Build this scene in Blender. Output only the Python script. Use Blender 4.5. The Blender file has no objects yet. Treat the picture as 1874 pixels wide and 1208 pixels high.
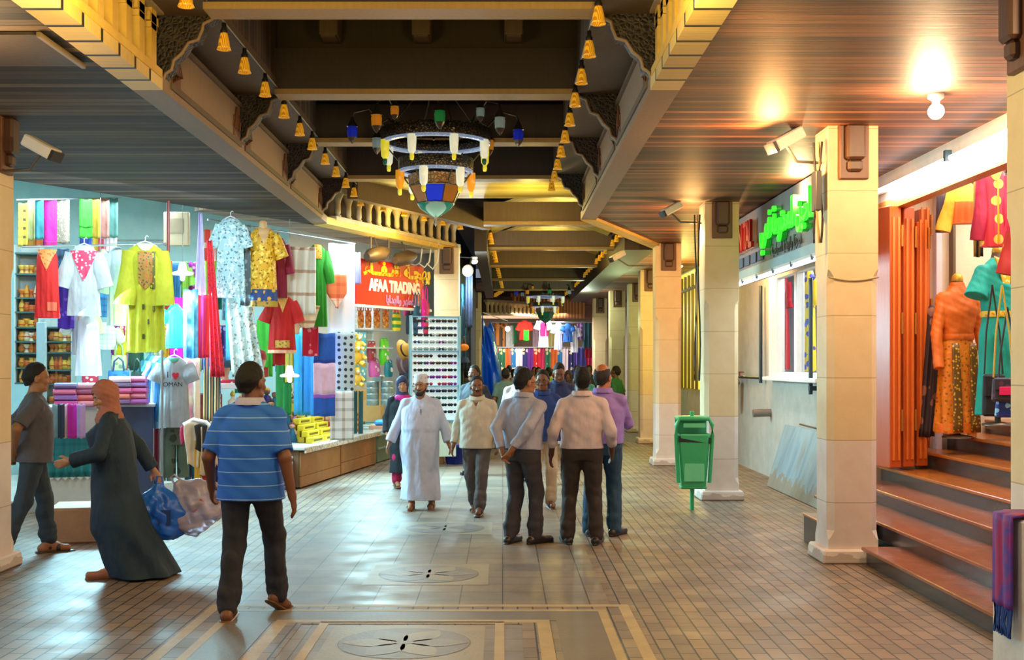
import bpy, math, random
import numpy as np
from mathutils import Vector, Matrix, Euler
R = math.radians
random.seed(7)
SC = bpy.context.scene
COL = SC.collection

# ---------------------------------------------------------------- camera
F = 2200.0; CX = 920.0; HY = 668.0; CH = 1.7
cd = bpy.data.cameras.new('camera'); cam = bpy.data.objects.new('camera', cd); COL.objects.link(cam)
cam.location = (0, 0, CH); cam.rotation_euler = (R(90), 0, 0)
cd.sensor_width = 36; cd.lens = 36 * F / 1874
cd.shift_x = (937 - CX) / 1874; cd.shift_y = (HY - 604) / 1874
cd.clip_end = 200
SC.camera = cam
def P(px, py, D):            # world point seen at a pixel of the photograph, D metres down the hall
    return Vector(((px - CX) * D / F, D, CH - (py - HY) * D / F))
def G(px, py):               # same, on the paving
    return P(px, py, CH * F / (py - HY))
# ---------------------------------------------------------------- world, exposure
w = bpy.data.worlds.new('ambient_fill'); SC.world = w; w.use_nodes = True  # world added as a dim ambient fill for the hall
bg = w.node_tree.nodes['Background']; bg.inputs[0].default_value = (.55, .6, .75, 1); bg.inputs[1].default_value = .28
SC.view_settings.view_transform = 'Standard'; SC.view_settings.look = 'None'
SC.view_settings.gamma = 1; SC.view_settings.exposure = 0.62
# ---------------------------------------------------------------- lamps
def lamp(name, loc, power, color, size=.15, kind='POINT', rot=None, sy=None, spread=None):
    l = bpy.data.lights.new(name, kind); l.energy = power; l.color = color
    if kind == 'AREA':
        l.shape = 'RECTANGLE'; l.size = size; l.size_y = sy or size
        if spread: l.spread = spread
    else: l.shadow_soft_size = size
    o = bpy.data.objects.new(name, l); COL.objects.link(o); o.location = loc
    if rot: o.rotation_euler = rot
    return o
WARM = (1, .66, .34); ORANGE = (1, .5, .16); YEL = (1, .72, .18); COOL = (.72, .92, 1); WHITE = (1, .93, .84)
# shop tubes and spots: the stalls on the left are lit cool white
lamp('stall_tube_light', (-4.9, 16.2, 3.9), 58, COOL, 2.6, 'AREA', (0, 0, R(50)), .5)
lamp('stall_tube_light', (-3.4, 19.0, 3.7), 42, COOL, 2.2, 'AREA', (0, 0, R(50)), .5)
lamp('stall_tube_light', (-6.3, 14.6, 3.9), 36, COOL, 2.0, 'AREA', (0, 0, R(50)), .5)
lamp('stall_front_light', (-3.6, 14.0, 3.6), 40, COOL, 2.4, 'AREA', (R(32), 0, R(52)), .3)
lamp('stall_front_light', (-1.7, 17.4, 3.6), 35, COOL, 2.0, 'AREA', (R(32), 0, R(58)), .3)
lamp('stall_front_light', (-4.9, 12.4, 3.6), 34, COOL, 2.0, 'AREA', (R(32), 0, R(48)), .3)
lamp('stall_spill_fill', (-4.3, 15.0, 2.4), 330, (.42, .85, 1), 2.6, 'AREA', (R(-48), 0, R(52)), .6, 2.2)  # added area lamp, throws the stall's cyan spill onto the paving
lamp('stall_spill_fill', (-2.3, 18.4, 2.4), 190, (.45, .88, 1), 2.2, 'AREA', (R(-48), 0, R(58)), .6, 2.2)  # second added spill lamp, stands in for the bright stall
lamp('stall_tube_light', (-1.75, 20.6, 3.3), 40, COOL, 1.4, 'AREA', (0, 0, R(60)), .4)
lamp('flood_light', (-.45, 21.6, 3.1), 40, COOL, .12)
# right side: warm bulbs under the boarded soffit, tubes over the dress shop
for y, pw in ((5.4, 60), (9.1, 92), (13.2, 42)):
    lamp('soffit_bulb_light', (3.25, y, 3.55), pw, WARM, .07)
lamp('pillar_flood_light', (2.3, 10.3, 3.46), 52, ORANGE, .06)
lamp('pillar_flood_light', (2.45, 15.5, 3.35), 30, ORANGE, .06)
lamp('aisle_light', (3.4, 18.0, 3.1), 85, ORANGE, .1)
lamp('aisle_light', (3.5, 23.8, 3.0), 75, YEL, .1)
lamp('left_aisle_light', (-3.3, 7.4, 3.3), 26, WARM, .15)  # warm lamp added under the left soffit to brighten the pillar
lamp('left_paving_fill', (-7.2, 8.2, 2.3), 40, COOL, 2.0, 'AREA', (0, R(-75), 0), 1.2)  # unseen area lamp for the shops further left, added to cool the paving
lamp('dress_shop_light', (5.2, 11.4, 3.6), 80, WHITE, 1.6, 'AREA', (0, 0, 0), 2.6)
lamp('dress_shop_tube_light', (3.98, 11.0, 3.5), 34, WHITE, .08, 'AREA', (0, R(-50), 0), 3.4)
lamp('awning_tube_light', (3.45, 14.6, 2.8), 26, COOL, .08, 'AREA', (0, 0, 0), 4.0)
lamp('window_display_light', (5.0, 16.5, 3.2), 60, WHITE, 1.0, 'AREA', (0, R(40), 0), 2.0)
# the octagonal openings: hidden yellow lamps behind the balustrades, lamps further down the hall
lamp('balustrade_light', (-2.05, 6.6, 3.45), 60, YEL, .25)
lamp('balustrade_light', (.62, 6.6, 3.45), 60, YEL, .25)
lamp('cornice_light', (-1.6, 18.6, 3.6), 30, YEL, .12)
lamp('roof_light', (.4, 17.7, 3.85), 26, YEL, .12)
lamp('roof_light', (1.0, 20.8, 3.85), 34, YEL, .15)
lamp('roof_light', (1.0, 25.0, 3.85), 34, YEL, .15)
lamp('aisle_light', (3.35, 22.2, 2.9), 30, YEL, .12)
lamp('aisle_light', (2.75, 28.0, 2.7), 50, (.8, 1, .45), .12)
lamp('aisle_light', (2.2, 33.0, 3.2), 60, (.8, 1, .7), .12)
lamp('far_stall_light', (.6, 40.5, 3.4), 230, WHITE, 3.0, 'AREA', (0, 0, 0), 3.0)
lamp('far_stall_light', (1.6, 36.5, 3.2), 70, WHITE, 1.0, 'AREA', (0, 0, 0), 1.0)
# added fill points, set where hall chandeliers would hang
lamp('hall_fill_light', (-.7, 3.4, 3.7), 125, (1, .8, .56), .6)
lamp('hall_fill_light', (-.7, 12.7, 3.05), 30, (1, .86, .7), .5)

# ---------------------------------------------------------------- materials
def lin(h):
    h = h.lstrip('#'); c = [int(h[i:i + 2], 16) / 255 for i in (0, 2, 4)]
    return tuple(x / 12.92 if x <= .04045 else ((x + .055) / 1.055) ** 2.4 for x in c) + (1,)
MATS = {}
class NT:
    def __init__(s, name):
        s.m = bpy.data.materials.new(name); s.m.use_nodes = True; s.t = s.m.node_tree
        s.b = s.t.nodes['Principled BSDF']; s.co = s.n('ShaderNodeTexCoord').outputs['Object']
    def n(s, typ, **kw):
        x = s.t.nodes.new(typ)
        for k, v in kw.items(): setattr(x, k, v)
        return x
    def put(s, sock, v):
        if isinstance(v, bpy.types.NodeSocket): s.t.links.new(v, sock)
        elif isinstance(v, str): sock.default_value = lin(v)
        else: sock.default_value = v
    def math(s, op, a, b=0.0, c=0.0):
        x = s.n('ShaderNodeMath', operation=op); s.put(x.inputs[0], a); s.put(x.inputs[1], b); s.put(x.inputs[2], c); return x.outputs[0]
    def sep(s, v=None):
        x = s.n('ShaderNodeSeparateXYZ'); s.put(x.inputs[0], v or s.co); return x.outputs
    def comb(s, a, b, c):
        x = s.n('ShaderNodeCombineXYZ'); s.put(x.inputs[0], a); s.put(x.inputs[1], b); s.put(x.inputs[2], c); return x.outputs[0]
    def mapping(s, sc=(1, 1, 1), loc=(0, 0, 0), rot=(0, 0, 0), v=None):
        x = s.n('ShaderNodeMapping'); s.put(x.inputs[0], v or s.co); x.inputs['Scale'].default_value = sc
        x.inputs['Location'].default_value = loc; x.inputs['Rotation'].default_value = rot; return x.outputs[0]
    def noise(s, scale=5, detail=3, v=None, rough=.5):
        x = s.n('ShaderNodeTexNoise'); s.put(x.inputs['Vector'], v or s.co); x.inputs['Scale'].default_value = scale
        x.inputs['Detail'].default_value = detail; x.inputs['Roughness'].default_value = rough; return x.outputs[0]
    def voro(s, scale, feature='F1', v=None, rnd=1.0):
        x = s.n('ShaderNodeTexVoronoi', feature=feature); s.put(x.inputs['Vector'], v or s.co); x.inputs['Scale'].default_value = scale
        x.inputs['Randomness'].default_value = rnd; return x.outputs
    def ramp(s, f, stops, mode='LINEAR'):
        x = s.n('ShaderNodeValToRGB'); s.put(x.inputs[0], f); e = x.color_ramp; e.interpolation = mode
        for i, (p, c) in enumerate(stops):
            el = e.elements[i] if i < 2 else e.elements.new(p)
            el.position = p; el.color = lin(c) if isinstance(c, str) else (c, c, c, 1)
        return x.outputs[0]
    def mix(s, f, a, b, mode='MIX'):
        x = s.n('ShaderNodeMix', data_type='RGBA', blend_type=mode)
        s.put(x.inputs[0], f); s.put(x.inputs[6], a); s.put(x.inputs[7], b); return x.outputs[2]
    def bump(s, h, strength=.3, dist=.01):
        x = s.n('ShaderNodeBump'); s.put(x.inputs['Height'], h); x.inputs['Strength'].default_value = strength
        x.inputs['Distance'].default_value = dist; s.t.links.new(x.outputs[0], s.b.inputs['Normal'])
    def out(s, color=None, rough=.6, metal=0, spec=None, em=None, es=0, trans=0, ior=None):
        if color is not None: s.put(s.b.inputs['Base Color'], color)
        s.put(s.b.inputs['Roughness'], rough); s.b.inputs['Metallic'].default_value = metal
        if spec is not None: s.b.inputs['Specular IOR Level'].default_value = spec
        if em is not None: s.put(s.b.inputs['Emission Color'], em); s.b.inputs['Emission Strength'].default_value = es
        if trans: s.b.inputs['Transmission Weight'].default_value = trans
        return s.m
def M(hexc, rough=.65, metal=0, pat=None, hex2=None, sc=1.0, em=0, trans=0, hex3=None):
    """one material per look; pat names a woven / printed / grained pattern that belongs to the thing"""
    key = (hexc, rough, metal, pat, hex2, sc, em, trans, hex3)
    if key in MATS: return MATS[key]
    n = NT('%s_%s' % (pat or 'plain', hexc.lstrip('#'))); c = None
    if pat is None:
        f = n.noise(9 * sc, 3); c = n.mix(n.math('MULTIPLY', f, .22), hexc, n.mix(1, hexc, '#777777', 'MULTIPLY'))
    elif pat == 'cloth':
        x, y, z = n.sep(); f = n.noise(14 * sc, 2)
        c = n.mix(n.math('MULTIPLY', f, .35), hexc, n.mix(1, hexc, '#8a8a8a', 'MULTIPLY'))
        n.bump(n.math('ADD', n.math('MULTIPLY', n.noise(24, 2, n.mapping((1, 1, .3))), .3), n.math('MULTIPLY', n.noise(8, 2, n.mapping((1, 1, .5), (0, 0, 0), (.5, .4, 0))), 1.8)), .6, .03)
    elif pat == 'hstripe':       # horizontal stripes, sc = stripes per metre, hex3 = share of the second colour
        x, y, z = n.sep(); f = n.math('FRACT', n.math('MULTIPLY', z, sc)); c = n.mix(n.math('LESS_THAN', f, hex3 or .5), hex2, hexc)
    elif pat == 'vstripe':
        x, y, z = n.sep(); f = n.math('FRACT', n.math('MULTIPLY', n.math('ADD', x, y), sc)); c = n.mix(n.math('LESS_THAN', f, hex3 or .5), hex2, hexc)
    elif pat == 'check':
        x, y, z = n.sep()
        a = n.math('LESS_THAN', n.math('FRACT', n.math('MULTIPLY', x, sc)), .3); b = n.math('LESS_THAN', n.math('FRACT', n.math('MULTIPLY', z, sc)), .3)
        c = n.mix(n.math('MULTIPLY', n.math('ADD', a, b), .5), hexc, hex2)
    elif pat == 'blobs':         # printed flowers
        d = n.voro(sc, v=n.mapping((1, .6, 1)))[0]; q = n.noise(sc * 1.7, 2)
        c = n.mix(n.math('LESS_THAN', n.math('ADD', d, n.math('MULTIPLY', q, .4)), .52), hexc, hex2)
        if hex3: c = n.mix(n.math('LESS_THAN', n.noise(sc * .8, 1), .42), c, hex3)
    elif pat == 'dots':
        x, y, z = n.sep(); vo = n.n('ShaderNodeTexVoronoi', voronoi_dimensions='2D'); n.put(vo.inputs['Vector'], n.comb(x, z, 0.0)); vo.inputs['Scale'].default_value = sc; vo.inputs['Randomness'].default_value = .25; c = n.mix(n.math('LESS_THAN', vo.outputs[0], .26), hexc, hex2)
    elif pat == 'speckle':
        c = n.ramp(n.noise(sc, 4, rough=.7), [(.35, hexc), (.5, hex2), (.65, hex3 or hexc)])
    elif pat == 'tiedye':
        c = n.ramp(n.noise(sc, 3, n.mapping((1, 1, .6))), [(.38, hexc), (.5, hex2), (.62, hex3 or hexc)])
    elif pat == 'wood':
        f = n.noise(3 * sc, 5, n.mapping((9, 9, 1)), .6); c = n.mix(f, hexc, hex2)
        n.bump(f, .25, .01)
    elif pat == 'stone':
        f = n.noise(4 * sc, 6, rough=.65); c = n.ramp(f, [(.3, hex2), (.7, hexc)])
        n.bump(n.noise(40, 4), .2, .01)
    elif pat == 'lattice':       # carved openwork
        d = n.voro(sc, 'DISTANCE_TO_EDGE')[0]; c = n.mix(n.math('LESS_THAN', d, .12), hex2, hexc); n.bump(d, .8, .02)
    if em: m = n.out(c, rough, metal, em=c, es=em)
    else: m = n.out(c, rough, metal)
    if trans: n.b.inputs['Transmission Weight'].default_value = trans
    MATS[key] = m; return m

# ---------------------------------------------------------------- mesh helper
class MB:
    def __init__(s): s.v = []; s.f = []; s.mi = []; s.sm = []; s.cur = 0
    def add(s, vs, fs, smooth=False):
        o = len(s.v); s.v += [tuple(p) for p in vs]
        for f in fs: s.f.append(tuple(i + o for i in f)); s.mi.append(s.cur); s.sm.append(smooth)
        return s
    def mat(s, i): s.cur = i; return s
    def box(s, c, size, rz=0, bev=0, rot=None, top=1.0):
        x, y, z = [q / 2 for q in size]; m = (Euler(rot).to_matrix() if rot else Matrix.Rotation(rz, 3, 'Z')); c = Vector(c)
        if bev <= 0 or min(size) < 2.2 * bev:
            vs = [(-x, -y, -z), (x, -y, -z), (x, y, -z), (-x, y, -z), (-x * top, -y * top, z), (x * top, -y * top, z), (x * top, y * top, z), (-x * top, y * top, z)]
            fs = [(0, 3, 2, 1), (4, 5, 6, 7), (0, 1, 5, 4), (1, 2, 6, 5), (2, 3, 7, 6), (3, 0, 4, 7)]
            return s.add([m @ Vector(p) + c for p in vs], fs)
        b = bev; vs = []; idx = {}
        for sx in (-1, 1):
            for sy in (-1, 1):
                for sz in (-1, 1):
                    t = top if sz > 0 else 1
                    for ax in range(3):
                        p = [sx * x * t, sy * y * t, sz * z]
                        for q in range(3):
                            if q != ax: p[q] -= (sx, sy, sz)[q] * b
                        idx[(sx, sy, sz, ax)] = len(vs); vs.append(p)
        fs = []
        cyc = [(-1, -1), (1, -1), (1, 1), (-1, 1)]
        for ax in range(3):
            u, v = (ax + 1) % 3, (ax + 2) % 3
            for sg in (-1, 1):
                q = []
                for a, bb in cyc:
                    k = [0, 0, 0]; k[ax] = sg; k[u] = a; k[v] = bb; q.append(idx[tuple(k) + (ax,)])
                fs.append(tuple(q if sg > 0 else q[::-1]))
            for a in (-1, 1):
                for bb in (-1, 1):
                    k0 = [0, 0, 0]; k1 = [0, 0, 0]; k0[u] = k1[u] = a; k0[v] = k1[v] = bb; k0[ax] = -1; k1[ax] = 1
                    q = (idx[tuple(k0) + (u,)], idx[tuple(k1) + (u,)], idx[tuple(k1) + (v,)], idx[tuple(k0) + (v,)])
                    fs.append(q if a * bb < 0 else q[::-1])
        for sx in (-1, 1):
            for sy in (-1, 1):
                for sz in (-1, 1):
                    q = tuple(idx[(sx, sy, sz, a)] for a in range(3)); fs.append(q if sx * sy * sz > 0 else q[::-1])
        return s.add([m @ Vector(p) + c for p in vs], fs)
    def rings(s, rs, cap=True, smooth=True, closed=True):
        n = len(rs[0]); vs = [p for r in rs for p in r]; fs = []
        for i in range(len(rs) - 1):
            for j in range(n if closed else n - 1):
                k = (j + 1) % n; fs.append((i * n + j, i * n + k, (i + 1) * n + k, (i + 1) * n + j))
        s.add(vs, fs, smooth)
        if cap and closed:
            s.add(rs[0], [tuple(range(n))[::-1]]); s.add(rs[-1], [tuple(range(n))])
        return s
    def lathe(s, prof, c=(0, 0, 0), n=16, smooth=True, sx=1, sy=1, rot=None):
        c = Vector(c); m = Euler(rot).to_matrix() if rot else None; rs = []
        for r, z in prof:
            q = [Vector((math.cos(2 * math.pi * i / n) * r * sx, math.sin(2 * math.pi * i / n) * r * sy, z)) for i in range(n)]
            rs.append([(m @ p if m else p) + c for p in q])
        return s.rings(rs, True, smooth)
    def tube(s, pts, r, n=8, smooth=True, r2=None):
        pts = [Vector(p) for p in pts]; rs = []
        for i, p in enumerate(pts):
            t = (pts[min(i + 1, len(pts) - 1)] - pts[max(i - 1, 0)]).normalized()
            a = t.cross(Vector((0, 0, 1)))
            if a.length < 1e-3: a = Vector((1, 0, 0))
            a.normalize(); b = t.cross(a).normalized(); rr = r if r2 is None else r + (r2 - r) * i / (len(pts) - 1)
            rs.append([p + (a * math.cos(2 * math.pi * k / n) + b * math.sin(2 * math.pi * k / n)) * rr for k in range(n)])
        return s.rings(rs, True, smooth)
    def ball(s, c, r, n=10, sc=(1, 1, 1)):
        prof = [(max(1e-4, math.sin(math.pi * i / n)) * r, -math.cos(math.pi * i / n) * r * sc[2]) for i in range(n + 1)]
        return s.lathe(prof, c, n + 4, True, sc[0], sc[1])
    def prism(s, poly, a, b, axis='y'):     # polygon in the plane across axis, from a to b along it
        def q(u, v, t): return {'y': (u, t, v), 'x': (t, u, v), 'z': (u, v, t)}[axis]
        n = len(poly); vs = [q(u, v, a) for u, v in poly] + [q(u, v, b) for u, v in poly]
        fs = [tuple(range(n)), tuple(range(2 * n - 1, n - 1, -1))] + [(i, (i + n), (i + 1) % n + n, (i + 1) % n) for i in range(n)]
        return s.add(vs, fs)
    def sheet(s, fn, nu, nv, th=.008, smooth=True):   # fn(u, v) -> point; a cloth with two faces and closed rims
        A = [[Vector(fn(i / nu, j / nv)) for j in range(nv + 1)] for i in range(nu + 1)]; B = []
        for i in range(nu + 1):
            row = []
            for j in range(nv + 1):
                du = A[min(i + 1, nu)][j] - A[max(i - 1, 0)][j]; dv = A[i][min(j + 1, nv)] - A[i][max(j - 1, 0)]
                k = du.cross(dv); row.append(A[i][j] + (k.normalized() if k.length > 1e-9 else Vector((0, 1, 0))) * th)
            B.append(row)
        W = nv + 1; vs = [p for r in A for p in r] + [p for r in B for p in r]; o = (nu + 1) * W; fs = []
        for i in range(nu):
            for j in range(nv):
                a, b, c, d = i * W + j, (i + 1) * W + j, (i + 1) * W + j + 1, i * W + j + 1
                fs += [(a, d, c, b), (a + o, b + o, c + o, d + o)]
        rim = [i * W for i in range(nu + 1)] + [nu * W + j for j in range(1, W)] + [i * W + nv for i in range(nu - 1, -1, -1)] + [j for j in range(nv - 1, 0, -1)]
        for k in range(len(rim)):
            a, b = rim[k], rim[(k + 1) % len(rim)]; fs.append((a, b, b + o, a + o))
        return s.add(vs, fs, smooth)
    def build(s, name, mats, parent=None, loc=None, rz=0, label=None, cat=None, group=None, kind=None):
        me = bpy.data.meshes.new(name); me.from_pydata(s.v, [], s.f)
        for m in (mats if isinstance(mats, (list, tuple)) else [mats]): me.materials.append(m)
        me.polygons.foreach_set('material_index', s.mi); me.polygons.foreach_set('use_smooth', s.sm); me.update()
        return link(name, me, parent, loc, rz, label, cat, group, kind)
def tag(o, label=None, cat=None, group=None, kind=None):
    for k, v in (('label', label), ('category', cat), ('group', group), ('kind', kind)):
        if v: o[k] = v
    return o
def link(name, me, parent=None, loc=None, rz=0, label=None, cat=None, group=None, kind=None):
    o = bpy.data.objects.new(name, me); COL.objects.link(o)
    if parent: o.parent = parent
    if loc is not None: o.location = loc
    if rz: o.rotation_euler = (0, 0, rz)
    return tag(o, label, cat, group, kind)
def thing(name, label, cat, loc=(0, 0, 0), rz=0, group=None):
    o = link(name, None, None, loc, rz, label, cat, group); o.empty_display_size = .1; return o
def dup(o, parent=None):
    c = o.copy(); COL.objects.link(c)
    if parent: c.parent = parent
    for k in [q for q in KIDS.get(o, None) or o.children]: dup(k, c)
    return c
KIDS = {}
def copy_of(o, loc, rz, label, group=None):
    c = dup(o); c.location = loc; c.rotation_euler = (0, 0, rz); c['label'] = label
    if group: c['group'] = group
    return c
ORD = ['first', 'second', 'third', 'fourth', 'fifth', 'sixth', 'seventh', 'eighth', 'ninth', 'tenth', 'eleventh', 'twelfth', 'thirteenth', 'fourteenth',
       'fifteenth', 'sixteenth', 'seventeenth', 'eighteenth', 'nineteenth', 'twentieth', 'twenty-first', 'twenty-second', 'twenty-third', 'twenty-fourth']
def text(body, size, mat, name, parent=None, loc=(0, 0, 0), rot=(R(90), 0, 0), ext=.004, align='CENTER', bold=0, sx=1):
    c = bpy.data.curves.new(name, 'FONT'); c.body = body; c.size = size; c.extrude = ext; c.align_x = align; c.offset = bold
    o = bpy.data.objects.new(name, c); COL.objects.link(o); me = bpy.data.meshes.new_from_object(o); bpy.data.objects.remove(o)
    me.materials.clear(); me.materials.append(mat)
    q = link(name, me, parent, loc); q.rotation_euler = rot; q.scale = (sx, 1, 1); return q
# ================================================================ THE HALL
def m_pavers():
    n = NT('brick_pavers'); x, y, z = n.sep(); v = n.comb(y, x, 0.0)
    b = n.n('ShaderNodeTexBrick'); n.put(b.inputs['Vector'], v); b.inputs['Scale'].default_value = 1
    for k, q in (('Brick Width', .24), ('Row Height', .104), ('Mortar Size', .006), ('Bias', -.1)): b.inputs[k].default_value = q
    n.put(b.inputs['Color1'], '#7d6d5f'); n.put(b.inputs['Color2'], '#9c8369'); n.put(b.inputs['Mortar'], '#2e2722')
    b.offset = .5
    c = n.mix(n.math('MULTIPLY', n.noise(1.3, 5), .5), b.outputs[0], n.mix(1, b.outputs[0], '#8f8580', 'MULTIPLY'))
    n.bump(n.math('SUBTRACT', n.math('MULTIPLY', n.noise(30, 4), .3), b.outputs[1]), .5, .006)
    return n.out(c, n.ramp(n.noise(2.2, 4), [(.3, .38), (.7, .6)]))
def m_tiles(sz=.31):
    n = NT('stone_tiles'); x, y, z = n.sep()
    b = n.n('ShaderNodeTexBrick'); n.put(b.inputs['Vector'], n.comb(x, y, 0.0)); b.inputs['Scale'].default_value = 1; b.offset = 0
    for k, q in (('Brick Width', sz), ('Row Height', sz), ('Mortar Size', .004)): b.inputs[k].default_value = q
    n.put(b.inputs['Color1'], '#7c736b'); n.put(b.inputs['Color2'], '#938270'); n.put(b.inputs['Mortar'], '#39322c')
    c = n.mix(n.math('MULTIPLY', n.noise(1.7, 5), .5), b.outputs[0], n.mix(1, b.outputs[0], '#8d8a88', 'MULTIPLY'))
    n.bump(b.outputs[1], -.3, .005)
    return n.out(c, n.ramp(n.noise(3, 4), [(.3, .32), (.7, .55)]))
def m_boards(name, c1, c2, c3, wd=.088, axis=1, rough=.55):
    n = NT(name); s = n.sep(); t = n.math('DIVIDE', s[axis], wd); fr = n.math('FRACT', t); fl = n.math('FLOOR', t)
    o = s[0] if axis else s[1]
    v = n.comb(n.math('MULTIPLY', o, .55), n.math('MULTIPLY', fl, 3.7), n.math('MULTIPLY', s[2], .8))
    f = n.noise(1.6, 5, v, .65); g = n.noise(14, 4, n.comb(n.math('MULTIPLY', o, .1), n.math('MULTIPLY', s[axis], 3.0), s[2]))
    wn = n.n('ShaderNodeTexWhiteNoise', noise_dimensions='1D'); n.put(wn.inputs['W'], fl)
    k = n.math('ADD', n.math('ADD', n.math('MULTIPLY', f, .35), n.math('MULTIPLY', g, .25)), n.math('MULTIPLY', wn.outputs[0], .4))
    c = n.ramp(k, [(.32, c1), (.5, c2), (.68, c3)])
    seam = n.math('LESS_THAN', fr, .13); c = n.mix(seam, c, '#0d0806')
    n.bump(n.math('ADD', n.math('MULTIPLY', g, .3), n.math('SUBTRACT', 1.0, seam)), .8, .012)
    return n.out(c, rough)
def m_pillar():
    n = NT('pillar_limestone'); x, y, z = n.sep(); f = n.noise(3.0, 6, rough=.6); fine = n.noise(30, 4)
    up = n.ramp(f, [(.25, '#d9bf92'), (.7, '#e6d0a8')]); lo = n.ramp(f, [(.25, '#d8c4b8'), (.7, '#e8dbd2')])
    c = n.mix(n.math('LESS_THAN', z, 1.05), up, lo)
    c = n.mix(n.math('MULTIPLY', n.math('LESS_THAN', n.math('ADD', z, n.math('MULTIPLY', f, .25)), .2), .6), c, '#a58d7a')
    j = n.math('LESS_THAN', n.math('FRACT', n.math('DIVIDE', n.math('ADD', z, .02), .535)), .013); c = n.mix(n.math('MULTIPLY', j, .6), c, '#8d7250')
    n.bump(n.math('ADD', n.math('MULTIPLY', fine, .4), n.math('MULTIPLY', j, -1.0)), .35, .008)
    return n.out(c, .7)
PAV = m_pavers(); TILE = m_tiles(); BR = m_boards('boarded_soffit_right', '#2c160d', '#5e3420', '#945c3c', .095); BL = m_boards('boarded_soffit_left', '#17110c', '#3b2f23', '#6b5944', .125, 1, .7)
VB = m_boards('upright_boards', '#3d2f21', '#54422f', '#6b573f', .11, 1, .7)
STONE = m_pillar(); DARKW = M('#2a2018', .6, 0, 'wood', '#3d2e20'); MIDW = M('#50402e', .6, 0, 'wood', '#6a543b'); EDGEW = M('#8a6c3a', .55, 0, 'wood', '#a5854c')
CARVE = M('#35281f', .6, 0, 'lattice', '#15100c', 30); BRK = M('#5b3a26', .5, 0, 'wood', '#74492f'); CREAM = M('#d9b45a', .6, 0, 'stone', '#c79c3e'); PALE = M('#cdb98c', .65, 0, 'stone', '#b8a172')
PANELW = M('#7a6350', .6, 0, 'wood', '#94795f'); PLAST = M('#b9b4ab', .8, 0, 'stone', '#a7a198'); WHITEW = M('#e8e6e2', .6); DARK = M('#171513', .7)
# ---- floor
f = MB().box((0, 22, -.1), (30, 56, .2)); f.build('floor', PAV, kind='structure')
f = MB().box((-.6, 19.0, .0015), (2.72, 33, .003)); f.build('floor_tile_band', TILE, kind='structure')
def medallion(cx, cy, r, name):
    st = [M(c, .45, 0, 'stone', d) for c, d in (('#857d78', '#77706b'), ('#958873', '#85796a'), ('#7b7370', '#6e6764'), ('#564d46', '#4a423b'))]
    m = MB(); m.mat(1); q = r * 1.22
    m.add([(cx - q, cy - q, .005), (cx + q, cy - q, .005), (cx + q, cy + q, .005), (cx - q, cy + q, .005)], [(0, 1, 2, 3)])
    N = 40; c = [(math.cos(2 * math.pi * i / N), math.sin(2 * math.pi * i / N)) for i in range(N)]
    m.mat(3); m.add([(cx + a * r * 1.015, cy + b * r * 1.015, .0058) for a, b in c], [tuple(range(N))])
    m.mat(2); m.add([(cx + a * r, cy + b * r, .0066) for a, b in c], [tuple(range(N))])
    for k in range(6):
        t = k * math.pi / 3; pts = []
        for i in range(9):
            u = i / 8; h = .26 * math.sin(math.pi * u) * r; pts.append((u * r * .98, h))
        pts += [(x, -y) for x, y in pts[-2:0:-1]]
        for kk, sc, hz in ((k % 2, 1.0, .008),):
            m.mat(kk); m.add([(cx + (x * math.cos(t) - y * sc * sc * sc * math.sin(t)), cy + (x * math.sin(t) + y * sc * sc * sc * math.cos(t)), hz) for x, y in pts], [tuple(range(len(pts)))])
    m.mat(0); m.add([(cx + a * r * .16, cy + b * r * .1, .0088) for a, b in c], [tuple(range(N))])
    m.build(name, st, kind='structure')
medallion(-.6, 7.33, .40, 'floor_medallion'); medallion(-.6, 9.75, .40, 'floor_medallion')
medallion(-.6, 12.5, .40, 'floor_medallion')
def frame(x0, x1, y0, y1, wd, z, m):
    m.box(((x0 + x1) / 2, y1 - wd / 2, z), (x1 - x0, wd, .004)); m.box(((x0 + x1) / 2, y0 + wd / 2, z), (x1 - x0, wd, .004))
    for x in (x0 + wd / 2, x1 - wd / 2): m.box((x, (y0 + y1) / 2, z), (wd, y1 - y0 - 2 * wd, .004))
m = MB(); frame(-2.05, .885, 5.9, 8.5, .075, .0045, m); frame(-1.88, .715, 6.07, 8.33, .06, .0045, m); frame(-1.5, .31, 6.5, 7.99, .085, .0045, m); frame(-1.2, .01, 6.68, 7.93, .06, .0045, m)
m.build('floor_border_inlay', M('#b39a6e', .5, 0, 'stone', '#9d865e'), kind='structure')
m = MB(); frame(-1.975, .81, 5.975, 8.425, .095, .004, m); frame(-1.415, .225, 6.585, 7.965, .1, .004, m)
m.build('floor_border_bricks', PAV, kind='structure')
m = MB(); frame(-1.82, .655, 6.13, 8.27, .30, .0036, m)
m.build('floor_border_slabs', M('#736a64', .45, 0, 'stone', '#68605a'), kind='structure')

# ---- soffits (z 3.75): polygons in plan
ZC = 3.75
def slab(name, poly, z0, z1, mt): MB().prism(poly, z0, z1, 'z').build(name, mt, kind='structure')
slab('ceiling_right', [(1.28, 1.5), (1.28, 16.7), (2.75, 20.7), (4.15, 20.7), (4.15, 1.5)], ZC, ZC + .1, BR)
slab('ceiling_right_aisle', [(2.6, 20.7), (2.6, 46), (4.15, 46), (4.15, 20.7)], ZC, ZC + .1, BR)
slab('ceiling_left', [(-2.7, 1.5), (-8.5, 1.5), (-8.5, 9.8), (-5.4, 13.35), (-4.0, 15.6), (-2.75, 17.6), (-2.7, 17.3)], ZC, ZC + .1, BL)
slab('ceiling_left_corner', [(-2.75, 17.55), (-3.9, 15.8), (-4.1, 16.0), (-1.5, 22.2), (-.85, 21.6)], ZC, ZC + .1, m_boards('boarded_soffit_corner', '#6b5340', '#8a6d52', '#a2866a'))
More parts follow.
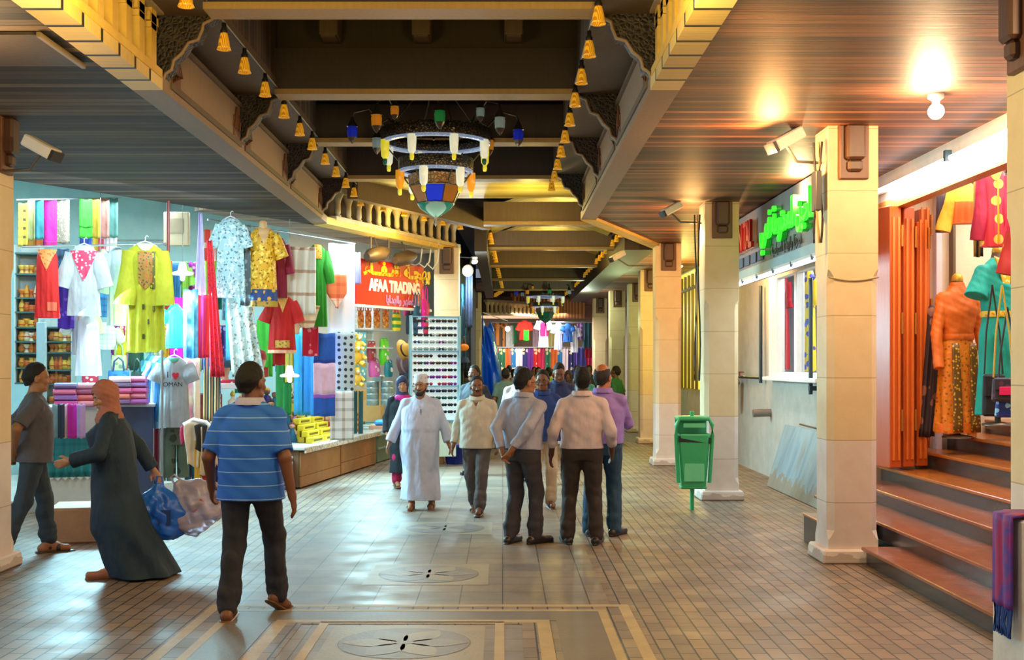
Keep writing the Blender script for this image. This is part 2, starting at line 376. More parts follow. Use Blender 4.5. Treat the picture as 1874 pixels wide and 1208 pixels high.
# edge strips under the openings: pale near, brown beyond
def strip(name, xa, xb, y0, y1, mt): MB().box(((xa + xb) / 2, (y0 + y1) / 2, ZC + .02), (abs(xb - xa), y1 - y0, .1)).build(name, mt, kind='structure')
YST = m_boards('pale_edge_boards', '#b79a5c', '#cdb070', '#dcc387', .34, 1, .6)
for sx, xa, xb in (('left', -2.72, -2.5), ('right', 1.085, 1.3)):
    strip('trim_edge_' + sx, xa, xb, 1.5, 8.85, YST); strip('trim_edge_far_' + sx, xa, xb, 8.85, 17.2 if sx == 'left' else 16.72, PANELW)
MB().prism([(-2.5, 17.1), (-2.72, 17.3), (-.95, 21.75), (-.75, 21.6)], ZC - .04, ZC + .06, 'z').build('trim_chamfer_left', CREAM, kind='structure')
MB().prism([(1.085, 16.7), (1.3, 16.7), (2.8, 20.7), (2.58, 20.75)], ZC - .04, ZC + .08, 'z').build('trim_chamfer_right', CREAM, kind='structure')
MB().prism([(1.085, 16.7), (1.2, 16.7), (2.7, 20.7), (2.58, 20.75)], ZC + .08, 4.6, 'z').build('wall_chamfer_right', MIDW, kind='structure')

# ---- raised opening: ledges, upper walls, roof
def sidebox(name, x0, x1, y0, y1, z0, z1, mt): MB().box(((x0 + x1) / 2, (y0 + y1) / 2, (z0 + z1) / 2), (x1 - x0, y1 - y0, z1 - z0)).build(name, mt, kind='structure')
sidebox('wall_upper_left', -2.2, -2.1, 1.5, 17.2, 4.3, 5.2, VB); sidebox('wall_upper_right', .68, .78, 1.5, 16.9, 4.3, 5.2, VB)
sidebox('ceiling_ledge_left', -2.9, -2.1, 1.5, 17.2, 4.28, 4.36, MIDW); sidebox('ceiling_ledge_right', .68, 1.5, 1.5, 16.9, 4.28, 4.36, MIDW)
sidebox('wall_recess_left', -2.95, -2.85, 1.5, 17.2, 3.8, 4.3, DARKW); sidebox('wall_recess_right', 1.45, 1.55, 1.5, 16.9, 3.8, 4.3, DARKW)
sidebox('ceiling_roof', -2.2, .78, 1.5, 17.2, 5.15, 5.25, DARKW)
FR = (6.0, 8.5, 11.15, 13.55, 16.2)
for i, y in enumerate(FR):
    b = thing('ceiling_beam', '%s dark timber cross beam of the roof opening, counted from the near end' % ORD[i], 'beam', (-.71, y, 4.2), 0, 'cross beams of the octagonal opening')
    MB().box((0, .06, .24), (2.78, .2, .38)).build('beam_face', DARKW, b)
    MB().box((0, .05, .02), (2.78, .26, .05)).build('bottom_rail', EDGEW, b)
    MB().box((0, .1, .70), (2.78, .1, .5)).build('upper_board', DARKW, b)
    for x in (-.87, -.03, .81):
        k = MB().box((x, -.12, .62), (.17, .34, .26), 0, .01); k.box((x, -.2, .5), (.13, .16, .06)); k.build('joist_end', MIDW, b)
for i, x in enumerate((-1.58, -.74, .10)):
    MB().box((x, 9, 5.02), (.17, 15.5, .24)).build('roof_joist', MIDW, label='%s long roof joist running down the opening' % ('left', 'middle', 'right')[i], cat='joist', group='roof joists')
# carved corbels
def corbel(y, side, i):
    s = 1 if side == 'left' else -1; x0 = -2.52 if s > 0 else 1.105
    pr = [(0, .02), (.03, .10), (.075, .13), (.09, .2), (.15, .25), (.2, .33), (.27, .35), (.3, .42), (.31, .47), (.37, .5), (.41, .54)]
    poly = [(-.14, .0)] + pr + [(-.14, .54)]
    c = thing('carved_corbel', '%s carved dark timber corbel along the %s edge of the opening' % (ORD[i], side), 'corbel', (x0, y, 3.75), 0, 'corbels under the ledge')
    MB().prism([(s * x, z) for x, z in poly], -.07, .07).build('corbel_block', CARVE, c)
    e = MB(); e.tube([(s * x, -.075, z) for x, z in pr], .014, 5); e.build('corbel_moulding', PANELW, c)
    MB().box((-s * .1, -.085, .27), (.05, .03, .52)).build('corbel_pilaster', BRK, c)
for i, y in enumerate((8.95, 11.55, 14.05, 16.7)): corbel(y, 'left', i)
for i, y in enumerate((8.9, 11.5, 13.7, 16.3)): corbel(y, 'right', i)
# parapet panels between corbels
for side, x, ys in (('left', -2.53, (8.95, 11.55, 14.05, 16.7)), ('right', 1.115, (8.9, 11.5, 13.7, 16.3))):
    for i in range(3):
        y0, y1 = ys[i] + .09, ys[i + 1] - .09; s = 1 if side == 'left' else -1
        p = thing('parapet_panel', '%s carved timber parapet panel along the %s opening edge' % (ORD[i], side), 'panel', (x, (y0 + y1) / 2, 3.78), 0, 'parapet panels')
        MB().box((0, 0, .2), (.05, y1 - y0, .4)).build('board', PANELW, p)
        m = MB(); m.box((s * .02, 0, .02), (.05, y1 - y0, .05)); m.box((s * .02, 0, .39), (.06, y1 - y0, .04)); m.build('moulding', MIDW, p)
        L = (y1 - y0) / 2
        for e in (-1, 1):
            q = MB(); q.box((s * .028, e * (L - .16), .15), (.012, .26, .2), 0, .004)
            for k in range(5): q.tube([(s * .035, e * (L - .06 - .05 * k), .06 + .02 * k), (s * .04, e * (L - .09 - .05 * k), .14), (s * .035, e * (L - .05 - .03 * k), .22 + .03 * k)], .012, 5)
            q.build('carving', BRK, p)
# balustrades
def baluster(m, x, y, h, rz=0):
    m.lathe([(.055, 0), (.055, .03), (.035, .05), (.045, h * .2), (.04, h * .55), (.05, h * .7), (.075, h * .85), (.085, h * .93), (.085, h)], (x, y, 0), 10)
def balustrade(name, label, a, b, z, h, n, mt, flat=False, out=1):
    a = Vector(a); b = Vector(b); d = (b - a); L = d.length; rz = math.atan2(d.y, d.x)
    t = thing(name, label, 'balustrade', (a.x, a.y, z), rz)
    MB().box((L / 2, 0, .03), (L, .14, .06)).build('bottom_rail', mt, t); MB().box((L / 2, 0, h + .08), (L, .16, .08)).build('top_rail', M('#8f7d6a', .6, 0, 'wood', '#a8967f'), t)
    for i in range(n):
        x = (i + .5) * L / n; q = MB()
        if flat: q.box((x, 0, h / 2 + .05), (L / n * .42, .1, h)); q.box((x, 0, h * .93), (L / n * .75, .1, h * .14)); q.box((x, 0, h * .8), (L / n * .55, .1, h * .1))
        else: baluster(q, x, 0, h); q.v = [(vx, vy, vz + .05) for vx, vy, vz in q.v]
        q.build('baluster', mt, t)
    MB().box((L / 2, out * .3, h / 2 + .17), (L, .04, h + .2)).build('back_board', DARKW, t)
    return t
balustrade('balustrade', 'yellow painted arcaded balustrade over the near left ceiling edge', (-2.56, 4.2), (-2.56, 8.8), 3.8, .42, 16, CREAM, True, 1)
balustrade('balustrade', 'yellow painted arcaded balustrade over the near right ceiling edge', (1.15, 4.2), (1.15, 8.75), 3.8, .42, 16, CREAM, True, -1)
balustrade('balustrade', 'cream turned balustrade slanting over the red shop sign', (-2.46, 17.35), (-.82, 21.5), 3.79, .36, 14, PALE, False, 1)
balustrade('balustrade', 'small far balustrade below the second lantern at the end of the hall', (-.55, 38.2), (1.2, 40.0), 3.3, .36, 13, PALE, False, 1)
# ---- lower roofs down the hall
NR = m_boards('yellow_lit_boards', '#b39a3e', '#cbb456', '#dcc96e', .12, 1, .5)  # yellow lamplight on the roof is put into the board colour
MB().prism([(-2.1, 16.9), (1.3, 16.9), (2.1, 18.9), (-.9, 18.9)], 4.32, 4.4, 'z').build('ceiling_lit_boards', NR, kind='structure')
MB().prism([(-2.2, 17.0), (-2.05, 17.0), (-.2, 20.9), (-.35, 20.95)], 4.05, 4.4, 'z').build('trim_slanting_beam', MIDW, kind='structure')
for i, y in enumerate((18.85, 22.9, 27, 31.2, 35.5)):
    x0, x1 = -.3, 2.12
    if i == 0: x1 = 2.0
    b = thing('ceiling_beam', '%s brown beam across the far corridor roof' % ORD[i], 'beam', ((x0 + x1) / 2, y, 3.92), 0, 'corridor roof beams')
    MB().box((0, .1, .17), (x1 - x0, .2, .34)).build('beam_face', MIDW, b); MB().box((0, .08, 0), (x1 - x0, .26, .05)).build('bottom_rail', EDGEW, b)
    if i < 4:
        y2 = (22.9, 27, 31.2, 35.5)[i]; rs = []
        for k in range(11):
            u = k / 10; rs.append((x0 + u * (x1 - x0), 4.16 + .3 * math.sin(math.pi * u)))
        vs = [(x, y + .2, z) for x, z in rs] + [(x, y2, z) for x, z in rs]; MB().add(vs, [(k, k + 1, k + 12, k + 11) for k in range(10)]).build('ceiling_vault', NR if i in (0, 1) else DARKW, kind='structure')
sidebox('wall_corridor_upper_left', -.5, -.28, 21.2, 36, 3.7, 4.6, DARKW); sidebox('wall_corridor_upper_right', 2.12, 2.65, 20.9, 38, 3.7, 4.6, DARKW)
MB().prism([(-.5, 36), (2.2, 36), (4.15, 41), (-2.5, 41)], 4.2, 4.3, 'z').build('ceiling_far_junction', DARKW, kind='structure')
MB().box((.8, 41.5, 4.0), (7, .2, 1.4)).build('wall_far_upper', M('#6a4a35', .6, 0, 'wood', '#80583f'), kind='structure')
MB().box((.8, 45, 2.0), (9, .2, 4.2)).build('wall_far', M('#c9b59c', .7), kind='structure')
MB().prism([(-3.4, 41), (5, 41), (5, 45), (-3.4, 45)], 3.9, 4.0, 'z').build('ceiling_far_stall', WHITEW, kind='structure')

# ---- pillars
def pillar(x, y, label, wd=.43, bracket='front', top=3.75):
    p = thing('pillar', label, 'pillar', (x, y, 0), 0, None); h = wd / 2; ch = .055
    def sec(z, c):
        c = max(c, .004); return [(-h + c, -h, z), (h - c, -h, z), (h, -h + c, z), (h, h - c, z), (h - c, h, z), (-h + c, h, z), (-h, h - c, z), (-h, -h + c, z)]
    MB().rings([sec(z, c) for z, c in ((.12, .004), (.2, .004), (.24, ch * .6), (.28, ch), (2.4, ch), (2.46, ch * .85), (2.5, ch * .4), (2.52, .004), (top, .004))], True, False).build('shaft', STONE, p)
    MB().box((0, 0, .06), (wd + .12, wd + .12, .12), 0, .015, None, .96).build('plinth', STONE, p)
    if bracket:
        dx, dy = {'front': (0, -1), 'right': (1, 0), 'left': (-1, 0)}[bracket]
        q = MB(); sz = (.25, .05) if dy else (.05, .25)
        q.box((dx * (h + .015), dy * (h + .015), 3.52), (sz[0], sz[1], .46), 0, .008)
        q.build('bracket_board', BRK, p)
        q = MB(); r = (.16, .1) if dy else (.1, .16)
        q.box((dx * (h + .06), dy * (h + .06), 3.6), (r[0], r[1], .3), 0, .02); q.box((dx * (h + .05), dy * (h + .05), 3.4), (r[0] * .8, r[1] * .7, .1), 0, .02)
        q.build('bracket_scroll', M('#3f281b', .5, 0, 'wood', '#5a3826'), p)
    return p
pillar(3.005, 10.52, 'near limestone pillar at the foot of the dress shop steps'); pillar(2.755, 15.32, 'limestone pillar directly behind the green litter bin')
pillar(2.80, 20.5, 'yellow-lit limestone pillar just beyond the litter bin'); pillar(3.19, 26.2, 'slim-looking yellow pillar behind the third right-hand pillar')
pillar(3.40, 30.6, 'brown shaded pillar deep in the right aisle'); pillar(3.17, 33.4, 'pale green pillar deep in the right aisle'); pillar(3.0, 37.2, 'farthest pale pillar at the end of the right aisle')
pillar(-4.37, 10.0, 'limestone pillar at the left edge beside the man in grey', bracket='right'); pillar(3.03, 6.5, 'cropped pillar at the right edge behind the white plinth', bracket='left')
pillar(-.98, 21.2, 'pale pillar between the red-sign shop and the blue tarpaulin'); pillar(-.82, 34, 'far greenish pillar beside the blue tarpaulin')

# ---- right-hand walls
sidebox('wall_right', 4.05, 4.2, 13.25, 46, 0, 3.75, PLAST)

# ---- unseen dark slab over the roofs, added to block the sky
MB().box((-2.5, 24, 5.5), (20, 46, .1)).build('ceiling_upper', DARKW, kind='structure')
# ================================================================ RIGHT SIDE
sidebox('wall_right_near_window', 4.05, 4.2, 13.3, 15.1, 0, 3.75, PLAST)
def wallgap(): pass
bpy.data.objects.remove(bpy.data.objects['wall_right'])
sidebox('wall_right', 4.05, 4.2, 18.0, 46, 0, 3.75, PLAST); sidebox('wall_right_sill', 4.05, 4.2, 15.1, 18, 0, 1.55, PLAST); sidebox('wall_right_head', 4.05, 4.2, 15.1, 18, 3.05, 3.75, PLAST)
sidebox('wall_window_back', 5.6, 5.7, 14.6, 20.7, 0.5, 3.75, M('#e9e2da', .8)); sidebox('wall_window_side', 4.2, 5.7, 20.6, 20.7, .5, 3.75, M('#d9dff0', .8)); sidebox('floor_window_ledge', 4.2, 5.6, 14.0, 20.6, 1.2, 1.3, WHITEW)
m = MB()
for y0, y1, z0, z1 in ((15.06, 18.04, 1.5, 1.6), (15.06, 18.04, 2.96, 3.05), (15.06, 15.18, 1.6, 2.96), (17.5, 18.04, 1.6, 2.96), (16.35, 16.47, 1.6, 2.96)): m.box((4.05, (y0 + y1) / 2, (z0 + z1) / 2), (.12, y1 - y0, z1 - z0), 0, .008)
m.box((4.0, 16.55, 1.5), (.2, 3.05, .06), 0, .01)
wn = m.build('window_1', WHITEW, kind='structure')
g = NT('window_glass'); g.out('#e8f4ff', .02); g.b.inputs['Transmission Weight'].default_value = 1; g.b.inputs['IOR'].default_value = 1.05
GLASS = g.m; MB().box((4.07, 16.4, 2.28), (.012, 2.4, 1.36)).build('window_pane', GLASS, wn)
# fascia box with the shop sign over the window bay
fx0 = 3.3
m = MB(); m.box((3.46, 15.0, 3.31), (.32, 5.0, .84)); fb = m.build('shop_fascia', M('#8f8c90', .6, 0, 'stone', '#84828a'), label='grey shop fascia box carrying red and green raised letters', cat='fascia')
m = MB(); m.box((3.29, 15.0, 2.93), (.03, 5.0, .12)); m.build('lower_band', M('#9fc4cf', .5), fb)
GREEN = M('#2fe02a', .4, 0, None, None, 1, 1.1); GREENS = M('#18a028', .4, 0, None, None, 1, .25); RED = M('#b81e22', .45); PALER = M('#eec9c2', .5)
s = thing('sign_lettering', 'tall red block letters with pale sides on the grey fascia', 'sign', (3.28, 16.75, 3.24))
text('MBN TAL', .5, RED, 'letters', s, (-.06, 0, 0), (R(90), 0, R(-90)), .02, 'LEFT', .012, .6); text('MBN TAL', .5, PALER, 'letter_sides', s, (-.012, .02, -.012), (R(90), 0, R(-90)), .03, 'LEFT', .008, .6)
s = thing('neon_lettering', 'bright green raised Arabic letters glowing on the grey fascia', 'sign', (3.28, 12.2, 3.2))
AR1 = '\ufef2\ufee4\ufed3 \ufe94\ufee3\ufeae\ufe98\ufea4\ufee4\ufedf\ufe8d \ufee5\ufef4\ufea3\ufe8e\ufec4\ufedf\ufe8d'
text(AR1, .44, GREEN, 'letters', s, (-.07, 2.75, .05), (R(90), 0, R(-90)), .02, 'LEFT', .01, .72); text(AR1, .44, GREENS, 'letter_sides', s, (-.03, 2.75, .05), (R(90), 0, R(-90)), .04, 'LEFT', .006, .72)
s = thing('sign_lettering', 'small dark Arabic line under the green letters on the fascia', 'sign', (3.28, 12.2, 3.04))
text('\ufe94\ufef4\ufea3\ufe8e\ufef4\ufeb4\ufedf\ufe8d \ufe8e\ufef3\ufe8d\ufea9\ufeec\ufedf\ufe8d\ufeed \ufe8e\ufed3\ufeae\ufea4\ufedf\ufe8d', .17, M('#22252e', .5), 'letters', s, (-.01, 2.4, 0), (R(90), 0, R(-90)), .004, 'LEFT', .003, .95)
s = thing('sign_squares', 'row of faded blue painted squares below the red letters', 'sign', (3.285, 16.2, 3.05))
for i in range(5): MB().box((0, .8 - .42 * i, .05), (.012, .3, .13)).build('square', M('#3d6390', .6), s)
t = thing('awning_tube_lamp', 'long white fluorescent tube under the grey fascia', 'lamp', (3.3, 15.0, 2.84))
MB().box((0, 0, .02), (.08, 4.9, .03)).build('batten', WHITEW, t)
MB().tube([(0, -2.4, -.02), (0, 2.4, -.02)], .022, 8).build('tube', M('#eaf6ff', .3, 0, None, None, 1, 3.5), t)
for i in range(6): MB().box((-.03, -2.3 + i * .92, .0), (.03, .03, .06)).build('clip', M('#2b4650', .5), t)
# pipes, tap, leaning sheet
PIPE = M('#3a4a52', .4, .5)
for x, y, z0, lab in ((3.97, 18.5, 1.42, 'thin dark vertical pipe left of the white window'), (3.97, 15.5, 1.32, 'thin dark vertical pipe in front of the white window')):
    p = thing('wall_pipe', lab, 'pipe', (x, y, z0)); MB().tube([(0, 0, 0), (0, 0, 1.5)], .028, 8).build('pipe', PIPE, p); MB().box((.03, 0, .08), (.1, .1, .06)).build('pipe_clamp', PIPE, p)
p = thing('wall_tap', 'small wall tap with a short pipe above the blue bucket', 'tap', (4.0, 19.9, 1.5))
MB().tube([(.03, -1.4, 0), (.0, .7, .0)], .022, 8).build('pipe', PIPE, p); MB().tube([(-.02, 0, 0), (-.14, 0, .0), (-.16, 0, -.08)], .02, 8).build('spout', PIPE, p); q = MB(); q.box((-.08, 0, .08), (.14, .03, .02)); q.tube([(-.08, 0, 0), (-.08, 0, .08)], .012); q.build('handle', M('#7a2a20', .5), p)
b = thing('blue_bucket', 'blue plastic bucket hanging on the wall below the tap', 'bucket', (3.85, 20.3, .95))
MB().lathe([(.10, 0), (.14, .42), (.15, .43), (.15, .46), (.13, .46), (.095, .03)], n=18).build('bucket_body', M('#1f4f96', .35), b); MB().tube([(.15, 0, .44), (.1, 0, .6), (0, 0, .66), (-.1, 0, .6), (-.15, 0, .44)], .008, 6).build('handle', PIPE, b)
MB().tube([(4.05, 18.15, .98), (3.78, 18.15, .97)], .06, 14).build('pipe_stub', M('#8f8a84', .4, .6), label='short fat metal pipe stub sticking out of the grey wall', cat='pipe')
# metal sheet leaning on the wall
sh = thing('metal_sheet', 'blue grey stained metal sheet leaning against the wall', 'sheet', (3.70, 15.35, 0))
n = NT('stained_zinc'); x, y, z = n.sep(); c = n.ramp(n.noise(2.2, 5, n.mapping((1, 1.6, .35))), [(.3, '#6f8796'), (.55, '#93aab4'), (.72, '#8b8e8a')])
c = n.mix(n.math('MULTIPLY', n.math('LESS_THAN', n.math('ADD', z, n.math('MULTIPLY', n.noise(6, 4), .5)), .45), .6), c, '#9a7a48'); n.out(c, .45, .35)
MB().add([(0, -1.65, .01), (0, 1.5, .01), (.30, 1.68, .86), (.30, -1.68, .84), (.03, -1.65, 0), (.03, 1.5, 0), (.33, 1.68, .85), (.33, -1.68, .83)], [(0, 1, 2, 3), (7, 6, 5, 4), (0, 4, 5, 1), (1, 5, 6, 2), (2, 6, 7, 3), (3, 7, 4, 0)]).build('sheet', n.m, sh)
MB().tube([(.32, -1.7, .86), (.32, .9, .9)], .012, 6).build('top_rod', M('#5a4038', .5, .4), sh)
GRAN = M('#3a3433', .18, 0, 'speckle', '#4a4341', 60); TREAD = M('#a8643c', .22, 0, 'stone', '#94532f'); REDT = M('#a0644c', .2, 0, 'stone', '#8c543f')
st = thing('stone_step', 'low dark granite step block with red top behind the near pillar', 'step', (3.12, 11.2, 0)); MB().box((0, 0, .125), (.44, .75, .25)).build('riser', GRAN, st); MB().box((0, 0, .263), (.46, .77, .026), 0, .006).build('tread', REDT, st)
# ---- litter bin
GB = M('#46c27e', .35); GBL = M('#74e0a2', .35)
b = thing('litter_bin', 'green plastic litter bin on a short post in front of the second pillar', 'bin', (2.22, 14.05, 0)); b.scale = (.84, .9, .98)
def bx(z, hx, hy): return [(-hx, -hy, z), (hx, -hy, z), (hx, hy, z), (-hx, hy, z)]
m = MB(); m.rings([[(x, y, z) for x, y, z in ((-a + .03, -c, z), (a - .03, -c, z), (a, -c + .03, z), (a, c - .03, z), (a - .03, c, z), (-a + .03, c, z), (-a, c - .03, z), (-a, -c + .03, z))] for z, a, c in ((.28, .155, .11), (.30, .17, .12), (.9, .22, .17), (.92, .21, .16), (.88, .2, .15))], True, False); m.build('bin_body', GB, b)
MB().box((0, -.125, .6), (.28, .03, .5), 0, .01, (R(-4.5), 0, 0)).build('front_panel', GBL, b)
m = MB(); pts = []
m.tube([(-.215, -.1, .34), (-.25, -.13, .9), (-.25, -.13, 1.02), (-.2, -.13, 1.1), (.2, -.13, 1.1), (.25, -.13, 1.02), (.25, -.13, .9), (.215, -.1, .34)], .028, 8); m.box((0, .03, 1.1), (.46, .32, .05), 0, .02); m.box((0, .17, .96), (.44, .03, .26)); m.build('hood', GB, b)
MB().box((0, 0, .905), (.40, .3, .02), .02).build('bag_liner', M('#26262a', .25), b)
m = MB(); m.box((0, -.155, .85), (.44, .02, .07), 0, .005); m.v = [(x, y + .004 * math.sin(40 * x), z + .012 * math.sin(25 * x)) for x, y, z in m.v]; m.build('liner_rim', M('#2c2c30', .25), b)
MB().tube([(0, .06, 0), (0, .06, .3)], .03, 8).build('post', GB, b); MB().tube([(0, .06, 1.1), (0, .06, 1.18)], .03, 8).build('post_cap', GB, b); MB().box((0, 0, .28), (.36, .24, .03), 0, .01).build('bin_bracket', GB, b)
MB().box((0, -.14, 1.02), (.3, .012, .05)).build('hood_lip', GBL, b)
# ---- steps up to the dress shop
SP = [(3.08, .15), (3.37, .30), (3.77, .45), (4.13, .60), (4.5, .78), (4.85, .95), (5.3, 1.1)]
sp = thing('staircase', 'wide flight of dark granite steps with polished red brown treads', 'stairs', (3.08, 10.5, 0))
for i, (x, z) in enumerate(SP):
    x2 = SP[i + 1][0] + .02 if i + 1 < len(SP) else 6.6; zb = 0 if i == 0 else SP[i - 1][1]
    y0, y1 = (6.75, 10.22 if i == 0 else 12.9) if i < 3 else (6.75, 13.15)
    MB().box((x + .012 - 3.08 + (6.6 - x) / 2, (y0 + y1) / 2 - 10.5, (z + zb) / 2 - .014), (6.6 - x, y1 - y0, z - zb)).build('riser', GRAN, sp)
    MB().box(((x + x2) / 2 - 3.08 - .015, (y0 + y1) / 2 - 10.5, z - .012), (x2 - x + .03, y1 - y0 + .01, .032), 0, .006).build('tread', REDT if i < 3 else M('#b8682c', .2, 0, 'stone', '#a3581f'), sp)
# dress shop shell
CRW = M('#efd9bd', .75, 0, 'stone', '#e6ccab'); PKW = M('#ead9dc', .7)
sidebox('wall_shop_far', 4.05, 8.5, 13.2, 13.3, 0, 3.75, CRW); sidebox('wall_shop_back', 7.8, 7.9, 5.6, 13.3, 1.0, 3.75, PKW)
sidebox('ceiling_shop', 4.1, 8, 5.6, 13.3, 3.7, 3.8, WHITEW); sidebox('floor_shop', 5.3, 8, 5.6, 13.2, 1.0, 1.098, M('#8a7a70', .4))
sidebox('wall_shop_fascia', 4.1, 4.16, 5.6, 13.2, 3.43, 3.75, M('#efe6d8', .6)); ORW = M('#c8571c', .35, 0, 'wood', '#b04813')
sidebox('trim_door_header', 4.06, 4.2, 5.6, 13.2, 3.33, 3.44, M('#d98a45', .4, 0, 'wood', '#c47733'))
sidebox('trim_white_post', 4.72, 4.78, 13.08, 13.2, .78, 3.7, PKW); sidebox('trim_dark_post', 4.9, 4.93, 13.08, 13.2, .78, 3.7, M('#6a5032', .5))
tu = thing('tube_lamp', 'row of long fluorescent tubes over the dress shop doorway', 'lamp', (4.02, 9.6, 3.56))
MB().box((.03, 0, 0), (.05, 7.2, .05)).build('batten', WHITEW, tu)
for i in range(3): MB().tube([(0, -3.5 + i * 2.4, 0), (0, -1.2 + i * 2.4, 0)], .025, 8).build('tube', M('#ffffff', .3, 0, None, None, 1, 6), tu)
for i in range(4): MB().box((-.02, -3.55 + i * 2.38, .02), (.06, .05, .1)).build('lamp_holder', M('#3b5560', .5), tu)
# folding orange doors, seen edge on
for i, (x, y, lab) in enumerate(((3.98, 12.6, 'orange wooden folding door leaf nearest the limestone pillar'), (4.16, 12.72, 'second orange folding door leaf with brass hinges'), (4.34, 12.84, 'third orange folding door leaf with brass hinges'), (4.52, 12.98, 'orange wooden door jamb post beside the pale wall'))):
    d = thing('door_leaf', lab, 'door', (x, y, .62 if x < 4.5 else .79), R(14 if i < 3 else 0)); w_ = .13 if i < 3 else .12
    MB().box((0, 0, 1.37 if i < 2 else 1.3), (w_, .5 if i < 3 else .2, 2.7 if i < 2 else 2.56), 0, .008).build('panel', ORW, d)
    for s_ in (-1, 1): MB().box((s_ * .03, -.255 if i < 3 else -.11, 1.35), (.022, .02, 2.5)).build('stile', M('#e0762e', .35), d)
    for z in (.4, 1.4, 2.3): MB().tube([(.07, -.26 if i < 3 else -.11, z), (.07, -.26 if i < 3 else -.11, z + .22)], .016, 8).build('hinge', M('#b8702a', .35, .5), d)
MB().box((4.98, 12.9, 1.62), (.09, .04, 1.68), 0, .005, (0, R(-5), 0)).build('wooden_pole', M('#c0752e', .5, 0, 'wood', '#9d5a1f'), label='brown wooden pole leaning beside the orange doors', cat='pole')
# ---- lamps and cameras
for i, (x, y, lab) in enumerate(((3.28, 9.1, 'glowing bare bulb lamp on the right wooden soffit'), (3.25, 7.4, 'second soffit bulb lamp near the cropped right pillar'))):
    b = thing('ceiling_bulb', lab, 'lamp', (x, y, 3.75)); MB().lathe([(.06, 0), (.06, -.03), (.03, -.05), (.03, -.08)], n=12).build('socket', WHITEW, b)
    MB().ball((0, 0, -.13), .06, 10).build('bulb', M('#fff2d8', .3, 0, None, None, 1, 14), b)
def floodcam(loc, aim, lab, sc=1, arm=None, dark=False):
    c = thing('flood_lamp' if not dark else 'security_camera', lab, 'lamp' if not dark else 'camera', loc); q = Vector(aim).normalized(); rz = math.atan2(q.y, q.x); m = MB()
    m.box((0, 0, 0), (.26 * sc, .15 * sc, .09 * sc), 0, .012, (R(0), R(28), rz)); m.build('housing', M('#e6dfd0', .4), c)
    MB().box((q.x * .12 * sc, q.y * .12 * sc, -.07 * sc), (.03, .14 * sc, .08 * sc), 0, 0, (0, R(28), rz)).build('glass', M('#3c3c40', .15), c)
    a = Vector(arm or (.3, .1, .0)); MB().tube([(0, 0, -.05), (a.x * .3, a.y * .3, -.16 * sc), (a.x, a.y, -.16 * sc)], .014, 6).build('arm', M('#6f6a60', .4, .4), c); return c
floodcam((2.44, 10.35, 3.64), (-1, -.3, 0), 'cream flood lamp on an arm beside the near right pillar', 1.15, (.33, .1, 0))
floodcam((2.12, 15.1, 3.66), (-1, -.3, 0), 'small cream flood lamp beside the second right pillar', 1.0, (.4, .15, 0))
floodcam((-3.78, 9.85, 3.48), (1, -.2, 0), 'cream flood lamp on the pillar at the left edge', 1.1, (-.36, .1, 0))
floodcam((1.95, 20.4, 3.55), (-1, -.3, 0), 'tiny white flood lamp above the third right pillar', 1.0, (.6, .1, 0))
# cable bundles on the pillars
for (x, y, z0, z1, lab) in ((2.755, 10.36, 2.75, 3.62, 'bundle of dark cables running down the near right pillar'), (2.50, 15.2, 1.5, 3.6, 'dark cable run down the second right pillar'), (-4.12, 9.86, 2.6, 3.35, 'tangle of wires on the left edge pillar')):
    c = thing('cable_bundle', lab, 'cable', (x, y, z0)); L = z1 - z0
    for k in range(3):
        pts = [(-.02 - .02 * k + .012 * math.sin(7 * u + k * 2), -.03 + .02 * k, L * u) for u in [i / 9 for i in range(10)]]
        MB().tube(pts, .011, 5).build('cable', M('#23211f' if k != 1 else '#b89a5a', .6), c)
MB().box((2.715, 10.4, 3.2), (.05, .16, .34), 0, .006).build('junction_box', M('#3a3632', .5), label='dark junction box on the side of the near right pillar', cat='box')
m = MB(); m.tube([(2.79 + .43 * u, 10.295, 2.45 - .03 * math.sin(math.pi * u)) for u in [i / 8 for i in range(9)]], .006, 5); m.build('wall_wire', M('#8a7a5a', .6), label='thin wire looped around the near right pillar', cat='wire')
# plinth at the right edge with the purple scarf
WP = M('#ddd8d0', .6, 0, 'stone', '#c9c0b6')
pl = thing('display_plinth', 'stained white display plinth at the right edge', 'plinth', (2.77, 5.83, 0)); MB().box((0, 0, .475), (.54, .62, .95), 0, .012).build('plinth_body', WP, pl); MB().box((0, 0, .05), (.58, .66, .1), 0, .01).build('plinth_foot', WP, pl)
SCF = M('#8a1f78', .7, 0, 'tiedye', '#4a3a9a', 9, 0, 0, '#9c1c5c')
sc = thing('scarf', 'purple and magenta scarf with blue tassels over the white plinth edge', 'scarf', (2.49, 5.91, .955))
def fn(u, v):
    s_ = v * .95; y = -.11 + .22 * u; wv = .012 * math.sin(u * 14 + v * 2)
    return (.5 - s_, y, .012) if s_ < .5 else (-.012 + wv * .6 - .02, y + wv * .3, -(s_ - .5) + .01)
MB().sheet(fn, 14, 30, .01).build('cloth', SCF, sc)
m = MB()
for i in range(12): m.tube([(-.03, -.1 + .018 * i, -.44), (-.035 + random.uniform(-.01, .01), -.1 + .018 * i, -.52), (-.03 + random.uniform(-.012, .012), -.1 + .018 * i, -.58)], .007, 4)
m.build('tassel_fringe', M('#1d3f8a', .7), sc)
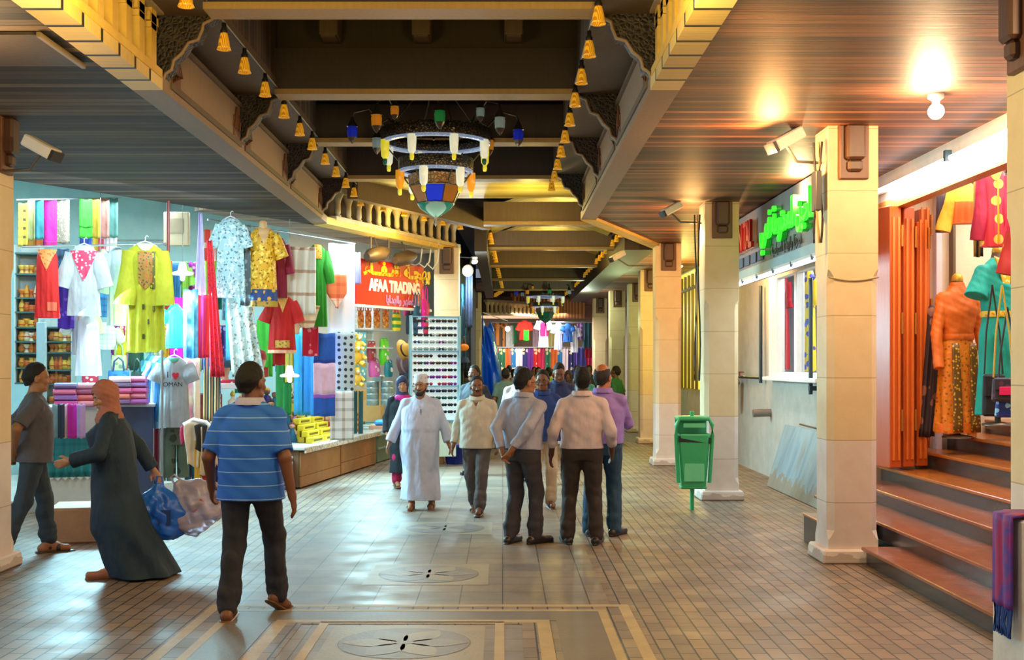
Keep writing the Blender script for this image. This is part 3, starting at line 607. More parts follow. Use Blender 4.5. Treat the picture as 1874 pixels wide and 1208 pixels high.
# yellow-lit barred window further back
t = thing('barred_window', 'tall yellow-lit barred shop window between the pillars', 'window', (3.98, 26.0, 1.2))
MB().box((.05, 0, 1.25), (.04, 3.2, 2.5)).build('pane', M('#d8c83a', .3, 0, None, None, 1, 1.0), t)
for i in range(7): MB().box((-.03, -1.5 + .5 * i, 1.2), (.05, .09, 2.4)).build('bar', M('#5a4a1c', .5), t)
MB().box((-.04, 0, 2.1), (.06, 3.2, .05)).build('cross_bar', M('#4a3c18', .5), t)
MB().tube([(-.3, -1.2, 2.55), (-.3, 1.2, 2.5)], .04, 8).build('tube', M('#fff6c8', .3, 0, None, None, 1, 3), t)
# ================================================================ LANTERNS
BRASS = M('#3a352d', .35, .7, 'lattice', '#6d675a', 34); BRASSL = M('#5d564a', .3, .8)
def glassm(c, em=.35): return M(c, .2, 0, None, None, 1, em)
MILK = glassm('#d8dcc4', .45); YELG = glassm('#d8cf3c', .4); AMB = glassm('#d98f1e', .4); BLUEG = M('#1530c8', .12, 0, None, None, 1, .25); TEALG = M('#12604e', .12, 0, None, None, 1, .06); AMBG = M('#8a5a1e', .15, 0, None, None, 1, .12)
RIMG = M('#b9cbe6', .2, .6, 'speckle', '#7f8fb0', 60, .35)
def bottle(parent, x, y, z, top, tip, s=1):
    b = MB().lathe([(.045 * s, 0), (.047 * s, -.06 * s), (.04 * s, -.17 * s), (.02 * s, -.2 * s), (.02 * s, -.22 * s)], (x, y, z), 12).build('glass_lamp', top, parent)
    MB().lathe([(.021 * s, -.2 * s), (.024 * s, -.23 * s), (.018 * s, -.26 * s), (.004, -.265 * s)], (x, y, z), 10).build('lamp_tip', tip, b)
def lantern(parent, x, y, z, gm, s=1):
    l = MB().lathe([(.012 * s, .0), (.05 * s, .04 * s), (.055 * s, .12 * s), (.045 * s, .16 * s), (.02 * s, .17 * s)], (x, y, z), 8, False).build('hanging_lantern', gm, parent)
    MB().lathe([(.062 * s, .15 * s), (.03 * s, .2 * s), (.012 * s, .25 * s), (.004, .27 * s)], (x, y, z), 8, False).build('lantern_cap', BRASSL, l); MB().lathe([(.004, -.03 * s), (.03 * s, .0), (.05 * s, .04 * s)], (x, y, z), 8, False).build('lantern_base', BRASSL, l)
def chandelier(loc, label, s=1, top=1.1, teal=False):
    c = thing('chandelier', label, 'chandelier', loc)
    def band(r, z0, z1, mt, name, th=.02):
        m = MB(); N = 32
        def ring(rr, z): return [(math.cos(2 * math.pi * i / N) * rr, math.sin(2 * math.pi * i / N) * rr, z) for i in range(N)]
        m.rings([ring(r, z0), ring(r, z1), ring(r - th, z1), ring(r - th, z0), ring(r, z0)], False); m.build(name, mt, c)
    band(.58 * s, 0, .13 * s, BRASS, 'upper_ring'); band(.575 * s, -.03 * s, .004, RIMG, 'upper_rim', .05)
    band(.40 * s, -.30 * s, -.18 * s, BRASS, 'lower_ring'); band(.395 * s, -.33 * s, -.296 * s, RIMG, 'lower_rim', .05)
    for k in range(8):
        t = math.pi / 8 + k * math.pi / 4; bottle(c, math.cos(t) * .56 * s, math.sin(t) * .56 * s, -.01, MILK if k % 4 else YELG, (YELG, TEALG, YELG)[k % 3], s)
    for k in range(6):
        t = .25 + k * math.pi / 3; bottle(c, math.cos(t) * .385 * s, math.sin(t) * .385 * s, -.31 * s, (AMB, MILK, MILK)[k % 3], YELG, s)
    m = MB()
    for k in range(6):
        t = k * math.pi / 3; m.tube([(math.cos(t) * .56 * s, math.sin(t) * .56 * s, .0), (math.cos(t) * .39 * s, math.sin(t) * .39 * s, -.2 * s)], .008, 5); m.tube([(math.cos(t) * .39 * s, math.sin(t) * .39 * s, -.3 * s), (math.cos(t) * .29 * s, math.sin(t) * .29 * s, -.44 * s)], .008, 5)
    m.build('ring_straps', BRASSL, c)
    # faceted glass bowl
    N = 8; r1, r2, z1, z2 = .29 * s, .2 * s, -.47 * s, -.65 * s
    def pt(r, i, z): t = 2 * math.pi * (i + .5) / N; return (math.cos(t) * r, math.sin(t) * r, z)
    cols = [BLUEG, AMBG, TEALG, AMBG] if not teal else [TEALG, TEALG, AMBG, TEALG]
    for i in range(N):
        MB().add([pt(r1, i, z1), pt(r1, i + 1, z1), pt(r2, i + 1, z2), pt(r2, i, z2), pt(r1 - .012, i, z1), pt(r1 - .012, i + 1, z1), pt(r2 - .012, i + 1, z2), pt(r2 - .012, i, z2)], [(0, 1, 2, 3), (7, 6, 5, 4), (0, 4, 5, 1), (3, 2, 6, 7)]).build('bowl_pane', cols[(i + 3) % 4], c)
    m = MB()
    for i in range(N): m.tube([pt(r1, i, z1), pt(r2, i, z2)], .008, 5); m.tube([pt(r1, i, z1), pt(r1, i + 1, z1)], .009, 5); m.tube([pt(r2, i, z2), pt(r2, i + 1, z2)], .008, 5)
    m.build('bowl_frame', BRASSL, c)
    MB().lathe([(r1 * .98, z1), (r1, z1 + .07 * s), (r1 * 1.02, z1 + .12 * s)], n=8, smooth=False, rot=None).build('bowl_collar', M('#7a5a34', .4, .3, 'lattice', '#a58a5a', 26), c)
    MB().lathe([(r2, z2), (r2 * .8, z2 - .06 * s), (r2 * .4, z2 - .11 * s), (.03, z2 - .14 * s)], n=16).build('bowl_dome', TEALG, c)
    MB().lathe([(.03, z2 - .135 * s), (.012, z2 - .16 * s), (.02, z2 - .2 * s), (.003, z2 - .24 * s)], n=8).build('finial', BRASSL, c)
    for k in range(8):
        t = k * math.pi / 4 + .1; a = Vector((math.cos(t), math.sin(t), 0)); gm = (M('#1a2bb0', .15, 0, None, None, 1, .2), M('#b9731c', .2, 0, None, None, 1, .3), M('#1d7a3c', .2, 0, None, None, 1, .2), M('#8fa7a8', .1, 0, None, None, 1, .12))[k % 4]
        MB().tube([a * .5 * s + Vector((0, 0, .12 * s)), a * .7 * s + Vector((0, 0, .34 * s)), a * .86 * s + Vector((0, 0, .3 * s)), a * .88 * s + Vector((0, 0, .24 * s))], .011, 6).build('arm', BRASSL, c)
        lantern(c, a.x * .88 * s, a.y * .88 * s, 0, gm, s)
        if k % 2: lantern(c, a.x * .62 * s, a.y * .62 * s, .16 * s, gm, s * .8)
    m = MB()
    for k in range(4): t = k * math.pi / 2 + .4; m.tube([(math.cos(t) * .5 * s, math.sin(t) * .5 * s, .13 * s), (0, 0, .75 * s)], .008, 5)
    m.tube([(0, 0, .7 * s), (0, 0, top)], .014, 6); m.build('hanging_chain', BRASSL, c)
chandelier((-.71, 12.75, 4.06), 'large two-ringed brass lantern chandelier with blue and amber glass bowl')
chandelier((1.28, 36.0, 3.75), 'distant chandelier with dark teal bowl at the end of the hall', 1.0, .5, True)
# ---- bell lamps on strings
BELL = M('#e0a526', .3, 0, 'vstripe', '#b57414', 60, .28); BELLD = M('#1d1a17', .5)
def bell0(loc, label, group):
    b = thing('bell_lamp', label, 'lamp', loc, 0, group); b.scale = (.86, .86, .86)
    prof = [(.028, .0), (.036, -.03), (.046, -.075), (.05, -.115), (.062, -.145), (.056, -.145), (.04, -.11), (.026, -.02)]
    m = MB(); rs = []; N = 16
    for r, z in prof: rs.append([(math.cos(2 * math.pi * i / N) * r * (1 + .05 * (i % 2)), math.sin(2 * math.pi * i / N) * r * (1 + .05 * (i % 2)), z - .05) for i in range(N)])
    m.rings(rs, False).build('glass_shade', BELL, b)
    MB().lathe([(.03, -.052), (.034, -.03), (.02, -.005), (.02, .035), (.008, .04)], n=10).build('socket', BELLD, b); return b
BELL0 = None
def bells(pts, txt, group):
    global BELL0
    for i, p in enumerate(pts):
        lab = txt % (ORD[i] if i < len(ORD) else 'far')
        if BELL0 is None: BELL0 = bell0(p, lab, group)
        else: copy_of(BELL0, p, random.uniform(0, 1), lab, group)
WIRE = M('#7a7f78', .5)
def wire(pts, label):
    m = MB(); m.tube(pts, .009, 5); m.build('lamp_cable', WIRE, label=label, cat='cable')
zl = 4.22
lp = [Vector((-2.08, 2.1 * F / (CX - px), zl)) for px in (335, 405, 443, 481, 516, 545, 568, 592, 612, 630, 645)]
bells(lp, '%s amber bell lamp from the near end of the left string', 'bell lamps on the left string'); wire([(-2.08, 5, zl + .04)] + [p + Vector((0, 0, .04)) for p in lp] + [(-2.05, 17.2, zl + .04)], 'long lamp cable along the left ledge of the opening')
lq = [Vector((.66, 8.3 + i * .88, zl)) for i in range(10)]
bells(lq, '%s amber bell lamp from the near end of the right string', 'bell lamps on the right string'); wire([(.66, 5, zl + .04)] + [p + Vector((0, 0, .04)) for p in lq] + [(.66, 16.8, zl + .04)], 'long lamp cable along the right ledge of the opening')
a = Vector((-2.12, 17.5, 4.2)); b = Vector((-.5, 21.2, 4.2)); lr = [a.lerp(b, (i + .15) / 6) for i in range(6)]
bells(lr, '%s amber bell lamp over the slanting cream balustrade', 'bell lamps over the balustrade'); wire([a] + [p + Vector((0, 0, .04)) for p in lr] + [b], 'lamp cable over the slanting cream balustrade')
ls = [Vector((-.22 + .012 * i, 21.6 + .8 * i, 4.12)) for i in range(18)]; wire([p + Vector((0, 0, .04)) for p in ls], 'lamp cable down the left side of the corridor'); bells(ls, '%s small bell lamp going down the left side of the corridor', 'bell lamps left of the corridor')
lt = [Vector((2.08 + .002 * i, 21.2 + .8 * i, 4.12)) for i in range(18)]; wire([p + Vector((0, 0, .04)) for p in lt], 'lamp cable down the right side of the corridor'); bells(lt, '%s small bell lamp going down the right side of the corridor', 'bell lamps right of the corridor')
lu = [Vector((-.02 - .055 * i, 36.2 + .6 * i, 4.05)) for i in range(5)]; wire([ls[-1] + Vector((0, 0, .04))] + [p + Vector((0, 0, .04)) for p in lu], 'lamp cable turning left at the far junction'); bells(lu, '%s tiny bell lamp turning off the left corridor string', 'bell lamps turning left at the far end')
lv = [Vector((2.0 - .05 * i, 35.9 + .55 * i, 4.0)) for i in range(9)]; wire([lt[-1] + Vector((0, 0, .04))] + [p + Vector((0, 0, .04)) for p in lv], 'lamp cable running to the far chandelier'); bells(lv, '%s tiny bell lamp running on to the far chandelier', 'bell lamps at the far chandelier')
# ---- hatch in the left soffit
h = thing('ceiling_hatch', 'dark rectangular hatch with a pale rim in the left wooden soffit', 'hatch', (-3.45, 7.75, 3.735))
MB().box((0, 0, 0), (1.22, .75, .02)).build('hatch_board', M('#33291f', .6, 0, 'wood', '#4a3d30'), h); MB().box((.61, 0, -.012), (.025, .8, .03)).build('hatch_rim', M('#7d6a52', .5), h)
MB().box((-.2, -.1, -.014), (.75, .22, .012)).build('hatch_slot', DARK, h); MB().box((-.35, -.12, -.024), (.12, .04, .012)).build('hatch_light', M('#ffffff', .4, 0, None, None, 1, 2), h)
# ================================================================ FIGURES: signed-distance bodies and clothes, meshed with surface nets
class SDF:
    def __init__(s, lo, hi, h):
        s.h = h; s.lo = np.array(lo, float); n = np.ceil((np.array(hi) - s.lo) / h).astype(int) + 1; s.n = n
        s.ax = [s.lo[i] + h * np.arange(n[i]) for i in range(3)]; s.f = np.full(n, .06, np.float32)
    def sub(s, lo, hi):
        a = np.clip(np.floor((np.array(lo) - s.lo) / s.h).astype(int), 0, s.n - 1); b = np.clip(np.ceil((np.array(hi) - s.lo) / s.h).astype(int) + 1, 1, s.n)
        if (b <= a).any(): return None
        sl = tuple(slice(a[i], b[i]) for i in range(3)); return sl, np.meshgrid(*[s.ax[i][sl[i]] for i in range(3)], indexing='ij', sparse=True)
    def put(s, fn, lo, hi, k=.02, op='u'):
        m = .05 + k; q = s.sub(np.minimum(lo, hi) - m, np.maximum(lo, hi) + m)
        if q is None: return
        sl, g = q; d = fn(*g).astype(np.float32); f = s.f[sl]
        if op == 'u':
            h = np.clip(.5 + .5 * (f - d) / k, 0, 1); s.f[sl] = f + (d - f) * h - k * h * (1 - h)
        elif op == 's':
            d = -d; h = np.clip(.5 - .5 * (f - d) / k, 0, 1); s.f[sl] = f + (d - f) * h + k * h * (1 - h)
    def cone(s, a, b, r1, r2, k=.02, op='u', flat=None, cap=False):
        a = np.array(a, float); b = np.array(b, float); d = b - a; L2 = max(d @ d, 1e-9)
        def fn(X, Y, Z):
            px, py, pz = X - a[0], Y - a[1], Z - a[2]; tt = (px * d[0] + py * d[1] + pz * d[2]) / L2; t = np.clip(tt, 0, 1)
            qx, qy, qz = px - d[0] * t, py - d[1] * t, pz - d[2] * t
            if flat is not None:
                e, sc = flat; w_ = qx * e[0] + qy * e[1] + qz * e[2]; return np.sqrt(qx * qx + qy * qy + qz * qz + w_ * w_ * (sc * sc - 1)) - (r1 + (r2 - r1) * t)
            e_ = np.sqrt(qx * qx + qy * qy + qz * qz) - (r1 + (r2 - r1) * t)
            return np.maximum(e_, (tt - 1) * math.sqrt(L2)) if cap else e_
        r = max(r1, r2); s.put(fn, np.minimum(a, b) - r, np.maximum(a, b) + r, k, op)
    def ell(s, c, r, rot=None, k=.02, op='u'):
        c = np.array(c, float); r = np.array(r, float); m = np.array(rot) if rot is not None else np.eye(3)
        def fn(X, Y, Z):
            p = (X - c[0], Y - c[1], Z - c[2]); q = [p[0] * m[0][i] + p[1] * m[1][i] + p[2] * m[2][i] for i in range(3)]
            k0 = np.sqrt(sum((q[i] / r[i]) ** 2 for i in range(3))); k1 = np.sqrt(sum((q[i] / r[i] ** 2) ** 2 for i in range(3))); return k0 * (k0 - 1) / np.maximum(k1, 1e-6)
        R_ = r.max(); s.put(fn, c - R_, c + R_, k, op)
    def loft(s, T, prof, k=.02, fold=None, p=2.3):
        """stack of rounded sections (z, rx, ry, cx, cy) in the frame T (4x4), fold(theta, z) -> radius factor"""
        Ti = np.array(T.inverted()); pr = np.array([list(q) + [0] * (5 - len(q)) for q in prof], float); o = np.argsort(pr[:, 0]); pr = pr[o]
        zz = np.linspace(pr[0, 0], pr[-1, 0], 64); dn = np.stack([np.interp(zz, pr[:, 0], pr[:, c]) for c in range(5)], 1)
        for _ in range(10): dn[1:-1, 1:] = .25 * dn[:-2, 1:] + .5 * dn[1:-1, 1:] + .25 * dn[2:, 1:]
        pr = dn
        rr = pr[:, 1:3].max() * 1.15; cs = [np.array(T @ Vector((x, y, z))) for x in (-rr, rr) for y in (-rr, rr) for z in (pr[0, 0], pr[-1, 0])]
        off = np.abs(pr[:, 3:5]).max(); lo = np.min(cs, 0) - off; hi = np.max(cs, 0) + off
        def fn(X, Y, Z):
            x = Ti[0][0] * X + Ti[0][1] * Y + Ti[0][2] * Z + Ti[0][3]; y = Ti[1][0] * X + Ti[1][1] * Y + Ti[1][2] * Z + Ti[1][3]; z = Ti[2][0] * X + Ti[2][1] * Y + Ti[2][2] * Z + Ti[2][3]
            zc = np.clip(z, pr[0, 0], pr[-1, 0]); rx = np.interp(zc, pr[:, 0], pr[:, 1]); ry = np.interp(zc, pr[:, 0], pr[:, 2]); x = x - np.interp(zc, pr[:, 0], pr[:, 3]); y = y - np.interp(zc, pr[:, 0], pr[:, 4])
            if fold: fc = fold(np.arctan2(y, x), z); rx = rx * fc; ry = ry * fc
            q = (np.abs(x / rx) ** p + np.abs(y / ry) ** p) ** (1 / p); rad = np.sqrt(x * x + y * y) + 1e-6; d = rad * (1 - 1 / np.maximum(q, 1e-4)); d = np.where(q < .3, -np.minimum(rx, ry) * .7, d)
            return np.maximum(d, np.maximum(pr[0, 0] - z, z - pr[-1, 0]))
        s.put(fn, lo, hi, k)
    def cut(s, p, n, k=.004):
        p = np.array(p, float); n = np.array(n, float); n = n / np.linalg.norm(n); X, Y, Z = np.meshgrid(*s.ax, indexing='ij', sparse=True)
        s.f = np.maximum(s.f, ((X - p[0]) * n[0] + (Y - p[1]) * n[1] + (Z - p[2]) * n[2]).astype(np.float32))
    def wrinkle(s, amp, sc=(9, 9, 5), seed=0):
        X, Y, Z = np.meshgrid(*s.ax, indexing='ij', sparse=True); a = seed * 1.7
        w_ = np.sin(X * sc[0] + a + 2.1 * np.sin(Z * sc[2] * .7 + a)) * np.sin(Y * sc[1] * .9 + 1.3 * a + 1.7 * np.sin(Z * sc[2] + X * 4)) + .6 * np.sin(X * sc[0] * 2.3 + Z * sc[2] * 2.9 + a) * np.sin(Y * sc[1] * 2.1 - Z * sc[2] * 2.2 + 2 * a)
        s.f = s.f + (amp * w_).astype(np.float32)
    def mesh(s, name):
        f = s.f.copy(); f[0] = f[-1] = .05; f[:, 0] = f[:, -1] = .05; f[:, :, 0] = f[:, :, -1] = .05
        ins = f < 0; c = [(i, j, k) for i in (0, 1) for j in (0, 1) for k in (0, 1)]; n = f.shape
        def cr(a, o): return a[o[0]:n[0] - 1 + o[0], o[1]:n[1] - 1 + o[1], o[2]:n[2] - 1 + o[2]]
        cnt = sum(cr(ins, o).astype(np.int8) for o in c); act = (cnt > 0) & (cnt < 8); I = np.argwhere(act)
        if len(I) == 0: return bpy.data.meshes.new(name)
        vid = np.full(act.shape, -1, np.int32); vid[act] = np.arange(len(I)); acc = np.zeros((len(I), 3)); num = np.zeros(len(I))
        V = {o: f[I[:, 0] + o[0], I[:, 1] + o[1], I[:, 2] + o[2]].astype(float) for o in c}
        for o in c:
            for axx in range(3):
                if o[axx] == 0:
                    o2 = tuple(o[q] + (q == axx) for q in range(3)); v0, v1 = V[o], V[o2]; m = (v0 < 0) != (v1 < 0); t = np.where(m, v0 / np.where(m, v0 - v1, 1), 0)
                    for q in range(3): acc[:, q] += np.where(m, o[q] + (t if q == axx else 0), 0)
                    num += m
        pos = (I + acc / num[:, None]) * s.h + s.lo; quads = []
        for axx in range(3):
            sl0 = [slice(1, -1)] * 3; sl1 = [slice(1, -1)] * 3; sl0[axx] = slice(0, n[axx] - 1); sl1[axx] = slice(1, n[axx])
            a, b = ins[tuple(sl0)], ins[tuple(sl1)]; E = np.argwhere(a != b); sg = a[tuple(E.T)]; E = E + [1 if q != axx else 0 for q in range(3)]
            u, v = (axx + 1) % 3, (axx + 2) % 3; du = np.eye(3, dtype=int)[u]; dv = np.eye(3, dtype=int)[v]
            Q = np.stack([vid[tuple((E - d).T)] for d in (du * 0, du, du + dv, dv)], 1); Q[~sg] = Q[~sg][:, ::-1]; quads.append(Q)
        Q = np.concatenate(quads); Q = Q[(Q >= 0).all(1)]; me = bpy.data.meshes.new(name); me.vertices.add(len(pos)); me.vertices.foreach_set('co', pos.astype(np.float32).ravel())
        me.loops.add(Q.size); me.loops.foreach_set('vertex_index', Q.astype(np.int32).ravel()); me.polygons.add(len(Q)); me.polygons.foreach_set('loop_start', np.arange(0, Q.size, 4, dtype=np.int32)); me.polygons.foreach_set('use_smooth', np.ones(len(Q), bool)); me.update(); me.validate(); return me
def ik(a, t, l1, l2, pole):
    a, t, pole = Vector(a), Vector(t), Vector(pole); d = t - a; L = min(d.length, (l1 + l2) * .995); u = d.normalized(); t = a + u * L
    x = (l1 * l1 - l2 * l2 + L * L) / (2 * L); y = math.sqrt(max(l1 * l1 - x * x, 0)); q = pole - u * pole.dot(u); q.normalize(); return a + u * x + q * y, t
HAIRM = M('#0d0a09', .8, 0, 'cloth', None, 3); GREYH = M('#2c2522', .8, 0, 'cloth', None, 3)
EYEW = M('#a89e94', .4); IRIS = M('#1d120c', .2)
def person(label, x, y, rz, H=1.72, skin='#8a5a3c', fat=0.0, lean=0, twist=0, head=(0, 0), feet=None, wrists=None, poles=None, top=None, legs=None, robe=None, hair='short', beard=None, cap=None, scarf=None, shoes=('#1c1816', 'shoe'),
           fine=.008, group=None, belt=None, z=0, female=False, face=True, glasses=False, curl=.5, footrz=(0, 0), lift=(0, 0), bust=0, cat='person', hold=(None, None)):
    S = H * .98 / 1.72; sk = M(skin, .5, 0, None, None, .5); h = fine
    T = Matrix.Translation((0, 0, .95)) @ Euler((R(-lean), 0, R(twist))).to_matrix().to_4x4() @ Matrix.Translation((0, 0, -.95))     # lean forward = towards +y
    def U(p): return T @ Vector(p)
    sh = .170 - (.02 if female else 0) + fat * .25; hipx = .092; feet = feet or ((-.1, 0, 0), (.1, 0, 0)); wrists = wrists or ((-.245, .03, .86), (.245, .03, .86)); poles = poles or ((-.3, -1, 0), (.3, -1, 0))
    J = {}
    for i, sx in enumerate((-1, 1)):
        hp = Vector((sx * hipx, 0, .92)); an = Vector(feet[i]) + Vector((0, 0, .085)); kn, an = ik(hp, an, .43, .42, (0.05 * sx, 1, 0)); J['hip', i], J['knee', i], J['ank', i] = hp, kn, an
        so = U((sx * sh, -.005, 1.357)); el, wr = ik(so, Vector(wrists[i]), .285, .255, poles[i]); J['sho', i], J['elb', i], J['wri', i] = so, el, wr
    neck = U((0, -.005, 1.43)); hb = U((0, .015, 1.50))
    HR = (T.to_3x3().to_4x4() if abs(lean) < 1 else Euler((R(-lean * .4), 0, R(twist * .7))).to_matrix().to_4x4()) @ Euler((R(-head[1]), 0, R(head[0]))).to_matrix().to_4x4()
    HT = Matrix.Translation(hb) @ HR
    def Hd(p): return np.array(HT @ Vector(p))
    hm = np.array(HR.to_3x3())
    allp = [np.array(v) for v in J.values()] + [Hd((0, 0, .12))]; lo = np.min(allp, 0) - .26; hi = np.max(allp, 0) + .26; lo[2] = -.02 + min(0, lift[0], lift[1])
    # ---------- body
    B = SDF(lo, hi, h)
    B.loft(T, [(.86, .15, .10), (.95, .165 + fat * .3, .112 + fat * .3), (1.06, .145 + fat * .5, .105 + fat * .7, 0, fat * .3), (1.17, .148 + fat * .4, .11 + fat * .5, 0, fat * .2), (1.29, .168 - .02 * female, .115 + bust, 0, .01 + bust), (1.38, .13 - .01 * female, .09), (1.43, .085, .066), (1.45, .07, .06)], .03)
    B.cone(neck, Hd((0, -.01, .03)), .062, .056, .03)
    for i, sx in enumerate((-1, 1)):
        B.cone(U((sx * .06, -.01, 1.415)), J['sho', i], .048, .056, .03); B.cone(J['sho', i], J['elb', i], .058, .043, .02); B.cone(J['elb', i], J['wri', i], .044, .028, .015)
        B.cone(J['hip', i], J['knee', i], .092 + fat * .2, .062, .03); B.cone(J['knee', i], J['ank', i], .06, .038, .02); B.ell(J['knee', i] * .68 + J['ank', i] * .32 + Vector((0, -.02, 0)), (.052, .056, .11), None, .02)
        fr = R(footrz[i]); fd = Vector((-math.sin(fr), math.cos(fr), 0)); an = J['ank', i]; pit = lift[i]; fd3 = (fd + Vector((0, 0, -pit))).normalized()
        toe = an + fd3 * .17 + Vector((0, 0, -.05)); heel = an - fd3 * .05 + Vector((0, 0, -.045)); J['toe', i], J['heel', i] = toe, heel
        B.cone(an, heel, .038, .036, .02); B.cone(heel, toe, .036, .032, .02); B.cone(an, (an + toe) / 2 + Vector((0, 0, .0)), .034, .03, .03)
        # hand
        fdir = (J['wri', i] - J['elb', i]).normalized(); wr = J['wri', i]; side = Vector((sx, 0, 0)) if hold[i] is None else Vector(hold[i]); nrm = side - fdir * side.dot(fdir); nrm.normalize(); lat = fdir.cross(nrm) * (1 if sx > 0 else -1)
        if lat.y < -.2 and hold[i] is None: lat = -lat
        pc = wr + fdir * .05; B.cone(wr, wr + fdir * .02, .028, .028, .01)
        for q in (-.024, -.008, .008, .024): B.cone(wr + fdir * .02 + lat * q * .6, wr + fdir * .085 + lat * q, .016, .0135, .012)
        if h < .012:
            cu = curl if not isinstance(curl, tuple) else curl[i]
            for q, ln in ((.028, .066), (.0095, .075), (-.0095, .07), (-.028, .055)):
                b0 = wr + fdir * .088 + lat * q; d1 = (fdir - nrm * cu * .55).normalized(); d2 = (fdir - nrm * cu * 1.5).normalized(); m1 = b0 + d1 * ln * .5; B.cone(b0, m1, .0105, .0098, .004); B.cone(m1, m1 + d2 * ln * .5, .0098, .0085, .004)
            t0 = wr + fdir * .03 + lat * .03; t1 = t0 + (fdir * .7 + lat * .7 - nrm * .15).normalized() * .035; B.cone(t0, t1, .014, .0115, .008); B.cone(t1, t1 + (fdir * .9 + lat * .2 - nrm * .3).normalized() * .03, .0115, .009, .004)
        else: B.cone(wr + fdir * .08, wr + fdir * .15 - nrm * .03, .034, .022, .02, flat=(nrm, 1.9))
    # head: cranium, face, jaw, nose, brow, ears, sockets
    B.ell(Hd((0, -.018, .135)), (.075, .095, .098), hm, .02); B.ell(Hd((0, .03, .085)), (.062, .066, .088), hm, .03); B.cone(Hd((-.032, .045, .012)), Hd((.032, .045, .012)), .034, .034, .03); B.ell(Hd((0, .074, .0)), (.024, .02, .02), hm, .015)
    if h < .015:
        B.cone(Hd((0, .085, .10)), Hd((0, .112, .062)), .009, .0145, .01); B.cone(Hd((-.014, .1, .058)), Hd((.014, .1, .058)), .009, .009, .008)
        B.cone(Hd((-.045, .073, .118)), Hd((.045, .073, .118)), .014, .014, .015)
        for sx in (-1, 1): B.ell(Hd((sx * .032, .098, .098)), (.014, .007, .007), hm, .008, 's'); B.ell(Hd((sx * .043, .068, .068)), (.022, .022, .022), hm, .02); B.ell(Hd((sx * .078, -.008, .085)), (.012, .022, .034), hm, .006)
        B.cone(Hd((-.02, .088, .035)), Hd((.02, .088, .035)), .009, .009, .006); B.cone(Hd((-.016, .087, .025)), Hd((.016, .087, .025)), .0095, .0095, .006)
    o = link('person', B.mesh('person'), None, (x, y, z), rz, label, cat, group); o.data.materials.append(sk); o.scale = (S, S, S)
    def child(sd, name, mt, smooth=True):
        me = sd.mesh(name); me.materials.append(mt); return link(name, me, o)
    def mat_of(q): return M(*q) if isinstance(q, tuple) else (M(q, .8, 0, 'cloth') if isinstance(q, str) else q)
    # ---------- face details
    if face and h < .015:
        for sx in (-1, 1):
            e = MB().ball(Hd((sx * .032, .079, .097)), .0105, 8, (1.15, 1, .62)).build('eye', EYEW, o); MB().ball(Hd((sx * .032, .0862, .097)), .0052, 6).build('iris', IRIS, e)
            m = MB(); m.tube([Hd((sx * (.014 + .011 * q), .094 - .0035 * q * q * .8, .116 + .004 * math.sin(q * 1.1))) for q in range(4)], .0055, 5); m.build('eyebrow', HAIRM, o)
        m = MB(); m.tube([Hd((.024 * q, .096 - .012 * abs(q), .030 + .002 * abs(q))) for q in (-1, -.5, 0, .5, 1)], .005, 6); m.build('lips', M('#7d3f35' if not female else '#9c4a48', .4), o)
        if glasses:
            m = MB()
            for sx in (-1, 1):
                m.tube([Hd((sx * .034 + .024 * math.cos(q), .108, .098 + .018 * math.sin(q))) for q in [i * math.pi / 6 for i in range(13)]], .0025, 5); m.tube([Hd((sx * .058, .105, .1)), Hd((sx * .08, .0, .1))], .0025, 5)
            m.build('glasses', M('#1a1a1c', .3), o)
    # ---------- hair, beard, caps, scarves
    def hairsdf(): return SDF(Hd((0, 0, .1)) - .2, Hd((0, 0, .1)) + .2, max(h * .9, .006))
    if hair and not scarf:
        q = hairsdf(); q.ell(Hd((0, -.022, .137)), (.081, .102, .106), hm, .01); q.cone(Hd((0, -.05, .06)), Hd((0, -.06, .10)), .066, .08, .02)
        nm = np.array(HR.to_3x3() @ Vector((0, .8, -.62))); q.cut(Hd((0, .046, .172)), nm); nm = np.array(HR.to_3x3() @ Vector((0, .25, -1))); q.cut(Hd((0, -.04, .03)), nm); nm = np.array(HR.to_3x3() @ Vector((0, 1, -.18))); q.cut(Hd((0, .03, .1)), nm) if False else q.ell(Hd((0, .075, .09)), (.10, .085, .075), hm, .006, 's')
        if hair in ('bald', 'thin'): q.ell(Hd((0, -.035 if hair == 'bald' else -.03, .225 if hair == 'bald' else .235)), (.074, .13, .085) if hair == 'bald' else (.035, .045, .03), hm, .008, 's')
        if hair == 'long': q.cone(Hd((0, -.07, .12)), Hd((0, -.09, -.08)), .08, .06, .03)
        if cap: q.cut(Hd((0, 0, .15)), np.array(HR.to_3x3() @ Vector((0, 0, 1))))
        q.wrinkle(.0022, (60, 60, 60), 3); child(q, 'hair', GREYH if hair == 'bald' else HAIRM)
    if beard:
        q = hairsdf()
        if 'b' in beard:
            q.cone(Hd((-.045, .04, .03)), Hd((-.025, .07, -.005)), .03, .028, .015); q.cone(Hd((.045, .04, .03)), Hd((.025, .07, -.005)), .03, .028, .015); q.cone(Hd((-.02, .078, -.002)), Hd((.02, .078, -.002)), .026, .026, .015); q.ell(Hd((0, .1, .034)), (.028, .03, .014), hm, .01, 's')
        q.cone(Hd((-.024, .097, .046)), Hd((.024, .097, .046)), .0085, .0085, .006); child(q, 'beard', GREYH if 'g' in beard else HAIRM)
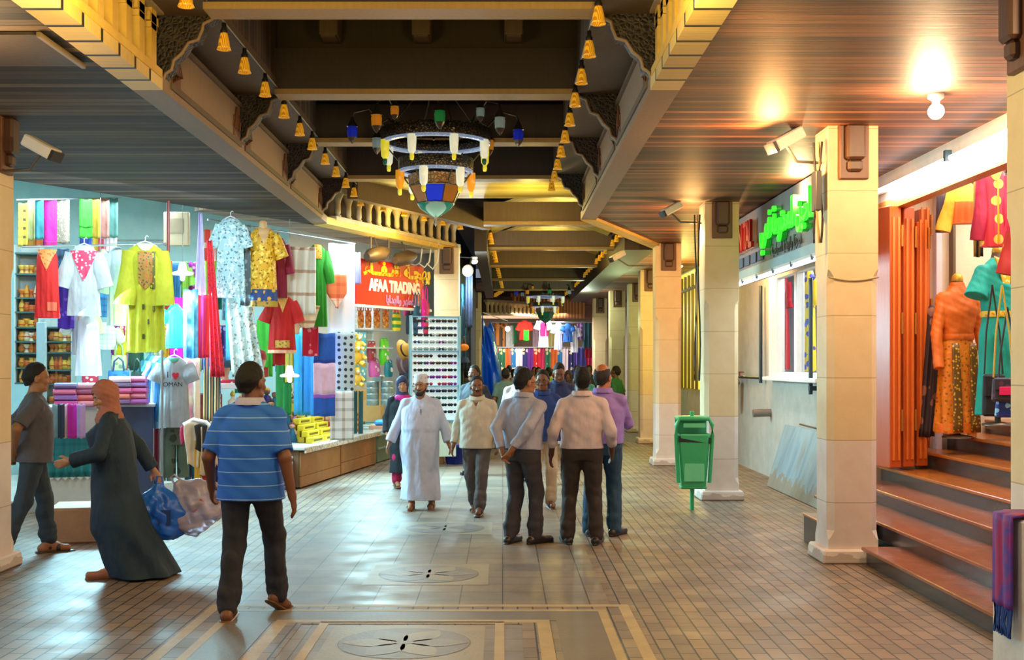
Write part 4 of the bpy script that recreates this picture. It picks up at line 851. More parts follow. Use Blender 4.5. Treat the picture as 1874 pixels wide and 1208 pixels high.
    if cap:
        kind, cm = cap; q = MB()
        prof = [(.09, .13), (.091, .155), (.089, .228), (.08, .242), (.001, .247)] if kind == 'kumma' else [(.088, .13), (.09, .16), (.075, .21), (.04, .235), (.001, .24)]
        rs = [[Hd((math.cos(a) * r * .95, math.sin(a) * r * 1.12 - .02, zz)) for a in [2 * math.pi * i / 20 for i in range(20)]] for r, zz in prof]; q.rings(rs); cc = q.build('cap', mat_of(cm), o)
        if kind == 'peak': MB().sheet(lambda u, v: Hd((-.07 + .14 * u, .06 + .11 * v * (1 - .5 * (2 * u - 1) ** 2), .145 - .03 * v)), 6, 4, .006).build('peak', mat_of(cm), cc)
    if scarf:
        q = SDF(Hd((0, 0, 0)) - .32, Hd((0, 0, 0)) + .3, h); q.ell(Hd((0, -.015, .125)), (.098, .118, .125), hm, .02); q.cone(Hd((0, -.01, .03)), neck + Vector((0, .01, -.02)), .092, .105, .04); q.ell(neck + Vector((0, .02, -.05)), (.15, .12, .08), None, .04)
        if scarf[1] == 'tail': q.cone(neck + Vector((.03, .10, -.03)), U((.05, .15, 1.2)), .05, .035, .03)
        q.wrinkle(.004, (22, 22, 26), 1); q.ell(Hd((0, .115, .075)), (.062, .075, .083), hm, .012, 's'); child(q, 'headscarf', mat_of(scarf[0]))
    # ---------- clothes
    def over(q, e, z0, z1, torso=False):      # cloth never lies inside the body it covers
        a = q.off if hasattr(q, 'off') else (0, 0, 0); d = [min(q.n[i] - a[i], B.n[i]) for i in range(3)]; X, Y, Z = np.meshgrid(*[B.ax[i][:d[i]] for i in range(3)], indexing='ij', sparse=True)
        m = (Z > z0 - .02) & (Z < z1)
        for i in (0, 1):
            el, wr = J['elb', i], J['wri', i]; e_ = wr + (wr - el).normalized() * .22; s_ = el if torso else el
            b_ = e_ - s_; L2 = b_.dot(b_); t = np.clip(((X - s_.x) * b_.x + (Y - s_.y) * b_.y + (Z - s_.z) * b_.z) / L2, 0, 1); m = m & (np.sqrt((X - s_.x - b_.x * t) ** 2 + (Y - s_.y - b_.y * t) ** 2 + (Z - s_.z - b_.z * t) ** 2) > .085)
            if torso:
                s_ = J['sho', i]; b_ = (el - s_); L2 = b_.dot(b_); t = ((X - s_.x) * b_.x + (Y - s_.y) * b_.y + (Z - s_.z) * b_.z) / L2; tc = np.clip(t, 0, 1); m = m & ~((t > .7) & (np.sqrt((X - s_.x - b_.x * tc) ** 2 + (Y - s_.y - b_.y * tc) ** 2 + (Z - s_.z - b_.z * tc) ** 2) < .085))
        for i in (0, 1):
            s_ = J['heel', i]; b_ = (J['toe', i] + (J['toe', i] - s_).normalized() * .05) - s_; L2 = b_.dot(b_); t = np.clip(((X - s_.x) * b_.x + (Y - s_.y) * b_.y + (Z - s_.z) * b_.z) / L2, 0, 1); m = m & (np.sqrt((X - s_.x - b_.x * t) ** 2 + (Y - s_.y - b_.y * t) ** 2 + (Z - s_.z - b_.z * t) ** 2) > .078)
        sl = tuple(slice(a[i], a[i] + d[i]) for i in range(3)); bf = B.f[:d[0], :d[1], :d[2]]; q.f[sl] = np.where(m, np.minimum(q.f[sl], bf - e), q.f[sl])
    off = .016
    if top:
        tm, kind = top[0], top[1]; hemz = top[2] if len(top) > 2 else (.86 if kind != 'tucked' else .93); q = SDF(lo, hi, h); long = 'long' in kind or 'roll' in kind or kind == 'tucked'; w_ = off + .012 + fat * .1
        q.loft(T, [(hemz, .165 + w_ + fat * .5 + (.0 if 'tuck' in kind else .012), .115 + w_ + fat * .6, 0, fat * .3), (1.0, .158 + w_ + fat * .5, .112 + w_ + fat * .7, 0, fat * .35), (1.12, .158 + w_ + fat * .5, .115 + w_ + fat * .6, 0, fat * .3), (1.29, .176 + w_ - .02 * female + fat * .3, .12 + w_ * .8 + bust + fat * .2, 0, .008), (1.37, .135 + w_ * .6, .10 + w_ * .5), (1.43, .095, .078), (1.465, .072, .066)], .02)
        for i, sx in enumerate((-1, 1)):
            q.cone(U((sx * .07, -.005, 1.415)), J['sho', i], .056, .061, .03); so, el, wr = J['sho', i], J['elb', i], J['wri', i]
            if 'short' in kind: q.cone(so, so.lerp(el, .86), .064, .074, .03, cap=True)
            else:
                e2 = wr.lerp(el, .1) if 'roll' not in kind else wr.lerp(el, .42); q.cone(so, el, .062, .058, .03); q.cone(el, e2, .058, .046 if 'wide' not in kind else .07, .015, cap=True)
                if 'roll' in kind: q.cone(e2, e2.lerp(el, .18), .05, .052, .004)
        over(q, .01, hemz, 1.435, True)
        q.wrinkle(.006 if h < .015 else .003, (15, 15, 11), hash(label) % 17 if False else len(label) % 17)
        q.cut(U((0, 0, hemz + .004)), T.to_3x3() @ Vector((0, 0, -1)))
        q.ell(neck + Vector((0, .045, .02)), (.05, .06, .05), None, .01, 's')
        if 'open' in kind: q.cone(neck + Vector((0, .1, .0)), U((0, .15, 1.30)), .042, .012, .01, 's')
        tp = child(q, 'shirt' if not female else 'blouse', mat_of(tm))
        if 'collar' in kind or long and kind != 'robe':
            cm = top[3] if len(top) > 3 else tm; c2 = MB(); rs = []
            for r, dz in ((.088, -.02), (.08, .03), (.082, .066), (.094, .062), (.108, .016)): rs.append([tuple(neck + T.to_3x3() @ Vector((math.cos(a) * r, math.sin(a) * r * .95 + .006, dz - .026 * max(0, math.sin(a))))) for a in [2 * math.pi * k / 22 for k in range(22)]])
            c2.rings(rs, False); c2.build('collar', mat_of(cm), tp)
    if legs:
        lm = mat_of(legs[0]); hz = legs[1] if len(legs) > 1 else .045; q = SDF(lo, np.minimum(hi, [9, 9, 1.2]), h); wz = .99 if top and 'tuck' in top[1] else 1.0
        q.loft(T, [(.82, .15 + fat * .3, .10 + fat * .3), (.9, .178 + fat * .4, .125 + fat * .4), (.97, .172 + fat * .4, .122 + fat * .5), (wz + .02, .164 + fat * .4, .12 + fat * .55, 0, fat * .2)], .03)
        for i, sx in enumerate((-1, 1)):
            hp, kn, an = J['hip', i], J['knee', i], J['ank', i]; q.cone(hp + Vector((0, -.015, -.03)), kn, .092 + fat * .2, .076, .03); low = an + Vector((0, 0, hz - .04)); q.cone(kn, an.lerp(kn, .25), .078, .068, .02); q.cone(an.lerp(kn, .25), low, .068, .066, .012)
            for k in range(3): p = an.lerp(kn, .1 + .13 * k); q.cone(p + Vector((-.01, .012 * (-1) ** k, 0)), p + Vector((.01, .02, .01)), .069 - .001 * k, .066, .012)
        over(q, .011, 0, 1.0)
        q.wrinkle(.0055 if h < .015 else .002, (13, 13, 10), (len(label) + 5) % 17)
        if max(lift) < .2 and max(feet[0][2], feet[1][2]) < .04: q.cut((0, 0, hz), (0, 0, -1))
        tr = child(q, 'trousers', lm)
        if belt: MB().rings([[tuple(T @ Vector((math.cos(a) * (.172 + fat * .4 + e), math.sin(a) * (.124 + fat * .5 + e), zz))) for a in [2 * math.pi * k / 28 for k in range(28)]] for zz, e in ((.975, 0), (.975, .006), (1.008, .004), (1.008, -.004))], False).build('belt', mat_of(belt), tr)
    if robe:
        rm, hz, flare, sweep = robe; q = SDF(lo - h * np.array([14, 20, 0]), hi + np.array([.14, .2, 0]), h); q.off = (14, 20, 0); mid = (J['knee', 0] + J['knee', 1]) / 2; lowc = (J['ank', 0] + J['ank', 1]) / 2; w_ = .03 + fat * .1
        fo = lambda th, zz: 1 + np.clip((1.15 - zz) * .05, 0, .055) * np.sin(th * 7 + 2.2 * np.sin(zz * 3)) + .02 * np.sin(th * 3 + zz * 9)
        q.loft(Matrix.Identity(4), [(hz, flare, flare * .8, lowc.x, lowc.y + sweep), (.5, flare * .78 + .03, flare * .64 + .02, mid.x * .6, mid.y * .5 + sweep * .4), (.78, .185 + w_ + fat * .4, .14 + w_ + fat * .5, 0, fat * .3), (.96, .172 + w_ + fat * .5, .125 + w_ + fat * .6, 0, fat * .4), (1.1, .155 + w_ + fat * .5, .112 + w_ + fat * .7, 0, fat * .4), (1.18, .10 + fat * .4, .07 + fat * .5, 0, fat * .3)], .05, fo, 2.0)
        q.loft(T, [(.96, .11 + fat * .5, .08 + fat * .6, 0, fat * .4), (1.03, .155 + w_ + fat * .5, .11 + w_ + fat * .7, 0, fat * .4), (1.14, .162 + w_ + fat * .5, .12 + w_ + fat * .6, 0, fat * .35), (1.29, .178 + w_ - .02 * female + fat * .3, .12 + w_ + bust + fat * .2, 0, .008 + bust), (1.37, .14 + w_ * .5, .102 + w_ * .4), (1.43, .098, .078), (1.465, .074, .068)], .05)
        for i, sx in enumerate((-1, 1)):
            so, el, wr = J['sho', i], J['elb', i], J['wri', i]; q.cone(U((sx * .07, -.005, 1.415)), so, .056, .06, .03); q.cone(so, el, .062, .064, .03); q.cone(el, wr.lerp(el, .06), .064, .066, .02, cap=True)
            if hz < .05: q.cone((J['hip', i] + Vector((0, .02, -.1))), J['knee', i] + Vector((0, .02, -.05)), .12, .10, .07)
        over(q, .016, max(hz, .55), 1.435)
        q.wrinkle(.004, (12, 12, 4), 4); q.ell(neck + Vector((0, .045, .025)), (.05, .06, .05), None, .01, 's'); q.cut((0, 0, hz), (0, 0, -1)); child(q, 'robe', mat_of(rm))
    # ---------- shoes
    if shoes:
        sm = mat_of((shoes[0], .4)) if isinstance(shoes[0], str) else mat_of(shoes[0])
        for i in (0, 1):
            hl, to, an = J['heel', i], J['toe', i], J['ank', i]; d = (to - hl).normalized(); dn = Vector((0, 0, -1)) - d * Vector((0, 0, -1)).dot(d); dn.normalize(); pts = [np.array(v) for v in (hl, to, an)]; q = SDF(np.min(pts, 0) - .12, np.max(pts, 0) + .12, max(h * .8, .007))
            if shoes[1] == 'shoe':
                q.cone(hl + dn * .002, to + d * .025, .044, .038, .02); q.cone(an + dn * .01, (an + to) / 2 + dn * .012, .046, .036, .02); q.cone(hl + dn * .03 - d * .02, to + dn * .028 + d * .04, .03, .03, .004, flat=(np.array(dn), 2.2)); q.cut(np.array(an + Vector((0, 0, .012))), (0, 0, 1)); child(q, 'shoe', sm)
            else:
                q.cone(hl + dn * .035 - d * .015, to + dn * .033 + d * .03, .045, .047, .004, flat=(np.array(dn), 3.2)); so = child(q, 'sandal', sm); q = SDF(np.min(pts, 0) - .12, np.max(pts, 0) + .12, max(h * .8, .007)); p = hl.lerp(to, .66); e = d.cross(dn); q.cone(p - dn * .006 - e * .012, p - dn * .006 + e * .012, .037, .037, .01)
                q.cone(hl.lerp(to, .3) - dn * .012 - e * .005, hl.lerp(to, .3) - dn * .012 + e * .005, .037, .037, .01)
                q.cut(np.array(p + d * .014), np.array(d)); pb = hl.lerp(to, .22); q.cut(np.array(pb), -np.array(d)); me = q.mesh('strap'); me.materials.append(sm); link('strap', me, so)
    o['_J'] = ''; del o['_J']; PJ[o.name] = (o, J, S)
    return o
PJ = {}
# ================================================================ THE STALLS ON THE LEFT
def DL(px, off=0):     # distance at which a sight line meets the stall front (off metres further in)
    t = (px - CX) / F; ax, ay = -5.4 - .8 * off, 13.4 + .6 * off; s = (ay * t - ax) / (.6 - .8 * t); return ay + .8 * s
CYW = M('#a9dce2', .6, 0, 'stone', '#9bd2da'); SHELLW = M('#dfe9ea', .6)
def wallseg(name, a, b, z0, z1, mt, th=.1):
    a, b = Vector((a[0], a[1], 0)), Vector((b[0], b[1], 0)); d = b - a; MB().box(((a.x + b.x) / 2, (a.y + b.y) / 2, (z0 + z1) / 2), (d.length, th, z1 - z0), math.atan2(d.y, d.x)).build(name, mt, kind='structure')
wallseg('wall_stall_back', (-9.6, 13.2), (-3.9, 21.7), 0, 4.4, CYW); wallseg('wall_stall_rear', (-3.9, 21.7), (-1.2, 24.6), 0, 4.4, M('#d9d2bf', .6)); wallseg('wall_stall_end', (-9.6, 13.2), (-8.0, 10.2), 0, 4.4, CYW)
MB().prism([(-5.4, 13.5), (-9.6, 13.2), (-3.9, 21.7), (-1.2, 24.6), (-1.0, 22.2), (-2.4, 18.8)], 4.35, 4.42, 'z').build('ceiling_stall', SHELLW, kind='structure')
MB().prism([(-5.7, 13.3), (-7.2, 11.6), (-9.6, 13.2), (-4.4, 20.0), (-3.3, 17.6)], .0, .16, 'z').build('floor_stall_step', M('#cfd8d4', .35, 0, 'stone', '#bcc6c2'), kind='structure')
wallseg('wall_corridor_left', (-1.1, 22.4), (-.8, 33.6), 0, 4.6, M('#44505c', .7)); wallseg('wall_corridor_left_far', (-.75, 34.4), (-2.5, 40), 0, 3.75, M('#7a6a52', .7))
sb = thing('stone_block', 'tan stone step block on the paving behind the woman in the dark robe', 'step', (-4.0, 11.45, 0), R(12)); MB().box((0, .3, .165), (.62, .6, .33), 0, .015).build('block', M('#b08a68', .7, 0, 'stone', '#96735a'), sb); MB().box((0, .3, .333), (.6, .58, .012)).build('top_face', M('#c4a284', .7, 0, 'stone', '#b08d70'), sb)
# ---- garments
def garment(label, px, py, D, mat, rz=.2, sleeve=None, neck=None, hem=None, trims=(), ws=None, wh=None, dep=.075, fold=.013, nf=5, group=None, cat='garment', name='garment', hanger=False, seed=0, taper=None, tail=0, stand=0):
    """px = (left, right) of the body at the hem, py = (top, bottom); hangs D metres away"""
    k = D / F; L = (py[1] - py[0]) * k; cx = (px[0] + px[1]) / 2; loc = P(cx, py[0], D); wh = wh or (px[1] - px[0]) / 2 * k; ws = ws or wh * .8
    g = thing(name, label, cat, loc, R(20) if rz == .2 else rz, group); rnd = random.Random(seed or len(label) * 7 + int(px[0])); ph = rnd.uniform(0, 6)
    prof = [(0, ws * .42, .035), (-.025, ws * .62, .05), (-.06, ws * .92, .06), (-.10, ws, .065)] + [(-.10 - (L - .10) * u, ws + ((taper or (lambda q: q ** 1.3))(u)) * (wh - ws), dep * (1 + .15 * math.sin(u * 5 + ph))) for u in [i / 14 for i in range(1, 15)]]
    def half(z):
        for (z0, w0, d0), (z1, w1, d1) in zip(prof, prof[1:]):
            if z <= z0 and z >= z1: t = (z - z0) / (z1 - z0); return w0 + (w1 - w0) * t, d0 + (d1 - d0) * t
        return prof[-1][1:]
    def off(x, z): f = min(1, max(0, -z - .12) / max(L * .6, .1)); return fold * f * (math.sin(nf * 3.1 * x / max(wh, .05) + ph + z * 1.5) + .5 * math.sin(nf * 5.3 * x / max(wh, .05) + 2 * ph))
    def front(x, z, e=.008): w_, d_ = half(z); q = max(0, 1 - (x / w_) ** 2); return Vector((x, -(d_ * math.sqrt(q) + off(x, z)) - e, z))
    m = MB(); N = 36; rs = []
    for z, w_, d_ in prof:
        r = []
        for j in range(N):
            a = 2 * math.pi * j / N; x = w_ * math.cos(a); s = math.sin(a); zz = z - (tail * (math.sin(nf * 2.5 * x / wh + ph)) if z < -L + .02 else 0); r.append((x, -s * d_ - off(x, z) * (1 if s > 0 else -.5), zz))
        rs.append(r)
    m.rings(rs); m.build('body', mat, g)
    if sleeve:
        ln, ang, r1, r2 = sleeve[:4]; sm = sleeve[4] if len(sleeve) > 4 else mat
        for sx in (-1, 1):
            a = Vector((sx * ws * .86, 0, -.09)); d = Vector((sx * math.sin(R(ang)), -.06, -math.cos(R(ang)))); rs = []
            for i in range(9):
                u = i / 8; c = a + d * ln * u + Vector((0, -.012 * math.sin(u * 7 + ph), 0)); r = r1 + (r2 - r1) * u; e = d.cross(Vector((0, 1, 0))).normalized()
                rs.append([tuple(c + e * math.cos(t) * r * (1 + .1 * math.sin(3 * t + u * 5)) + Vector((0, 1, 0)) * math.sin(t) * r * .62) for t in [2 * math.pi * q / 14 for q in range(14)]])
            MB().rings(rs).build('sleeve', sm, g)
            if len(sleeve) > 5:
                c = a + d * ln; MB().rings([[tuple(Vector(p) + d * dd) for p in [c + (Vector(q) - c) * 1.06 for q in rs[-1]]] for dd in (-.035, .004)]).build('cuff', sleeve[5], g)
    def patch(fn_w, z0, z1, mt, nm, x0=0, e=.008):
        q = MB(); vs = []; nz = 12; nx = 6
        for i in range(nz + 1):
            z = z0 + (z1 - z0) * i / nz; hw = max(fn_w(i / nz), .002)
            for j in range(nx + 1): vs.append(front(x0 + hw * (2 * j / nx - 1), z, e))
        n = len(vs); vs += [v + Vector((0, .012, 0)) for v in vs]; fs = [(i * (nx + 1) + j, i * (nx + 1) + j + 1, (i + 1) * (nx + 1) + j + 1, (i + 1) * (nx + 1) + j) for i in range(nz) for j in range(nx)]
        q.add(vs, fs + [tuple(n + t for t in f[::-1]) for f in fs], True); q.build(nm, mt, g)
    if neck:
        kind, nw, nh, nm = neck
        patch((lambda u: nw * (1 - u) ** (1 if kind == 'V' else .45)), -.004, -nh, nm, 'neckline')
    for nm, (x0, hw, z0, z1, mt) in trims: patch((lambda u, hw=hw: hw(u) if callable(hw) else hw), -z0, -z1, mt, nm, x0, .012)
    if hem:
        hh, hm = hem; m = MB(); rs = []
        for z in (-L + hh, -L - .003):
            w_, d_ = half(max(z, -L)); rs.append([(w_ * 1.012 * math.cos(a), -math.sin(a) * (d_ + .006) - off(w_ * math.cos(a), z) * (1 if math.sin(a) > 0 else -.5), z) for a in [2 * math.pi * j / N for j in range(N)]])
        m.rings(rs, False); m.build('hem_band', hm, g)
    if hanger:
        q = MB(); q.tube([(-ws * .7, 0, -.035), (-ws * .3, 0, .01), (0, 0, .03), (ws * .3, 0, .01), (ws * .7, 0, -.035)], .009, 6); q.tube([(0, 0, .03), (0, 0, .08), (.02, 0, .1), (.035, 0, .085)], .006, 5)
        q.build('hanger', M('#d5dbe0', .3), None, loc + Vector((0, 0, 0)), g.rotation_euler.z, label='white clothes hanger holding the ' + label.split(' on the')[0].split(' at the')[0], cat='hanger', group=None)
    return g
def scarf(label, px, py, D, mat, rz=R(20), fold=.025, nf=3, fringe=None, bands=(), group=None, cat='scarf', name='scarf', slant=0, narrow=1.0):
    k = D / F; w_ = (px[1] - px[0]) * k; h = (py[1] - py[0]) * k; loc = P((px[0] + px[1]) / 2, py[0], D); s = thing(name, label, cat, loc, rz, group); ph = (px[0] * .37) % 6
    def fn(u, v, e=0): x = (u - .5) * w_ * (narrow + (1 - narrow) * v); return (x + slant * v, -fold * (math.sin(nf * 6.28 * u + ph + v) + .3 * math.sin(nf * 13 * u + 2 * ph)) * (.4 + .6 * v) - e, -h * v + .006 * math.sin(9 * u))
    MB().sheet(lambda u, v: fn(u, v), max(12, nf * 8), 16, .009).build('cloth', mat, s)
    for nm, v0, v1, bm in bands: MB().sheet(lambda u, v: fn(u, v0 + (v1 - v0) * v, .007), max(12, nf * 8), 6, .022).build(nm, bm, s)
    if fringe:
        m = MB(); n = int(w_ / .022) + 2
        for i in range(n): p = Vector(fn(i / (n - 1), 1)); m.tube([p, p + Vector((.004 * (-1) ** i, 0, -.035)), p + Vector((.008 * (-1) ** i, 0, -.06))], .005, 4)
        m.build('fringe', fringe, s)
    return s
C = lambda h, r=.75: M(h, r, 0, 'cloth')
GOLDP = M('#d0a02c', .6, 0, 'blobs', '#8a5a18', 40); ROD = M('#9aa3a6', .3, .6)
# rods
def rod(label, px0, px1, py, D0, D1, r=.014):
    a, b = P(px0, py[0], D0), P(px1, py[1], D1); MB().tube([a, b], r, 6).build('clothes_rod', ROD, label=label, cat='rod')
rod('upper clothes rod holding the row of plain scarves', 30, 220, (366, 362), 15.2, 16.4); rod('clothes rod with the long tunics in front of the stall', 40, 310, (452, 446), 14.1, 15.1); rod('clothes rod with kurtas in the middle of the stall', 380, 650, (402, 446), 15.7, 17.6)
rod('thin wall rail on the cyan wall', 150, 300, (440, 440), 17.4, 18.2)
# upper row of scarves
US = [((34, 50), (372, 452), M('#d9c23c', .7, 0, 'check', '#4a4230', 9), 'yellow checked scarf at the left end of the upper rod'), ((50, 63), (366, 440), C('#9aa06a'), 'dull green and pink scarf on the upper rod'), ((62, 79), (366, 438), C('#2f7f8c'), 'teal scarf on the upper rod'),
      ((79, 103), (367, 452), C('#c21a8a'), 'magenta scarf with darker hem on the upper rod'), ((103, 127), (366, 446), M('#a39886', .7, 0, 'speckle', '#6f6a5e', 30, 0, 0, '#c9bda6'), 'speckled taupe scarf on the upper rod'),
      ((145, 168), (365, 436), C('#2f9a22'), 'bright green folded scarf on the upper rod'), ((168, 184), (364, 436), C('#b3962a'), 'mustard yellow scarf on the upper rod'), ((183, 200), (363, 436), C('#a9746a'), 'dusty pink scarf on the upper rod'), ((199, 216), (363, 434), C('#4f7f78'), 'grey green scarf at the right end of the upper rod')]
for i, (a, b, mt, lab) in enumerate(US):
    scarf(lab, a, b, 15.2 + i * .13, mt, R(8), .012, 1, bands=[('hem_band', .88, 1.0, C('#b0147a'))] if 'magenta' in lab else ([('fold_band', .68, .72, C('#1f7a16'))] if 'bright green' in lab else ()), group='plain scarves on the upper rod')
for i, (px, c) in enumerate(((45, '#d98a2c'), (58, '#e0a040'), (70, '#d9702c'), (152, '#2a4aa8'), (160, '#3a5ab8'), (176, '#e8c040'), (186, '#d04a6a'), (196, '#e6d0e0'), (207, '#e8e4f0'))):
    scarf('%s short folded cloth showing below the upper scarves' % ('orange', 'pale orange', 'burnt orange', 'deep blue', 'mid blue', 'yellow', 'rose', 'pale pink', 'white lilac')[i], (px - 6, px + 7), (436, 460), 16.3, C(c), R(8), .01, 1, group='short cloths below the upper scarves', cat='cloth', name='folded_cloth')
# long tunics in front
PINKE = M('#d9345f', .6, 0, 'blobs', '#f0c8d0', 26)
garment('bright red kameez with orange embroidered neck on the front rod', (64, 109), (456, 582), 14.0, C('#d8201c'), R(14), neck=('V', .11, .26, M('#e0914a', .6, 0, 'blobs', '#c8642a', 30)), trims=[('hem_motif', (.06, .05, .62, .72, M('#e06a4a', .6)))])
scarf('purple and violet printed scarf behind the red kameez', (106, 135), (500, 602), 14.5, M('#4a1f9c', .7, 0, 'blobs', '#7a4ac8', 12), R(14), .02, 2)
scarf('dark blue patterned cloth hanging behind the red kameez', (104, 126), (456, 512), 14.7, M('#3a5a7a', .7, 0, 'check', '#22344a', 8), R(14), .015, 2, cat='cloth', name='hanging_cloth')
garment('white tunic with pink embroidered neckline on the front rod', (124, 184), (450, 578), 14.3, C('#bccdd2'), R(14), sleeve=(.42, 16, .085, .10), neck=('U', .11, .1, M('#bfe0e0', .6)), hanger=True, trims=[('embroidery', (0, lambda u: .15 * (1 - u) + .008, .06, .42, PINKE))])
garment('long white dress hanging lowest below the pink-embroidered tunic', (138, 186), (578, 688), 14.5, C('#d3d7e0'), R(14), fold=.02, ws=.12)
garment('white gauzy dress with faint pink placket beside the lowest white dress', (132, 172), (556, 650), 14.8, C('#d2cad4'), R(14), sleeve=(.3, 20, .06, .07), ws=.12, trims=[('placket', (-.03, .018, .1, .45, M('#d9a0ac', .6)))])
garment('plain pale blue white kurta hanging left of the olive kaftan', (196, 232), (452, 596), 14.9, C('#b9cddb'), R(20), sleeve=(.5, 9, .07, .075))
garment('white lace blouse with blue check behind the front tunics', (176, 214), (590, 640), 15.3, M('#dfe4f2', .7, 0, 'check', '#b9c4e0', 18), R(20), sleeve=(.2, 35, .06, .06))
garment('blue checked blouse behind the white tunics', (172, 206), (526, 580), 15.6, M('#2a7ab8', .7, 0, 'check', '#1d4f90', 12), R(20), sleeve=(.22, 20, .06, .06))
garment('taupe printed blouse on the wall behind the white kurta', (176, 200), (456, 500), 16.2, M('#bdb48e', .7, 0, 'speckle', '#9a906a', 30), R(20))
OLV = C('#a8ac14')
garment('olive yellow kaftan with brown embroidered chest on the front rod', (230, 302), (446, 644), 14.6, OLV, R(16), sleeve=(.66, 5, .10, .13), ws=.20, dep=.09, fold=.03, tail=.015, hanger=True, neck=('U', .1, .09, M('#cfe4e4', .6)), trims=[('embroidered_bib', (-.0, lambda u: .085 if u < .8 else .085 * (1 - u) * 5 + .004, .10, .56, M('#8a6a1c', .6, 0, 'blobs', '#3a3010', 34, 0, 0, '#a8571c'))), ('bib_edge', (.085, .03, .1, .55, M('#4a4812', .6, 0, 'blobs', '#a8ac14', 22)))] + [('motif', (x, .016, z, z + .06, M('#4a4a14', .6))) for x, z in ((-.02, .74), (.1, .76), (.04, .92), (-.02, 1.1))])
# more cloth in the middle
garment('small teal knit shirt hanging right of the olive kaftan', (303, 337), (556, 637), 15.2, M('#2a9aae', .7, 0, 'check', '#24889c', 14), R(16), sleeve=(.16, 28, .06, .06))
scarf('magenta cloth hanging behind the teal knit shirt', (312, 342), (544, 662), 15.7, C('#c814b4'), R(10), .02, 2, cat='cloth', name='hanging_cloth')
scarf('blue and white tie-dyed scarf beside the teal knit shirt', (336, 362), (530, 672), 15.1, M('#2a6ea8', .7, 0, 'tiedye', '#5aa8d0', 5, 0, 0, '#dff0f8'), R(10), .025, 2, fringe=C('#2a5a80'))
scarf('pale pink and cream tie-dyed scarf beside the grey printed shirt', (337, 366), (656, 792), 14.6, M('#ecd6b4', .7, 0, 'tiedye', '#f0e0cc', 4, 0, 0, '#e08aa8'), R(12), .025, 2)
scarf('lavender scarf draped to a point above the stall', (356, 376), (390, 545), 15.3, C('#b4acdc'), R(12), .03, 2, narrow=.25)
scarf('magenta red striped scarf hanging below the lavender one', (356, 382), (540, 655), 15.2, M('#c01a6a', .7, 0, 'vstripe', '#d01c24', 9), R(12), .03, 2)
scarf('scarlet sequined scarf beside the magenta striped one', (370, 396), (440, 690), 15.4, M('#c81c28', .7, 0, 'blobs', '#7a1c4a', 30), R(12), .02, 3, slant=.1, narrow=.4)
scarf('rainbow striped scarf hanging low beside the scarlet one', (372, 402), (640, 770), 15.5, M('#c8a86a', .7, 0, 'vstripe', '#2a4a6a', 14), R(12), .03, 3)
scarf('peach scarf hanging low behind the clothes post', (384, 404), (660, 800), 15.9, M('#e0b89a', .7, 0, 'dots', '#a8523a', 14), R(12), .02, 2)
scarf('red flag with white cross pinned above the middle rod', (374, 396), (420, 478), 16.0, M('#c8321e', .7, 0, 'check', '#e8e2dc', 4), R(14), .008, 1, cat='flag', name='flag')
scarf('green yellow striped cloth behind the grey floral tunic', (376, 398), (470, 660), 16.3, M('#5a9a3a', .7, 0, 'vstripe', '#c8c84a', 16), R(14), .02, 3, cat='cloth', name='hanging_cloth')
FLR = M('#8fb4bc', .7, 0, 'blobs', '#4a6e7c', 26, 0, 0, '#b4cfd2')
garment('grey blue floral tunic at the left of the middle rod', (394, 450), (400, 545), 15.7, FLR, R(16), sleeve=(.3, 18, .06, .07), fold=.02, hanger=True)
scarf('sheer grey floral shawl trailing below the floral tunic', (404, 462), (520, 690), 15.9, M('#9cb8b4', .7, 0, 'blobs', '#6a6a66', 22, 0, 0, '#c8d4cc'), R(16), .03, 3, slant=.15, narrow=.7)
scarf('pale blue cloth gown hanging below the floral tunic', (414, 462), (545, 660), 16.2, C('#4aa8e0'), R(16), .03, 3, cat='cloth', name='hanging_cloth')
scarf('dark grey shawl at the side of the floral tunic', (440, 458), (412, 560), 15.85, M('#5a6a72', .7, 0, 'blobs', '#8aa0a4', 12), R(16), .02, 2)
YK = M('#d0a014', .6, 0, 'blobs', '#7a5a0c', 26, 0, 0, '#e8c850')
SKINM = M('#d9b07a', .5)
g = garment('golden yellow printed kaftan with blue hem on a headless bust', (455, 508), (416, 552), 16.0, YK, R(16), sleeve=(.34, 22, .07, .09), neck=('V', .10, .24, SKINM), hem=(.16, M('#1c3f78', .6, 0, 'blobs', '#c8a02c', 12)), trims=[('neck_border', (-.075, .012, .02, .26, GOLDP)), ('waist_band', (0, .19, .98, 1.06, M('#a88a2c', .6, 0, 'blobs', '#4a4a2c', 20)))], dep=.1, hanger=False)
MB().lathe([(.06, -.05), (.05, .02), (.052, .07), (.03, .09), (.003, .092)], n=14).build('bust_neck', SKINM, g)
garment('dark maroon kurta behind the golden kaftan', (500, 526), (436, 545), 16.3, C('#8a1236'), R(20), sleeve=(.4, 10, .06, .06))
g = garment('red top with gold neckline and hem on a headless bust', (490, 542), (540, 646), 16.4, C('#c01412'), R(16), sleeve=(.3, 20, .07, .085), neck=('V', .09, .24, M('#d9b05a', .6, 0, 'blobs', '#e8c880', 30)), hem=(.04, M('#e6b08a', .6)), trims=[('waist_band', (.0, .10, .62, .72, M('#c9a24a', .6, 0, 'blobs', '#8a5a2c', 30)))], hanger=False)
MB().lathe([(.055, -.04), (.045, .02), (.048, .06), (.003, .085)], n=14).build('bust_neck', SKINM, g)
scarf('red cloth tail hanging below the red top', (500, 522), (640, 668), 16.5, C('#b81410'), R(16), .01, 2, cat='cloth', name='hanging_cloth')
SH = M('#dfe2d6', .7, 0, 'hstripe', '#b9a08a', 3.2, 0, 0, .86)
scarf('ivory shawl with brown bands and pointed ends on the middle rod', (524, 578), (452, 575), 16.5, SH, R(20), .035, 3, cat='shawl', name='shawl')
